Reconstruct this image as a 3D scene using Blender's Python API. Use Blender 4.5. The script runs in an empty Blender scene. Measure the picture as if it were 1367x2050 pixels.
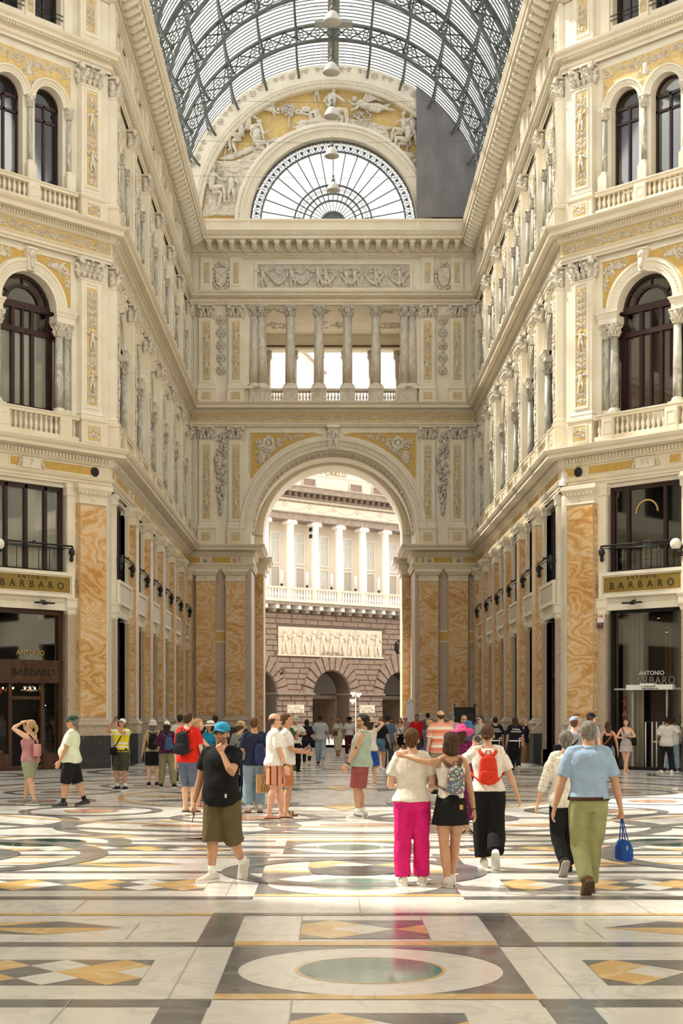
import bpy, math, random
from mathutils import Vector, Matrix, noise as mnoise
PI = math.pi
sin, cos, tan, sqrt = math.sin, math.cos, math.tan, math.sqrt
R = math.radians
scene = bpy.context.scene
C = scene.collection

# ------------------------------------------------------------------ camera, world, sun, exposure
CAM_H = 1.80
FPX = 2900.0
cd = bpy.data.cameras.new('camera')
cam = bpy.data.objects.new('camera', cd); C.objects.link(cam)
cam.location = (-.30, 0, CAM_H); cam.rotation_euler = (R(90), 0, 0)
cd.sensor_fit = 'AUTO'; cd.sensor_width = 36.0
cd.lens = 36.0 * FPX / 2050
cd.shift_x = (683.5 - 655) / 2050
cd.shift_y = (1426 - 1025) / 2050
cd.clip_end = 900
scene.camera = cam

world = bpy.data.worlds.new('World'); scene.world = world; world.use_nodes = True
wn = world.node_tree; wn.nodes.clear()
wo = wn.nodes.new('ShaderNodeOutputWorld'); wb = wn.nodes.new('ShaderNodeBackground')
wb.inputs[0].default_value = (1.0, 0.97, 0.925, 1); wb.inputs[1].default_value = 2.35
wn.links.new(wb.outputs[0], wo.inputs[0])

SUN_EL, SUN_AZ = 50.0, (-0.92, 0.39)          # from the left and a little beyond
sd = bpy.data.lights.new('sun', 'SUN'); sd.energy = 17; sd.angle = R(1.2); sd.color = (1.0, 0.91, 0.76)
sun = bpy.data.objects.new('sun', sd); C.objects.link(sun)
_h = Vector((SUN_AZ[0], SUN_AZ[1], 0)).normalized() * cos(R(SUN_EL)) + Vector((0, 0, sin(R(SUN_EL))))
sun.rotation_euler = _h.to_track_quat('Z', 'Y').to_euler()
sun.location = _h * 90

vs = scene.view_settings
vs.view_transform = 'Standard'; vs.look = 'None'; vs.gamma = 1; vs.use_curve_mapping = False
vs.exposure = -0.08
scene.cycles.max_bounces = 7; scene.cycles.diffuse_bounces = 4; scene.cycles.glossy_bounces = 3
scene.cycles.transmission_bounces = 4; scene.cycles.transparent_max_bounces = 12
scene.cycles.caustics_reflective = False; scene.cycles.caustics_refractive = False
scene.cycles.use_adaptive_sampling = True; scene.cycles.adaptive_threshold = 0.02
scene.cycles.use_denoising = True
scene.cycles.sample_clamp_indirect = 6

# place seen at picture point: floor point, or a point at a known distance
def FL(px, py):
    Y = CAM_H * FPX / (py - 1426.0)
    return (PX(px, Y), Y)
def PX(px, Y): return (px - 655.0) * Y / FPX - .30
def HZ(py, Y): return CAM_H + (1426.0 - py) * Y / FPX

# ------------------------------------------------------------------ materials
def nt(name):
    m = bpy.data.materials.new(name); m.use_nodes = True
    t = m.node_tree; t.nodes.clear()
    o = t.nodes.new('ShaderNodeOutputMaterial'); b = t.nodes.new('ShaderNodeBsdfPrincipled')
    t.links.new(b.outputs[0], o.inputs[0])
    return m, t, b, o
def N(t, kind, **kw):
    n = t.nodes.new(kind)
    for k, v in kw.items():
        if k.startswith('i_'):
            n.inputs[k[2:].replace('_', ' ')].default_value = v
        else: setattr(n, k, v)
    return n
def coord(t, mode, scale=(1, 1, 1)):
    mp = N(t, 'ShaderNodeMapping'); mp.inputs['Scale'].default_value = scale
    if mode == 'pos':
        g = N(t, 'ShaderNodeNewGeometry'); t.links.new(g.outputs['Position'], mp.inputs[0])
    else:
        g = N(t, 'ShaderNodeTexCoord'); t.links.new(g.outputs['Object'], mp.inputs[0])
    return mp
def c4(c): return (c[0], c[1], c[2], 1)
def ramp(t, fac, stops):
    r = N(t, 'ShaderNodeValToRGB'); e = r.color_ramp.elements
    while len(e) < len(stops): e.new(0.5)
    for i, (p, c) in enumerate(stops): e[i].position = p; e[i].color = c4(c)
    t.links.new(fac, r.inputs[0]); return r
def M(name, c, c2=None, sc=2.0, rough=.6, bump=0., metal=0., spec=.5, lo=.38, hi=.62, mode='pos', stretch=(1, 1, 1), dist=0., bsc=None, coat=0):
    m, t, b, o = nt(name)
    b.inputs['Roughness'].default_value = rough; b.inputs['Metallic'].default_value = metal
    b.inputs['Specular IOR Level'].default_value = spec
    b.inputs['Base Color'].default_value = c4(c)
    if coat: b.inputs['Coat Weight'].default_value = coat; b.inputs['Coat Roughness'].default_value = .1
    if c2 is not None or bump:
        mp = coord(t, mode, stretch)
        n = N(t, 'ShaderNodeTexNoise'); n.inputs['Scale'].default_value = sc; n.inputs['Detail'].default_value = 6
        n.inputs['Distortion'].default_value = dist
        t.links.new(mp.outputs[0], n.inputs['Vector'])
        if c2 is not None:
            r = ramp(t, n.outputs['Fac'], [(lo, c), (hi, c2)]); t.links.new(r.outputs[0], b.inputs['Base Color'])
        if bump:
            n2 = n
            if bsc:
                n2 = N(t, 'ShaderNodeTexNoise'); n2.inputs['Scale'].default_value = bsc; n2.inputs['Detail'].default_value = 3
                t.links.new(mp.outputs[0], n2.inputs['Vector'])
            bp = N(t, 'ShaderNodeBump'); bp.inputs['Strength'].default_value = bump; bp.inputs['Distance'].default_value = .02
            t.links.new(n2.outputs['Fac'], bp.inputs['Height']); t.links.new(bp.outputs[0], b.inputs['Normal'])
    return m
def banded_marble(name, sc, freq, stops, rough=.3, dist=1.2, stretch=(1, 1, 1)):
    m, t, b, o = nt(name); b.inputs['Roughness'].default_value = rough
    mp = coord(t, 'pos', stretch)
    n = N(t, 'ShaderNodeTexNoise'); n.inputs['Scale'].default_value = sc; n.inputs['Detail'].default_value = 3.5; n.inputs['Distortion'].default_value = dist
    t.links.new(mp.outputs[0], n.inputs['Vector'])
    mu = N(t, 'ShaderNodeMath', operation='MULTIPLY'); mu.inputs[1].default_value = freq; t.links.new(n.outputs['Fac'], mu.inputs[0])
    si = N(t, 'ShaderNodeMath', operation='SINE'); t.links.new(mu.outputs[0], si.inputs[0])
    n2 = N(t, 'ShaderNodeTexNoise'); n2.inputs['Scale'].default_value = sc * .9; n2.inputs['Detail'].default_value = 2
    t.links.new(mp.outputs[0], n2.inputs['Vector'])
    a1 = N(t, 'ShaderNodeMath', operation='MULTIPLY_ADD'); a1.inputs[1].default_value = .26; a1.inputs[2].default_value = 0
    t.links.new(si.outputs[0], a1.inputs[0])
    a2 = N(t, 'ShaderNodeMath', operation='ADD'); t.links.new(a1.outputs[0], a2.inputs[0]); t.links.new(n2.outputs['Fac'], a2.inputs[1])
    r = ramp(t, a2.outputs[0], stops); t.links.new(r.outputs[0], b.inputs['Base Color'])
    return m
def veined(name, c, vein, sc=1.2, rough=.3, width=.03, c2=None, bump=0, stretch=(1, 1, 1)):
    m, t, b, o = nt(name); b.inputs['Roughness'].default_value = rough
    mp = coord(t, 'pos', stretch)
    n = N(t, 'ShaderNodeTexNoise'); n.inputs['Scale'].default_value = sc; n.inputs['Detail'].default_value = 7; n.inputs['Distortion'].default_value = 1.5
    t.links.new(mp.outputs[0], n.inputs['Vector'])
    r = ramp(t, n.outputs['Fac'], [(.30, c2 or c), (.5 - width, c), (.5, vein), (.5 + width, c), (.75, c2 or c)])
    t.links.new(r.outputs[0], b.inputs['Base Color'])
    return m

mt = {}
mt['stone'] = M('cream_stone', (.81, .735, .595), (.75, .665, .515), sc=.9, rough=.62, bump=.12, bsc=9)
mt['stone2'] = M('ivory_stucco', (.84, .785, .665), (.79, .725, .595), sc=1.6, rough=.6)
mt['relief'] = M('weathered_relief', (.76, .70, .60), (.58, .53, .45), sc=7, rough=.7)
mt['greyrelief'] = M('grey_relief', (.66, .62, .55), (.50, .46, .40), sc=6, rough=.7)
mt['ochre'] = M('ochre_mosaic', (.66, .44, .12), (.55, .35, .09), sc=14, rough=.55)
mt['ochrelight'] = M('pale_gold_ground', (.74, .55, .24), (.66, .46, .17), sc=6, rough=.55)
mt['orange'] = banded_marble('orange_onyx', .62, 70, [(.12, (.50, .26, .08)), (.30, (.60, .34, .125)), (.46, (.70, .46, .22)), (.58, (.63, .38, .155)), (.72, (.74, .55, .35)), (.84, (.71, .52, .31)), (.95, (.55, .31, .11))], rough=.28, dist=.35, stretch=(.8, .8, 1.5))
mt['beige'] = veined('beige_marble', (.52, .43, .33), (.33, .26, .19), sc=1.6, rough=.35, width=.02, c2=(.43, .35, .265))
mt['plinth'] = veined('dark_plinth', (.028, .031, .034), (.09, .09, .09), sc=2.5, rough=.5, width=.012, c2=(.018, .021, .024))
mt['column'] = veined('grey_green_column', (.42, .40, .33), (.62, .60, .54), sc=2.4, rough=.3, width=.06, c2=(.28, .27, .23), stretch=(1, 1, .35))
mt['warmcolumn'] = veined('pale_brown_column', (.56, .49, .40), (.68, .63, .55), sc=2.4, rough=.35, width=.06, c2=(.46, .40, .32), stretch=(1, 1, .35))
mt['wood'] = M('dark_red_wood', (.038, .012, .012), (.026, .009, .01), sc=6, rough=.35, stretch=(1, 1, .2))
mt['brownwood'] = M('brown_shop_wood', (.085, .036, .017), (.05, .02, .01), sc=6, rough=.35, stretch=(1, 1, .15))
mt['iron'] = M('black_iron', (.018, .018, .02), rough=.45, metal=.3)
mt['steel'] = M('painted_grey_iron', (.13, .145, .14), (.09, .10, .10), sc=3, rough=.5)
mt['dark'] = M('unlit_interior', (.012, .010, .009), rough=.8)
mt['curtain'] = M('pale_curtain', (.74, .73, .68), (.62, .61, .56), sc=3, rough=.85, stretch=(5, 5, .3))
mt['redcurtain'] = M('dark_red_curtain', (.16, .035, .03), (.09, .02, .02), sc=3, rough=.7, stretch=(6, 6, .3))
mt['brass'] = M('brass', (.60, .42, .17), rough=.35, metal=.9)
mt['signgold'] = M('gold_sign_ground', (.27, .185, .035), (.23, .155, .03), sc=10, rough=.35)
mt['letter'] = M('dark_letter', (.018, .014, .010), rough=.5)
mt['goldletter'] = M('gold_letter', (.55, .40, .16), rough=.4, metal=.4)
mt['whiteletter'] = M('white_letter', (.75, .75, .75), rough=.5)
mt['white'] = M('white_paint', (.82, .82, .80), rough=.5)
mt['netting'] = M('grey_netting', (.17, .165, .17), (.22, .21, .215), sc=1.3, rough=.75, stretch=(1, 1, .5))
mt['lead'] = M('grey_roof_metal', (.42, .43, .40), (.34, .35, .33), sc=3, rough=.5)
mt['lamp'] = M('enamel_shade', (.52, .50, .46), rough=.5)

def glassy(name, tint, rough=.03, f0=.06, opac=.25, milk=(.9, .93, .95)):
    m = bpy.data.materials.new(name); m.use_nodes = True; t = m.node_tree; t.nodes.clear()
    o = N(t, 'ShaderNodeOutputMaterial'); tr = N(t, 'ShaderNodeBsdfTransparent'); tr.inputs[0].default_value = c4(tint)
    gl = N(t, 'ShaderNodeBsdfGlossy'); gl.inputs['Roughness'].default_value = rough
    fr = N(t, 'ShaderNodeFresnel'); fr.inputs['IOR'].default_value = 1.6
    mx = N(t, 'ShaderNodeMixShader'); t.links.new(fr.outputs[0], mx.inputs[0]); t.links.new(tr.outputs[0], mx.inputs[1]); t.links.new(gl.outputs[0], mx.inputs[2])
    last = mx
    if opac > 0:
        td = N(t, 'ShaderNodeBsdfTranslucent'); td.inputs[0].default_value = c4(milk)
        mx2 = N(t, 'ShaderNodeMixShader'); mx2.inputs[0].default_value = opac
        t.links.new(mx.outputs[0], mx2.inputs[1]); t.links.new(td.outputs[0], mx2.inputs[2]); last = mx2
    t.links.new(last.outputs[0], o.inputs[0]); return m
mt['glass'] = glassy('window_glass', (.93, .95, .95), opac=0)
mt['roofglass'] = glassy('dusty_roof_glass', (.66, .68, .69), rough=.2, opac=.22)
mt['fanglass'] = glassy('fanlight_glass', (.80, .82, .83), rough=.1, opac=.15)
mt['darkglass'] = M('dark_glass', (.012, .012, .014), rough=.04, spec=.9)

def glow(name, c, s):
    m, t, b, o = nt(name); b.inputs['Base Color'].default_value = c4(c)
    b.inputs['Emission Color'].default_value = c4(c); b.inputs['Emission Strength'].default_value = s; return m

# ------------------------------------------------------------------ mesh collector
class MB:
    def __init__(s): s.v = []; s.f = []; s.mi = []; s.sm = []; s.mats = []
    def mat(s, m):
        if m not in s.mats: s.mats.append(m)
        return s.mats.index(m)
    def add(s, vs_, fs, m, smooth=False, T=None):
        k = len(s.v); i = s.mat(m)
        if T is not None: vs_ = [tuple(T @ Vector(p)) for p in vs_]
        s.v.extend(vs_); s.f.extend([tuple(a + k for a in f) for f in fs]); s.mi.extend([i] * len(fs)); s.sm.extend([smooth] * len(fs))
        return s
    def box(s, x0, x1, y0, y1, z0, z1, m, T=None):
        v = [(x0, y0, z0), (x1, y0, z0), (x1, y1, z0), (x0, y1, z0), (x0, y0, z1), (x1, y0, z1), (x1, y1, z1), (x0, y1, z1)]
        return s.add(v, [(0, 3, 2, 1), (4, 5, 6, 7), (0, 1, 5, 4), (1, 2, 6, 5), (2, 3, 7, 6), (3, 0, 4, 7)], m, False, T)
    def frame(s, x0, x1, z0, z1, w, y0, y1, m):      # picture frame in the xz plane
        s.box(x0, x1, y0, y1, z0, z0 + w, m); s.box(x0, x1, y0, y1, z1 - w, z1, m)
        s.box(x0, x0 + w, y0, y1, z0 + w, z1 - w, m); s.box(x1 - w, x1, y0, y1, z0 + w, z1 - w, m); return s
    def mould(s, prof, x0, x1, m, m0=0., m1=0., T=None, caps=True):  # prof: (projection, z); ends mitred
        n = len(prof); v = [(x0 - m0 * p, -p, z) for p, z in prof] + [(x1 + m1 * p, -p, z) for p, z in prof]
        f = [(i, i + n, i + n + 1, i + 1) for i in range(n - 1)]
        return s.add(v, f, m, False, T)
    def wrap(s, prof, x0, x1, m, d=0.0, T=None):     # moulding that returns on both ends of a projecting block (front at y=-d)
        n = len(prof); v = []
        for p, z in prof: v += [(x0 - p, 0.02, z), (x0 - p, -d - p, z), (x1 + p, -d - p, z), (x1 + p, 0.02, z)]
        f = []
        for i in range(n - 1):
            for k in range(3): f.append((4 * i + k, 4 * i + k + 1, 4 * i + k + 5, 4 * i + k + 4))
        f.append((0, 3, 2, 1)); a = 4 * (n - 1); f.append((a, a + 1, a + 2, a + 3))
        return s.add(v, f, m, False, T)
    def lathe(s, prof, n, m, cx=0, cy=0, cz=0, a0=0, a1=2 * PI, smooth=True, T=None, sx=1, sy=1):
        full = abs(a1 - a0 - 2 * PI) < 1e-6; k = n if full else n + 1
        v = [(cx + sx * r * cos(a0 + (a1 - a0) * i / n), cy + sy * r * sin(a0 + (a1 - a0) * i / n), cz + z) for r, z in prof for i in range(k)]
        f = []
        for j in range(len(prof) - 1):
            for i in range(n):
                i2 = (i + 1) % k
                f.append((j * k + i, j * k + i2, (j + 1) * k + i2, (j + 1) * k + i))
        if full:
            f.append(tuple(range(k - 1, -1, -1))); f.append(tuple((len(prof) - 1) * k + i for i in range(k)))
        return s.add(v, f, m, smooth, T)
    def tube(s, pts, r, m, n=6, T=None, flat=None, smooth=True, cap=True):
        pts = [Vector(p) for p in pts]; L = len(pts)
        rs = r if isinstance(r, (list, tuple)) else [r] * L
        up = Vector((0, 0, 1)); v = []; prev = None
        for i, p in enumerate(pts):
            d = (pts[min(i + 1, L - 1)] - pts[max(i - 1, 0)])
            if d.length < 1e-9: d = Vector((0, 0, 1))
            d.normalize()
            if prev is None:
                a = d.cross(up if abs(d.z) < .9 else Vector((0, 1, 0))).normalized()
            else:
                a = (prev - d * prev.dot(d))
                a = a.normalized() if a.length > 1e-6 else d.orthogonal().normalized()
            prev = a; b = d.cross(a)
            for k in range(n):
                t = 2 * PI * k / n + (PI / 4 if n == 4 else 0)
                q = a * cos(t) + b * sin(t)
                if flat is not None: q.y *= flat
                v.append(tuple(p + q * rs[i]))
        f = [(i * n + k, i * n + (k + 1) % n, (i + 1) * n + (k + 1) % n, (i + 1) * n + k) for i in range(L - 1) for k in range(n)]
        if cap: f.append(tuple(range(n - 1, -1, -1))); f.append(tuple((L - 1) * n + k for k in range(n)))
        return s.add(v, f, m, smooth and n > 4, T)
    def ball(s, c, rx, ry, rz, m, nu=8, nv=6, T=None):
        v = []; f = []
        for j in range(nv + 1):
            b = PI * j / nv
            for i in range(nu):
                a = 2 * PI * i / nu
                v.append((c[0] + rx * sin(b) * cos(a), c[1] + ry * sin(b) * sin(a), c[2] + rz * cos(b)))
        for j in range(nv):
            for i in range(nu): f.append((j * nu + i, (j + 1) * nu + i, (j + 1) * nu + (i + 1) % nu, j * nu + (i + 1) % nu))
        return s.add(v, f, m, True, T)
    def ring(s, cx, cz, prof, a0, a1, n, m, smooth=False, T=None):  # prof (radius, y) swept round an arch
        k = len(prof); v = []; f = []
        for i in range(n + 1):
            a = a0 + (a1 - a0) * i / n
            v += [(cx + r * cos(a), y, cz + r * sin(a)) for r, y in prof]
        for i in range(n):
            for j in range(k - 1): f.append((i * k + j, (i + 1) * k + j, (i + 1) * k + j + 1, i * k + j + 1))
        return s.add(v, f, m, smooth, T)
    def poly(s, pts, y0, y1, m, T=None):             # polygon in xz extruded from y0 (front) to y1
        n = len(pts); v = [(x, y0, z) for x, z in pts] + [(x, y1, z) for x, z in pts]
        f = [tuple(range(n)), tuple(range(2 * n - 1, n - 1, -1))] + [(i, i + n, (i + 1) % n + n, (i + 1) % n) for i in range(n)]
        return s.add(v, f, m, False, T)
    def flatpoly(s, pts, z, m): return s.add([(x, y, z) for x, y in pts], [tuple(range(len(pts)))], m)
    def mesh(s, name):
        me = bpy.data.meshes.new(name)
        me.from_pydata([tuple(p) for p in s.v], [], s.f)
        for m in s.mats: me.materials.append(m)
        if s.f:
            me.polygons.foreach_set('material_index', s.mi); me.polygons.foreach_set('use_smooth', s.sm)
        me.update(); return me
    def obj(s, name, parent=None, loc=None, rot=None, kind=None):
        return put(name, s.mesh(name), parent, loc, rot, kind)

def put(name, me, parent=None, loc=None, rot=None, kind=None, scale=None):
    o = bpy.data.objects.new(name, me); C.objects.link(o)
    if parent is not None: o.parent = parent
    if loc is not None: o.location = loc
    if rot is not None: o.rotation_euler = rot if isinstance(rot, (tuple, list)) else (0, 0, rot)
    if scale is not None: o.scale = scale
    if kind: o['kind'] = kind
    return o
def thing(name, label, cat, loc=(0, 0, 0), rotz=0, group=None):
    o = put(name, None, None, loc, rotz); o['label'] = label; o['category'] = cat
    if group: o['group'] = group
    return o
def tag(o, label, cat, group=None):
    o['label'] = label; o['category'] = cat
    if group: o['group'] = group
    return o
def dup(root, loc=None, rotz=None, label=None, group=None):
    r = root.copy(); C.objects.link(r)
    if loc is not None: r.location = loc
    if rotz is not None: r.rotation_euler = (0, 0, rotz)
    if label: r['label'] = label
    if group: r['group'] = group
    for ch in list(root.children):
        c = ch.copy(); C.objects.link(c); c.parent = r
        for g in ch.children:
            d = g.copy(); C.objects.link(d); d.parent = c
    return r
def text_mesh(s, size, m, depth=.01, spacing=1.0, tag_='lettering'):
    cu = bpy.data.curves.new(tag_, 'FONT'); cu.body = s; cu.size = size; cu.extrude = depth; cu.align_x = 'CENTER'; cu.align_y = 'CENTER'
    cu.space_character = spacing; cu.resolution_u = 3
    tmp = bpy.data.objects.new(tag_, cu); C.objects.link(tmp)
    dg = bpy.context.evaluated_depsgraph_get(); me = bpy.data.meshes.new_from_object(tmp.evaluated_get(dg))
    bpy.data.objects.remove(tmp); bpy.data.curves.remove(cu)
    me.materials.clear(); me.materials.append(m); me.name = tag_
    for v in me.vertices:                             # stand the text up: x right, z up, facing -y
        x, y, z = v.co; v.co = (x, -z, y)
    me.update(); return me
def fit(o, w, h):
    xs = [v.co.x for v in o.data.vertices]; zs = [v.co.z for v in o.data.vertices]
    o.scale = (w / (max(xs) - min(xs)), 1, h / (max(zs) - min(zs)))
# ------------------------------------------------------------------ shared ornament meshes (local: x right, y into the wall, z up)
rnd = random.Random(7)
S, S2, RL = mt['stone'], mt['stone2'], mt['relief']

def spiral(mb, x, z, r0, a0, turns, sgn, m, w=.02, y=-.015, n=12, leaf=True):
    pts = []; rs = []
    for i in range(n + 1):
        t = i / n; rr = r0 * (1 - .82 * t); a = a0 + sgn * turns * 2 * PI * t
        pts.append((x + rr * cos(a), y - .01 * t, z + rr * sin(a))); rs.append(w * (1.15 - .5 * t))
    mb.tube(pts, rs, m, n=5, flat=.8)
    mb.ball(pts[-1], w * 1.6, w * 1.4, w * 1.6, m, 6, 4)
    if leaf:
        for i in (3, 6):
            a = a0 + sgn * turns * 2 * PI * i / n; p = pts[i]
            mb.ball((p[0] + w * 1.8 * cos(a), y, p[2] + w * 1.8 * sin(a)), w * 1.7, w, w * 1.7, m, 6, 4)

def putto(mb, x, z, h, m, arm=.5, lean=0., y=-.04, flip=1):
    """small standing relief figure of height h, feet at z"""
    k = h; P = lambda a, b: (x + flip * (a * k + lean * b * k), y, z + b * k)
    mb.ball(P(0, .90), .085 * k, .07 * k, .095 * k, m, 8, 6)
    mb.tube([P(0, .84), P(0, .74), P(.01, .60), P(0, .48), P(0, .42)], [.05 * k, .12 * k, .105 * k, .12 * k, .08 * k], m, n=7, flat=.6)
    mb.tube([P(-.05, .46), P(-.10, .24), P(-.06, .02), P(-.13, 0)], [.075 * k, .055 * k, .035 * k, .03 * k], m, n=6, flat=.8)
    mb.tube([P(.05, .46), P(.10, .25), P(.13, .02), P(.19, 0)], [.075 * k, .055 * k, .035 * k, .03 * k], m, n=6, flat=.8)
    mb.tube([P(-.12, .77), P(-.24, .70 + .2 * arm), P(-.33, .62 + .62 * arm)], [.05 * k, .04 * k, .028 * k], m, n=6, flat=.8)
    mb.tube([P(.12, .77), P(.25, .64), P(.30, .62 - .1 * arm)], [.05 * k, .04 * k, .028 * k], m, n=6, flat=.8)

def candelabra(w, h, seed, m, ground=None, figures=True):
    """upright grotesque ornament panel, w wide h tall, origin bottom centre"""
    r = random.Random(seed); mb = MB()
    if ground is not None: mb.box(-w / 2, w / 2, -.004, .02, 0, h, ground)
    z = .03; mb.tube([(0, -.02, .02), (0, -.02, h - .03)], w * .035, m, n=5)
    q = w * .24; k = 0
    while z < h - w * .5:
        kind = k % 4
        if figures and kind == 2 and z + w * 1.8 < h:
            putto(mb, 0, z, w * 1.7, m, arm=r.uniform(.1, .8), flip=r.choice((-1, 1))); z += w * 1.75
        elif kind == 0:
            mb.lathe([(w * .06, 0), (w * .2, w * .08), (w * .1, w * .2), (w * .22, w * .34), (w * .26, w * .4), (.0, w * .44)], 8, m, 0, -.01, z, sy=.3)
            for s in (-1, 1): mb.ball((s * w * .33, -.01, z + w * .25), w * .09, .02, w * .14, m, 6, 4)
            z += w * .48
        else:
            for s in (-1, 1):
                spiral(mb, s * w * .24, z + q, q * .85, PI if s > 0 else 0, 1.25, -s, m, w=w * .045)
                mb.ball((s * w * .41, -.01, z + q * 2), w * .06, .018, w * .1, m, 6, 4)
            mb.ball((0, -.02, z + q), w * .09, .03, w * .12, m, 7, 5)
            z += q * 2.2
        k += 1
    for _ in range(int(h * w * 160)):
        x, zz = r.uniform(-w * .44, w * .44), r.uniform(.03, h - .05); q = r.uniform(.010, .022); mb.ball((x, -.006, zz), q, .014, q * r.uniform(.8, 1.8), m, 5, 4)
    return mb.mesh('ornament')

def rinceau(L, h, seed, m, ground=None, n=None):
    """running scroll frieze along x from 0 to L, height h, origin bottom"""
    mb = MB(); r = random.Random(seed)
    if ground is not None: mb.box(0, L, -.004, .02, 0, h, ground)
    n = n or max(1, round(L / (h * .95))); st = L / n
    wave = [(i * L / (n * 6), -.015, h / 2 + h * .30 * sin(PI * i / 6)) for i in range(n * 6 + 1)]
    mb.tube(wave, h * .045, m, n=5)
    for i in range(n):
        up = 1 if i % 2 == 0 else -1
        cx = (i + .5) * st
        spiral(mb, cx, h / 2 - up * h * .06, h * .30, PI / 2 * up, 1.3, up * (1 if i % 3 else -1), m, w=h * .05)
        mb.ball((cx, -.02, h / 2 - up * h * .04), h * .10, .03, h * .10, m, 6, 4)
        for s in (-1, 1):
            mb.ball((cx + s * st * .38, -.015, h / 2 - up * s * h * .2), h * .10, .02, h * .14, m, 6, 4)
            mb.ball((cx + s * st * .2, -.015, h / 2 + up * h * .36), h * .09, .018, h * .06, m, 6, 4)
    for _ in range(int(L * 42)):
        q = r.uniform(.03, .07) * h; mb.ball((r.uniform(0, L), -.006, r.uniform(.06, .94) * h), q * 1.2, .014, q, m, 5, 4)
    return mb.mesh('ornament')

def capital(w, h, d, m, square=False, n=8):
    """leafy capital: origin at bottom centre; w width at top, d shaft radius (or half depth)"""
    mb = MB(); r = w * .34
    if square:
        mb.box(-w * .42, w * .42, -d, .02, 0, h * .86, m)
        mb.box(-w * .40, w * .40, -d - .02, .02, -.0, h * .05, m)
        spots = [(x, -d - .01, -PI / 2) for x in (-w * .34, -w * .115, w * .115, w * .34)] + [(s * w * .43, -d * .5, 0 if s > 0 else PI) for s in (-1, 1)]
    else:
        mb.lathe([(r, 0), (r * .95, h * .3), (r * 1.05, h * .6), (r * 1.35, h * .86)], 10, m)
        mb.lathe([(r * 1.0, -.02), (r * 1.15, .0), (r, .03)], 10, m)
        spots = [(r * cos(a), r * sin(a), a) for a in [2 * PI * i / n for i in range(n)]]
    for tier, (zb, ht) in enumerate(((0, h * .36), (h * .26, h * .40))):
        for i, (x, y, a) in enumerate(spots):
            if square and tier and i < 4: x += w * .11 * (1 if i < 3 else -3.1)
            a2 = a + (PI / n if tier and not square else 0)
            ca, sa = cos(a2), sin(a2)
            if not square: x, y = r * ca, r * sa
            pts = [(x + ca * o, y + sa * o, zb + ht * t) for t, o in ((0, .0), (.35, .02 * w), (.7, .04 * w), (.95, .10 * w), (.98, .17 * w), (.82, .19 * w))]
            mb.tube(pts, [w * .05, w * .09, w * .105, w * .085, w * .06, w * .035], m, n=6)
            for e in (-1, 1): mb.ball((pts[2][0] - sa * e * w * .085, pts[2][1] + ca * e * w * .085, pts[2][2] - ht * .05), w * .04, w * .04, ht * .18, m, 5, 4)
    for sx in (-1, 1):
        for sy in ((-1,) if square else (-1, 1)):
            q = w * .44; y = -d - w * .06 if square else sy * w * .36
            x = sx * (q if square else w * .36)
            mb.lathe([(w * .03, -w * .09), (w * .08, -w * .06), (w * .13, -w * .03), (w * .13, w * .03), (w * .08, w * .06)], 10, m, 0, 0, 0, T=Matrix.Translation((x, y, h * .80)) @ Matrix.Rotation(PI / 2, 4, 'X'))
    mb.ball((0, (-d - w * .07) if square else -w * .42, h * .88), w * .07, w * .05, w * .07, m, 6, 4)
    if square: mb.box(-w * .52, w * .52, -d - w * .12, .02, h * .88, h, m)
    else: mb.box(-w * .46, w * .46, -w * .46, w * .46, h * .88, h, m)
    return mb.mesh('capital')

BAL = [(.055, 0), (.055, .04), (.03, .06), (.035, .10), (.062, .18), (.06, .24), (.03, .36), (.026, .42), (.04, .44), (.04, .47), (.052, .48), (.052, .52)]
def baluster_mesh(h=.55, m=S, k=1.0):
    mb = MB(); mb.lathe([(r * k, z * h / .52) for r, z in BAL], 10, m); return mb.mesh('baluster')
me_baluster = baluster_mesh(); me_bal_b = baluster_mesh(.62, k=1.1)

PW, PD = .92, .26                       # pilaster width, projection
me_capP = capital(.86, .68, .24, RL, square=True)
me_capC = capital(.44, .42, .14, RL)
me_capS = capital(.30, .34, .10, RL)
me_ornP = [candelabra(.40, 3.75, sd_, RL, mt['ochrelight']) for sd_ in (3, 11)]
me_ornP3 = [candelabra(.40, 2.95, sd_, RL, mt['ochrelight']) for sd_ in (5, 8)]
me_ornA = candelabra(.34, 1.05, 21, RL, mt['ochrelight'], figures=False)
me_ornPed = rinceau(.46, .42, 4, RL, mt['ochrelight'], n=1)

def box_panel(mb, x0, x1, z0, z1, y, m, w=.05, d=.025):
    mb.frame(x0, x1, z0, z1, w, y - d, y, m)

# storey heights
Z1, Z2, Z3, Z4, Z5 = 0.0, 10.3, 17.5, 23.2, 24.95
def pil_ground_mesh():
    mb = MB(); w, d = PW, .34
    mb.box(-w / 2 - .10, w / 2 + .10, -d - .10, .02, 0, 1.05, mt['plinth'])
    mb.box(-w / 2 - .08, w / 2 + .08, -d - .08, .02, 1.05, 1.34, mt['beige'])
    mb.wrap([(.08, 1.34), (.12, 1.37), (.13, 1.42), (.10, 1.48), (.05, 1.50), (.05, 1.53), (.02, 1.55), (0, 1.60)], -w / 2, w / 2, mt['beige'], d)
    mb.box(-w / 2, w / 2, -d, .02, 1.58, 8.46, mt['beige'])
    mb.box(-w / 2 + .025, w / 2 - .025, -d - .012, -d + .01, 1.66, 8.40, mt['orange'])
    mb.box(-w / 2 - .008, w / 2 + .008, -d + .04, -.05, 1.66, 8.40, mt['orange'])
    return mb.mesh('pilaster')
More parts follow.
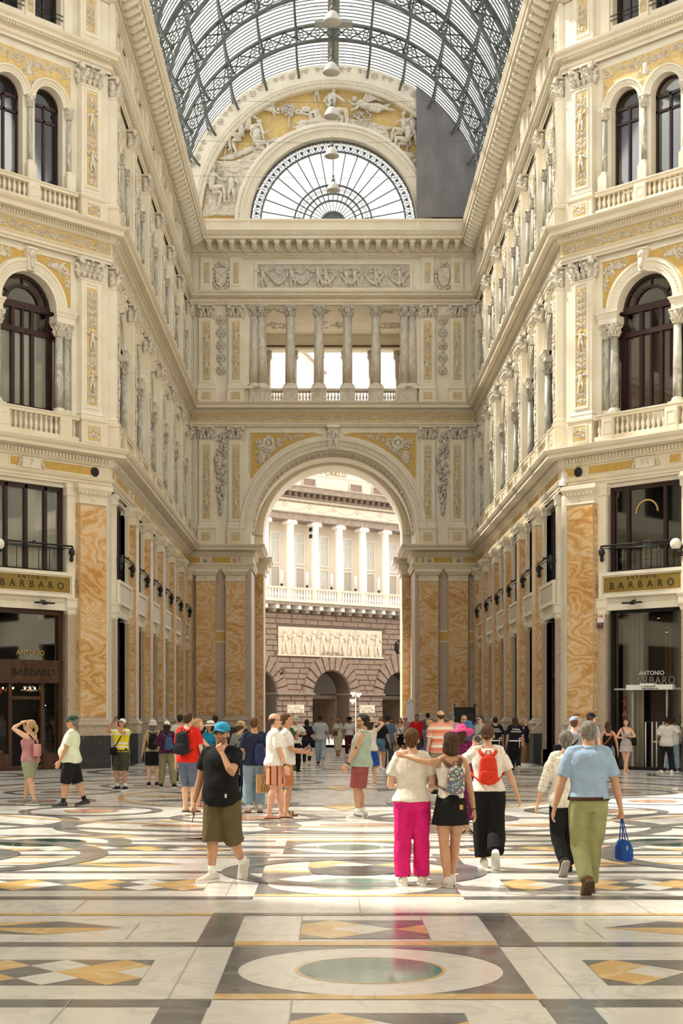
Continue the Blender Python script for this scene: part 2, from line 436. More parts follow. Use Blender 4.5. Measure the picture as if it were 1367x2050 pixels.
def cap_ground_mesh():
    mb = MB(); w, d = PW, .34
    mb.wrap([(0, 8.44), (.03, 8.46), (.03, 8.50), (.0, 8.52), (.0, 8.72), (.03, 8.76), (.09, 8.84), (.10, 8.86), (.14, 8.93), (.14, 9.06), (.10, 9.07)], -w / 2, w / 2, S, d)
    for i in range(7):
        x = -w / 2 + (i + .5) * w / 7
        mb.ball((x, -d - .05, 8.80), .05, .05, .07, S, 6, 4)
    mb.lathe([(.02, -.02), (.055, 0), (.05, .02), (0, .025)], 8, S, T=Matrix.Translation((0, -d - .01, 8.61)) @ Matrix.Rotation(PI / 2, 4, 'X'))
    return mb.mesh('capital')
def pil_upper_mesh(zb, zped, zbase, zcap, pd=PD, ornh=None):
    """pedestal from zb to zped, base to zbase, shaft to zcap"""
    mb = MB(); w = .78
    mb.box(-w / 2 - .07, w / 2 + .07, -pd - .10, .02, zb, zped - .08, S)
    mb.wrap([(.07, zped - .10), (.11, zped - .06), (.11, zped - .02), (.06, zped)], -w / 2, w / 2, S, pd + .03)
    box_panel(mb, -.29, .29, zb + .12, zped - .18, -pd - .10, S2, .045)
    mb.wrap([(.06, zped), (.07, zped + .05), (.03, zped + .09), (.03, zped + .12), (.05, zped + .16), (0, zbase)], -w / 2, w / 2, S2, pd)
    mb.box(-w / 2, w / 2, -pd, .02, zbase, zcap + .02, S2)
    box_panel(mb, -.27, .27, zbase + .10, zcap - .10, -pd, S2, .06, .03)
    mb.wrap([(0, zcap - .07), (.03, zcap - .05), (.03, zcap - .01), (0, zcap)], -w / 2, w / 2, S2, pd)
    return mb.mesh('pilaster')
me_pil1, me_cap1 = pil_ground_mesh(), cap_ground_mesh()
me_pil2 = pil_upper_mesh(Z2, 11.18, 11.42, 15.66)
me_pil3 = pil_upper_mesh(Z3, 18.28, 18.48, 21.86)
def pil_attic_mesh():
    mb = MB(); w = .78
    mb.box(-w / 2, w / 2, -.2, .02, Z4, Z5, S2); box_panel(mb, -.27, .27, Z4 + .28, Z5 - .2, -.2, S2, .06, .03); return mb.mesh('pilaster')
me_pil4 = pil_attic_mesh()

def add_pilasters(wall, u, storeys='1234', seed=0):
    if '1' in storeys:
        p = put('pilaster', me_pil1, wall, (u, 0, 0)); put('capital', me_cap1, p)
    if '2' in storeys:
        p = put('pilaster', me_pil2, wall, (u, 0, 0)); put('capital', me_capP, p, (0, 0, 15.66)); put('ornament', me_ornP[seed % 2], p, (0, -PD - .005, 11.64)); put('ornament', me_ornPed, p, (-.23, -PD - .115, 10.50))
    if '3' in storeys:
        p = put('pilaster', me_pil3, wall, (u, 0, 0)); put('capital', me_capP, p, (0, 0, 21.86)); put('ornament', me_ornP3[seed % 2], p, (0, -PD - .005, 18.68)); put('ornament', me_ornPed, p, (-.23, -PD - .115, 17.66))
    if '4' in storeys:
        p = put('pilaster', me_pil4, wall, (u, 0, 0)); put('ornament', me_ornA, p, (0, -.205, Z4 + .42))

# profiles of the long mouldings (projection, z)
PR1 = [(.10, 9.06), (.10, 9.14), (.14, 9.15), (.14, 9.24), (.18, 9.25), (.22, 9.33), (.22, 9.36), (.12, 9.37)]            # architrave
PR1F = [(.12, 9.37), (.12, 9.72)]
PR1C = [(.12, 9.72), (.2, 9.75), (.2, 9.78), (.24, 9.80), (.24, 9.98), (.30, 10.0), (.62, 10.02), (.62, 10.14), (.68, 10.16), (.74, 10.26), (.74, 10.3), (0, 10.34)]
PR2 = [(.12, 16.34), (.12, 16.42), (.17, 16.44), (.17, 16.52), (.22, 16.58), (.22, 16.6), (.16, 16.61)]
PR2C = [(.16, 17.0), (.22, 17.03), (.26, 17.08), (.30, 17.12), (.30, 17.2), (.56, 17.22), (.56, 17.36), (.64, 17.42), (.68, 17.48), (.68, 17.5), (0, 17.54)]
PR3 = [(.10, 22.54), (.10, 22.66), (.16, 22.68), (.16, 22.80), (.12, 22.81), (.12, 22.88), (.22, 22.92), (.34, 22.96), (.34, 23.04), (.42, 23.12), (.44, 23.2), (0, 23.23)]
PR4 = [(.05, 24.9), (.05, 24.95), (.14, 24.97), (.14, 25.0), (.18, 25.02), (.18, 25.16), (.26, 25.18), (.30, 25.24), (.30, 25.62), (.95, 25.64), (.95, 25.80), (1.0, 25.82), (1.08, 25.98), (1.10, 26.02), (0, 26.06)]

def dentils(mb, x0, x1, y0, y1, z0, z1, w, gap, m):
    n = int((x1 - x0) / (w + gap)); st = (x1 - x0) / max(n, 1)
    for i in range(n): mb.box(x0 + i * st + gap / 2, x0 + (i + 1) * st - gap / 2, y0, y1, z0, z1, m)
def modillions(mb, x0, x1, m):
    n = int((x1 - x0) / .56); st = (x1 - x0) / max(n, 1)
    for i in range(n):
        x = x0 + (i + .5) * st
        mb.box(x - .17, x + .17, -.30 - .56, -.28, 25.54, 25.63, m); mb.box(x - .13, x + .13, -.34, -.28, 25.22, 25.55, m)
        mb.tube([(x, -.30, 25.32), (x, -.46, 25.34), (x, -.66, 25.44), (x, -.80, 25.52)], [.15, .16, .14, .11], m, n=8)
        mb.ball((x, -.80, 25.50), .16, .08, .09, m, 8, 6)
        mb.ball((x + st / 2, -.6, 25.63), .08, .08, .03, m, 6, 4)

def cornices(wall, L, m0, m1, storeys='1234', gold=True, x0=0.):
    ML = lambda v: L if m1 > 0 else L + m1 * v           # inner corner shortens the run of things at projection v
    if '1' in storeys:
        a = MB(); a.mould(PR1, x0, L, S, m0, m1); a.obj('architrave', wall)
        a = MB(); a.mould(PR1F, x0, L, S, m0, m1); fr = a.obj('frieze', wall)
        a = MB(); a.mould(PR1C, x0, L, S, m0, m1); dentils(a, x0 + .1, L - .1, -.30, -.2, 9.83, 9.96, .075, .05, S2); a.obj('cornice', wall)
        b = MB(); n = int((L - x0 - .5) / 4.283 + .5) or 1; st = (L - x0) / n
        for i in range(n):
            u0 = x0 + i * st
            for (p, q) in ((.1, .5), (1.0, st - .5)): b.box(u0 + p, u0 + q, -.135, -.11, 9.42, 9.68, mt['ochre']); b.frame(u0 + p - .04, u0 + q + .04, 9.38, 9.72, .04, -.145, -.11, S2)
        if gold: b.obj('gold_inlay', fr)
    if '2' in storeys:
        a = MB(); a.mould(PR2, x0, L, S, m0, m1); a.obj('architrave', wall)
        a = MB(); a.mould([(.155, 16.6), (.155, 17.0)], x0, L, S, m0, m1); fr = a.obj('frieze', wall)
        a = MB(); a.mould(PR2C, x0, L, S, m0, m1); dentils(a, x0 + .1, L - .1, -.36, -.28, 17.10, 17.19, .05, .05, S2); a.obj('cornice', wall)
        n = max(1, round((L - x0) / 4.0)); st = (L - x0) / n
        key = round(st, 3)
        if key not in friz: friz[key] = rinceau(st, .38, 17, RL, mt['ochrelight'])
        for i in range(n): put('scroll_relief', friz[key], fr, (x0 + i * st, -.16, 16.61))
    if '3' in storeys:
        a = MB(); a.mould(PR3, x0, L, S, m0, m1); dentils(a, x0 + .1, L - .1, -.30, -.2, 22.88, 22.94, .05, .05, S2); a.obj('cornice', wall)
    if '4' in storeys:
        a = MB(); a.mould(PR4, x0, L, S, m0, m1); dentils(a, x0 + .1, L - .1, -.25, -.16, 25.03, 25.14, .07, .06, S2)
        a.mould([(.3, 25.2), (.34, 25.22), (.34, 25.26), (.3, 25.28)], x0, L, RL, m0, m1)
        modillions(a, x0 - (.4 if m0 > 0 else 0), L - (1.0 if m1 < 0 else -.4), mt['stone2']); a.obj('main_cornice', wall)
friz = {}

# ------------------------------------------------------------------ bays
HB = 1.66     # half the clear width of a bay between pilasters
def wall_plain(mb, x0, x1, z0, z1, m, y=0.): mb.add([(x0, y, z0), (x1, y, z0), (x1, y, z1), (x0, y, z1)], [(0, 1, 2, 3)], m)
def arch_cut(mb, x0, x1, z0, z1, cx, Rr, zs, hw, zb, dep, m, n=16):
    """wall face with an opening: rectangle of half width hw from zb to zs, arch radius Rr above zs"""
    wall_plain(mb, x0, cx - hw, z0, zs, m); wall_plain(mb, cx + hw, x1, z0, zs, m)
    if zb > z0: wall_plain(mb, cx - hw, cx + hw, z0, zb, m)
    arc = [(cx + Rr * cos(PI * i / n), zs + Rr * sin(PI * i / n)) for i in range(n + 1)]
    h = n // 2
    mb.add([(x, 0, z) for x, z in [(x1, zs), (x1, z1), (cx, z1)] + arc[h::-1]], [tuple(range(h + 4))], m)
    mb.add([(x, 0, z) for x, z in [(cx, z1), (x0, z1), (x0, zs)] + arc[:h - 1:-1]], [tuple(range(n - h + 4))], m)
    for a, b in zip(arc[:-1], arc[1:]): mb.add([(a[0], 0, a[1]), (b[0], 0, b[1]), (b[0], dep, b[1]), (a[0], dep, a[1])], [(0, 1, 2, 3)], m)
    for sx in (-1, 1):
        x = cx + sx * hw
        mb.add([(x, 0, zb), (x, dep, zb), (x, dep, zs), (x, 0, zs)], [(0, 1, 2, 3)], m)
        if hw > Rr: mb.add([(cx + sx * Rr, 0, zs), (x, 0, zs), (x, dep, zs), (cx + sx * Rr, dep, zs)], [(0, 1, 2, 3)], m)
    mb.add([(cx - hw, 0, zb), (cx + hw, 0, zb), (cx + hw, dep, zb), (cx - hw, dep, zb)], [(0, 1, 2, 3)], m)
def rect_cut(mb, x0, x1, z0, z1, a0, a1, b0, b1, dep, m):
    wall_plain(mb, x0, a0, z0, z1, m); wall_plain(mb, a1, x1, z0, z1, m)
    if b0 > z0: wall_plain(mb, a0, a1, z0, b0, m)
    if b1 < z1: wall_plain(mb, a0, a1, b1, z1, m)
    for x in (a0, a1): mb.add([(x, 0, b0), (x, dep, b0), (x, dep, b1), (x, 0, b1)], [(0, 1, 2, 3)], m)
    for z in (b0, b1): mb.add([(a0, 0, z), (a1, 0, z), (a1, dep, z), (a0, dep, z)], [(0, 1, 2, 3)], m)

def archivolt_mesh(Rr, w, zs, name='archivolt', egg=True, n=20, d=.10):
    mb = MB()
    mb.ring(0, zs, [(Rr, .02), (Rr, -d * .5), (Rr + w * .3, -d * .5), (Rr + w * .32, -d * .75), (Rr + w * .75, -d * .75), (Rr + w * .8, -d * 1.2), (Rr + w, -d * 1.2), (Rr + w, .02)], 0, PI, n, S2)
    if egg:
        k = int(PI * (Rr + w * .5) / .11)
        for i in range(k):
            a = PI * (i + .5) / k; mb.ball(((Rr + w * .53) * cos(a), -d * .8, zs + (Rr + w * .53) * sin(a)), .03, .03, .03, S2, 5, 3)
    return mb.mesh(name)
R2, ZS2 = 1.0, 14.5
R3, ZS3 = .52, 20.95
me_av2 = archivolt_mesh(R2, .38, ZS2); me_av3 = archivolt_mesh(R3, .24, ZS3, n=14)
def spandrel2():
    mb = MB(); Ro = R2 + .44; top = 16.12
    for s in (-1, 1):
        pts = []
        a0 = math.asin(min(1, (top - .02 - ZS2) / Ro)) if (top - ZS2) < Ro else PI / 2 - .12
        for i in range(9):
            a = .12 + (PI / 2 - .24) * i / 8
            pts.append((s * Ro * cos(a), ZS2 + Ro * sin(a)))
        pts = [p for p in pts if p[1] < top - .06]
        x_in = pts[-1][0]
        P = pts + [(x_in * .6, top), (s * 1.56, top), (s * 1.56, pts[0][1])]
        mb.poly(P, -.012, .01, mt['ochre'])
        r = random.Random(3)
        for (x, z, q) in ((1.34, 15.86, .19), (1.02, 15.92, .14), (1.44, 15.48, .10), (.74, 15.99, .09), (1.47, 15.20, .07), (1.2, 15.68, .09)):
            spiral(mb, s * x, z, q, r.uniform(0, 6), 1.3, s, RL, w=q * .2)
        for _ in range(46):
            x = r.uniform(.7, 1.5); z = 15.95 - (x - .7) * .0 - r.uniform(0, .12) - (.55 * r.random() if x > 1.3 else 0)
            mb.ball((s * x, -.02, z), .045, .025, .06, RL, 5, 4)
        mb.frame(min(s * .45, s * 1.62), max(s * .45, s * 1.62), 16.13, 16.19, .03, -.03, .01, S2)
    return mb.mesh('spandrel_relief')
def keystone(zc, h, w, d):
    mb = MB(); mb.poly([(-w * .35, zc), (w * .35, zc), (w * .5, zc + h), (-w * .5, zc + h)], -d, .02, S2)
    mb.ball((0, -d - .02, zc + h * .72), w * .42, .07, w * .42, RL, 8, 6); mb.tube([(0, -d, zc + h * .5), (0, -d - .03, zc + h * .2), (0, -d + .01, zc + .04)], [w * .3, w * .22, w * .12], RL, n=6)
    mb.box(-w * .6, w * .6, -d - .04, .02, zc + h - .06, zc + h, S2); return mb.mesh('keystone')
me_sp2 = spandrel2(); me_key2 = keystone(15.5, .72, .34, .2)
def column_mesh(r, h, m, zb=.22):
    mb = MB(); mb.box(-r * 1.5, r * 1.5, -r * 1.5, r * 1.5, 0, zb * .4, S2)
    mb.lathe([(r * 1.45, zb * .4), (r * 1.5, zb * .55), (r * 1.2, zb * .7), (r * 1.3, zb * .85), (r * 1.02, zb)], 14, S2)
    mb.lathe([(r, zb), (r * 1.0, h * .3), (r * .86, h)], 14, m); return mb.mesh('column')
me_col2 = column_mesh(.145, 2.5, mt['column']); me_col3 = column_mesh(.085, 1.85, mt['column'], .16)
def impost2():
    mb = MB()
    for s in (-1, 1):
        x0, x1 = (R2 - .02, 1.66) if s > 0 else (-1.66, -R2 + .02)
        mb.box(x0, x1, -.10, .5, 14.12, 14.34, S2)
        mb.wrap([(0, 14.3), (.03, 14.34), (.03, 14.38), (.08, 14.46), (.08, 14.5), (0, 14.5)], x0, x1, S2, .10)
    return mb.mesh('impost_block')
me_imp2 = impost2()

def balustrade(wall, x0, x1, zb, zt, y=-.26, ped=()):
    """rail with pedestals; balusters are children"""
    mb = MB()
    mb.box(x0, x1, y - .10, y + .12, zb, zb + .16, S); mb.box(x0, x1, y - .12, y + .14, zt - .14, zt, S)
    mb.box(x0, x1, y - .15, y + .14, zt - .04, zt, S)
    for a, b in ped: mb.box(a, b, y - .13, y + .13, zb, zt - .02, S); box_panel(mb, a + .06, b - .06, zb + .22, zt - .22, y - .13, S2, .03, .015)
    o = mb.obj('balustrade', wall)
    me = me_baluster if zt - zb < .86 else me_bal_b
    xs = sorted([x0] + [v for p in ped for v in p] + [x1]); spans = [(xs[i], xs[i + 1]) for i in range(0, len(xs), 2)]
    for a, b in spans:
        if b - a < .12: continue
        n = max(1, int((b - a) / .17)); st = (b - a) / n
        for i in range(n): put('baluster', me, o, (a + (i + .5) * st, y, zb + .15))

win_no = [0]
def window(wall, name_parts, x, style, rz):
    win_no[0] += 1
    w = put('window_%d' % win_no[0], None, None, kind='structure')
    w.matrix_world = wall.matrix_world @ Matrix.Translation((x, 0, 0))
    for nm, me in name_parts: put(nm, me, w)
    return w
def win2_meshes(cur, wood):
    f = MB(); y0, y1 = .32, .42
    f.ring(0, ZS2, [(R2 - .10, y1), (R2 - .10, y0), (R2, y0), (R2, y1)], 0, PI, 18, wood)
    f.ring(0, ZS2, [(R2 * .58, y1), (R2 * .58, y0), (R2 * .68, y0), (R2 * .68, y1)], 0, PI, 14, wood)
    for a in (35, 90, 145): f.tube([(R2 * .62 * cos(R(a)), y0 + .03, ZS2 + R2 * .62 * sin(R(a))), (R2 * .95 * cos(R(a)), y0 + .03, ZS2 + R2 * .95 * sin(R(a)))], .03, wood, n=4)
    for z0, z1 in ((14.40, 14.62), (13.66, 13.82)): f.box(-1.6, 1.6, y0 - .03, y1, z0, z1, wood)
    f.box(-1.6, 1.6, y0, y1, 11.2, 11.42, wood)
    for xx, ww in ((-.36, .06), (.36, .06), (-1.0, .09), (1.0, .09), (-1.55, .06), (1.55, .06), (0, .035)): f.box(xx - ww, xx + ww, y0, y1, 11.2, 14.5, wood)
    g = MB(); g.box(-1.6, 1.6, .38, .39, 11.3, 14.5, mt['glass'])
    g.poly([(R2 * .98 * cos(PI * i / 14), 14.5 + R2 * .98 * sin(PI * i / 14)) for i in range(15)], .38, .39, mt['glass'])
    c = MB(); c.box(-1.5, 1.5, .43, .44, 11.3, 13.7, cur)
    return [('window_frame', f.mesh('window_frame')), ('pane', g.mesh('pane')), ('curtain', c.mesh('curtain'))]
W2L, W2R = win2_meshes(mt['curtain'], mt['wood']), win2_meshes(mt['redcurtain'], mt['wood'])
def win3_meshes(cur):
    out = []
    f = MB(); g = MB(); c = MB(); y0, y1 = .26, .34; wd = mt['wood']
    f.ring(0, ZS3, [(R3 - .07, y1), (R3 - .07, y0), (R3, y0), (R3, y1)], 0, PI, 14, wd)
    for z0, z1 in ((20.88, 20.98), (20.42, 20.50), (18.3, 18.42)): f.box(-R3, R3, y0, y1, z0, z1, wd)
    for xx, ww in ((-R3 + .035, .035), (R3 - .035, .035), (0, .04)): f.box(xx - ww, xx + ww, y0, y1, 18.3, 20.95, wd)
    g.box(-R3, R3, .30, .31, 18.3, 20.95, mt['glass']); g.poly([(R3 * cos(PI * i / 12), ZS3 + R3 * sin(PI * i / 12)) for i in range(13)], .30, .31, mt['glass'])
    if cur: c.box(-R3 + .03, R3 - .03, .345, .35, 18.3, 20.5, mt['curtain'])
    out = [('window_frame', f.mesh('window_frame')), ('pane', g.mesh('pane'))]
    if cur: out.append(('curtain', c.mesh('curtain')))
    return out
W3L, W3R = win3_meshes(True), win3_meshes(False)
def win4_meshes():
    f = MB(); g = MB(); y0, y1 = .26, .34
    f.frame(-.48, .48, 23.55, 24.75, .06, y0, y1, mt['wood']); f.box(-.03, .03, y0, y1, 23.55, 24.75, mt['wood'])
    f.tube([(-.55, -.02, 23.72), (.55, -.02, 23.72)], .015, mt['iron']); f.tube([(-.55, -.02, 23.86), (.55, -.02, 23.86)], .015, mt['iron'])
    g.box(-.48, .48, .30, .31, 23.55, 24.75, mt['glass'])
    return [('window_frame', f.mesh('window_frame')), ('pane', g.mesh('pane'))]
W4 = win4_meshes()
def spandrel3():
    mb = MB(); Ro = R3 + .27; pts = []
    top = 22.3; c = .74
    left = [(-c + Ro * cos(a), ZS3 + Ro * sin(a)) for a in [PI * .98 - (PI * .98 - PI * .10) * i / 12 for i in range(13)]]
    right = [(-x, z) for x, z in reversed(left)]
    poly = [(-1.56, left[0][1])] + left + right + [(1.56, left[0][1]), (1.56, top), (-1.56, top)]
    # split in the middle to keep each polygon simple
    L = [(-1.56, left[0][1])] + [p for p in left if p[0] < -.02] + [(0, left[-1][1] + .12), (0, top), (-1.56, top)]
    mb.poly(L, -.012, .01, mt['ochrelight']); mb.poly([(-x, z) for x, z in reversed(L)], -.012, .01, mt['ochrelight'])
    r = random.Random(5)
    for s in (-1, 1):
        for x, z, q in ((1.38, 22.05, .16), (1.05, 22.12, .13), (.76, 22.08, .12), (.46, 22.05, .14), (.2, 22.05, .15), (.16, 21.72, .11), (1.46, 21.68, .08), (.14, 21.45, .07)):
            spiral(mb, s * x, z, q, r.uniform(0, 6), 1.3, s, RL, w=q * .18)
        for _ in range(40): mb.ball((s * r.uniform(.05, 1.52), -.015, r.uniform(21.85, 22.27)), .03, .02, .035, RL, 5, 4)
    mb.lathe([(.02, 0), (.1, .08), (.06, .2), (.14, .4), (0, .42)], 8, RL, 0, -.01, 21.6, sy=.4)
    return mb.mesh('spandrel_relief')
me_sp3 = spandrel3()
RAILP = [(.03, 0)]
def rail_mesh():
    mb = MB(); m = mt['iron']
    mb.tube([(-1.42, -.30, 7.05), (1.42, -.30, 7.05)], .032, m); mb.tube([(-1.42, -.24, 6.98), (1.42, -.24, 6.98)], .015, m)
    for s in (-1, 1):
        mb.tube([(s * 1.42, -.30, 7.05), (s * 1.46, -.28, 6.95), (s * 1.42, -.05, 6.85), (s * 1.4, .1, 6.9)], .035, m)
        mb.ball((s * 1.42, -.28, 6.86), .10, .10, .15, m, 7, 5); mb.ball((s * 1.42, -.26, 6.65), .07, .07, .10, m, 7, 5)
    mb.tube([(0, -.30, 7.05), (0, -.30, 7.12)], .05, m)
    for i in range(7):
        x = -1.2 + .4 * i; mb.tube([(x, .05, 6.25), (x, .05, 6.98)], .012, m, n=4)
    mb.tube([(-1.35, .05, 6.98), (1.35, .05, 6.98)], .02, m)
    return mb.mesh('railing')
me_rail = rail_mesh()
def ground_win_meshes(cur, brown=False):
    f = MB(); g = MB(); c = MB(); wd = mt['brownwood'] if brown else mt['wood']
    f.frame(-1.36, 1.36, 6.18, 8.93, .13, .14, .26, wd)
    for xx in ((-.72, -.0, .72) if cur else (-.72, .62)): f.box(xx - .055, xx + .055, .14, .26, 6.2, 8.9, wd)
    g.box(-1.3, 1.3, .20, .21, 6.2, 8.9, mt['glass'])
    if cur: c.box(-1.3, 1.3, .27, .28, 6.2, 8.9, mt['curtain'])
    out = [('window_frame', f.mesh('window_frame')), ('pane', g.mesh('pane'))]
    if cur: out.append(('curtain', c.mesh('curtain')))
    return out
WG_L, WG_R = ground_win_meshes(True), ground_win_meshes(False)
WG_S = [('window_frame', WG_L[0][1]), ('pane', (lambda b: (b.box(-1.3, 1.3, .20, .21, 6.2, 8.9, mt['darkglass']), b.mesh('pane'))[1])(MB()))]
def shop_side_mesh():
    f = MB(); wd = mt['wood']
    f.frame(-1.36, 1.36, 0, 5.05, .14, .16, .30, wd); f.box(-.05, .05, .16, .3, 0, 5.0, wd); f.box(-1.3, 1.3, .16, .3, 3.0, 3.2, wd)
    g = MB(); g.box(-1.3, 1.3, .24, .25, .1, 5.0, mt['darkglass'])
    return [('window_frame', f.mesh('window_frame')), ('pane', g.mesh('pane'))]
SHOP_S = shop_side_mesh()
def surround_mesh():
    """stone surround of one ground-floor bay: jambs, lintel, panel"""
    mb = MB()
    for s in (-1, 1):
        a, b = (1.36, HB + .02) if s > 0 else (-HB - .02, -1.36)
        mb.box(a, b, -.14, .3, 0, 4.98, mt['beige']); mb.box(a, b, -.16, .02, 0, .5, mt['beige'])
        mb.box(a, b, -.12, .3, 5.4, 8.75, S2)
        mb.wrap([(0, 4.9), (.03, 4.95), (.03, 5.05), (.07, 5.12), (.07, 5.34), (.1, 5.38), (.1, 5.42), (0, 5.43)], a, b, S2, .14)
        mb.wrap([(0, 8.66), (.04, 8.7), (.04, 8.85), (.08, 8.95), (.08, 9.04), (0, 9.06)], a, b, S2, .12)
    mb.box(-1.36, 1.36, -.12, .3, 5.02, 5.42, S2); dentils(mb, -1.34, 1.34, -.145, -.12, 5.24, 5.30, .035, .03, S)
    mb.box(-1.36, 1.36, .0, .3, 5.42, 6.2, S2)
    return mb.mesh('window_surround')
me_surr = surround_mesh()
def panel_mesh(gm):
    mb = MB(); mb.box(-1.52, 1.52, -.2, .05, 5.42, 6.2, S2); mb.frame(-1.55, 1.55, 5.42, 6.22, .11, -.25, -.15, mt['stone2'])
    mb.frame(-1.42, 1.42, 5.55, 6.09, .025, -.225, -.19, S)
    mb.box(-1.4, 1.4, -.212, -.19, 5.57, 6.07, gm); return mb.mesh('sign_board')
me_panel = panel_mesh(mt['beige'])

def storey2(wall, u, L=True, W=None):
    put('archivolt', me_av2, wall, (u, 0, 0)); put('spandrel_relief', me_sp2, wall, (u, 0, 0)); put('keystone', me_key2, wall, (u, 0, 0)); put('impost_block', me_imp2, wall, (u, 0, 0))
    for s in (-1, 1):
        for x, y in ((1.14, .02), (1.50, .16)):
            c = put('column', me_col2, wall, (u + s * x, y, 11.2)); put('capital', me_capC, c, (0, 0, 2.5))
    balustrade(wall, u - HB + .02, u + HB - .02, Z2 + .06, 11.2, ped=((u - 1.36, u - .93), (u + .93, u + 1.36)))
    window(wall, W, u, 2, 0)
def storey3(wall, u, W=None):
    for s in (-.74, .74):
        put('archivolt', me_av3, wall, (u + s, 0, 0)); window(wall, W, u + s, 3, 0)
    put('spandrel_relief', me_sp3, wall, (u, 0, 0))
    for x in (-1.46, 0, 1.46):
        c = put('column', me_col3, wall, (u + x, -.06, 18.8)); put('capital', me_capS, c, (0, 0, 1.83))
    mb = MB()
    for x in (-1.46, 0, 1.46): mb.box(u + x - .16, u + x + .16, -.2, .05, 18.25, 18.8, S2)
    mb.obj('column_block', wall)
    balustrade(wall, u - HB + .02, u + HB - .02, Z3 + .06, 18.3, y=-.2, ped=((u - .2, u + .2),))
def storey4(wall, u):
    for s in (-.72, .72): window(wall, W4, u + s, 4, 0)
    mb = MB()
    for s in (-1.42, 0, 1.42): mb.box(u + s - .16, u + s + .16, -.1, .02, Z4, Z5, S2)
    mb.obj('window_pier', wall)
    put('ornament', me_ornA, wall, (u, -.105, Z4 + .35), scale=(.7, 1, 1))

def body_bay(mb, x0, x1, u, attic=True):
    rect_cut(mb, x0, x1, 0, 5.2, u - 1.36, u + 1.36, 0, 5.02, .3, S2)
    rect_cut(mb, x0, x1, 5.2, 10.3, u - 1.36, u + 1.36, 6.2, 8.93, .3, S2)
    arch_cut(mb, x0, x1, 10.3, 17.5, u, R2, ZS2, 1.62, 11.2, .5, S2)
    for s in (-.74, .74):
        a, b = (x0, u) if s < 0 else (u, x1)
        arch_cut(mb, a, b, 17.5, 23.2, u + s, R3, ZS3, R3, 18.3, .4, S2, n=12)
        rect_cut(mb, a, b, 23.2, 26.0, u + s * .97 - .48, u + s * .97 + .48, 23.55, 24.75, .4, S2)
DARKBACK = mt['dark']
def back_of(mb, x0, x1):
    mb.box(x0, x1, 1.2, 1.5, 0, 26.9, S2)
    for z in (5.3, 10.3, 17.5, 23.2, 26.2): mb.box(x0, x1, .5, 1.25, z - .05, z + .05, S2)
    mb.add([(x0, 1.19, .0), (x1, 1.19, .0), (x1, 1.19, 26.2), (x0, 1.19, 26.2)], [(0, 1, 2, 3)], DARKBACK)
    mb.add([(x0, 0, 26.03), (x1, 0, 26.03), (x1, 1.5, 26.9), (x0, 1.5, 26.9)], [(0, 1, 2, 3)], S2)
# ------------------------------------------------------------------ the long side walls, the corner walls
HW, YN, YE = 7.45, 47.2, 73.8
LEN = YE - YN
PITCH = (LEN - .9) / 6
def side_wall(name, left):
    w = bpy.data.objects.new(name, None)
    body = MB()
    us = [.45 + PITCH * (k + .5) for k in range(6)]
    if not left: us = [LEN - u for u in us]
    for k, u in enumerate(sorted(us)):
        x0 = 0 if k == 0 else (sorted(us)[k - 1] + u) / 2; x1 = LEN if k == 5 else (u + sorted(us)[k + 1]) / 2
        body_bay(body, x0, x1, u)
    back_of(body, 0, LEN + (0 if left else .4)) if not left else back_of(body, -.4, LEN)
    me = body.mesh(name)
    w = put(name, me, None, (-HW, YN, 0) if left else (HW, YE, 0), (0, 0, R(90) if left else R(-90)), kind='structure')
    bpy.context.view_layer.update()
    m0, m1 = (.414, -1.0) if left else (-1.0, .414)
    cornices(w, LEN, m0, m1)
    for k in range(7):
        u = .48 + (LEN - .96) / 6 * k
        add_pilasters(w, u, '234' if k == (0 if left else 6) else '1234', seed=k)
    for u in us:
        put('window_surround', me_surr, w, (u, 0, 0)); put('panel', me_panel, w, (u, 0, 0))
        window(w, WG_S, u, 1, 0); window(w, SHOP_S, u, 0, 0); put('railing', me_rail, w, (u, 0, 0))
        storey2(w, u, W=W2L if left else W2R); storey3(w, u, W3L if left else W3R); storey4(w, u)
    return w
wall_left = side_wall('wall_left', True)
wall_right = side_wall('wall_right', False)

DL = 15.5                       # length of the octagon's corner walls
def corner_wall(name, left):
    body = MB(); T0 = .82; P = 4.40
    cs = [T0 + P * (k + .5) for k in range(3)]
    conv = (lambda t: DL - t) if left else (lambda t: t)
    for c in cs:
        u = conv(c); a, b = u - P / 2, u + P / 2
        if c == cs[0]:
            if left: b = DL
            else: a = 0
        if c == cs[2]:
            if left: a = 0
            else: b = DL
        body_bay(body, a, b, u)
    back_of(body, -.2, DL + .2)
    loc = (-HW - DL * sin(R(45)), YN - DL * cos(R(45)), 0) if left else (HW, YN, 0)
    w = put(name, body.mesh(name), None, loc, (0, 0, R(45) if left else R(-45)), kind='structure')
    bpy.context.view_layer.update()
    cornices(w, DL, .414, .414)
    for k in (0, 1): add_pilasters(w, conv(T0 + P * k), seed=k)
    for c in w.children:
        if c.name.startswith('pilaster') and c.data == me_pil1: c.scale = (1.13, 1, 1)
    u = conv(cs[0])
    put('window_surround', me_surr, w, (u, 0, 0))
    put('railing', me_rail, w, (u, 0, 0))
    window(w, WG_L if left else WG_R, u, 1, 0)
    storey2(w, u, W=W2L if left else W2R); storey3(w, u, W3L if left else W3R); storey4(w, u)
    return w, u
wall_left_corner, ucl = corner_wall('wall_left_corner', True)
wall_right_corner, ucr = corner_wall('wall_right_corner', False)

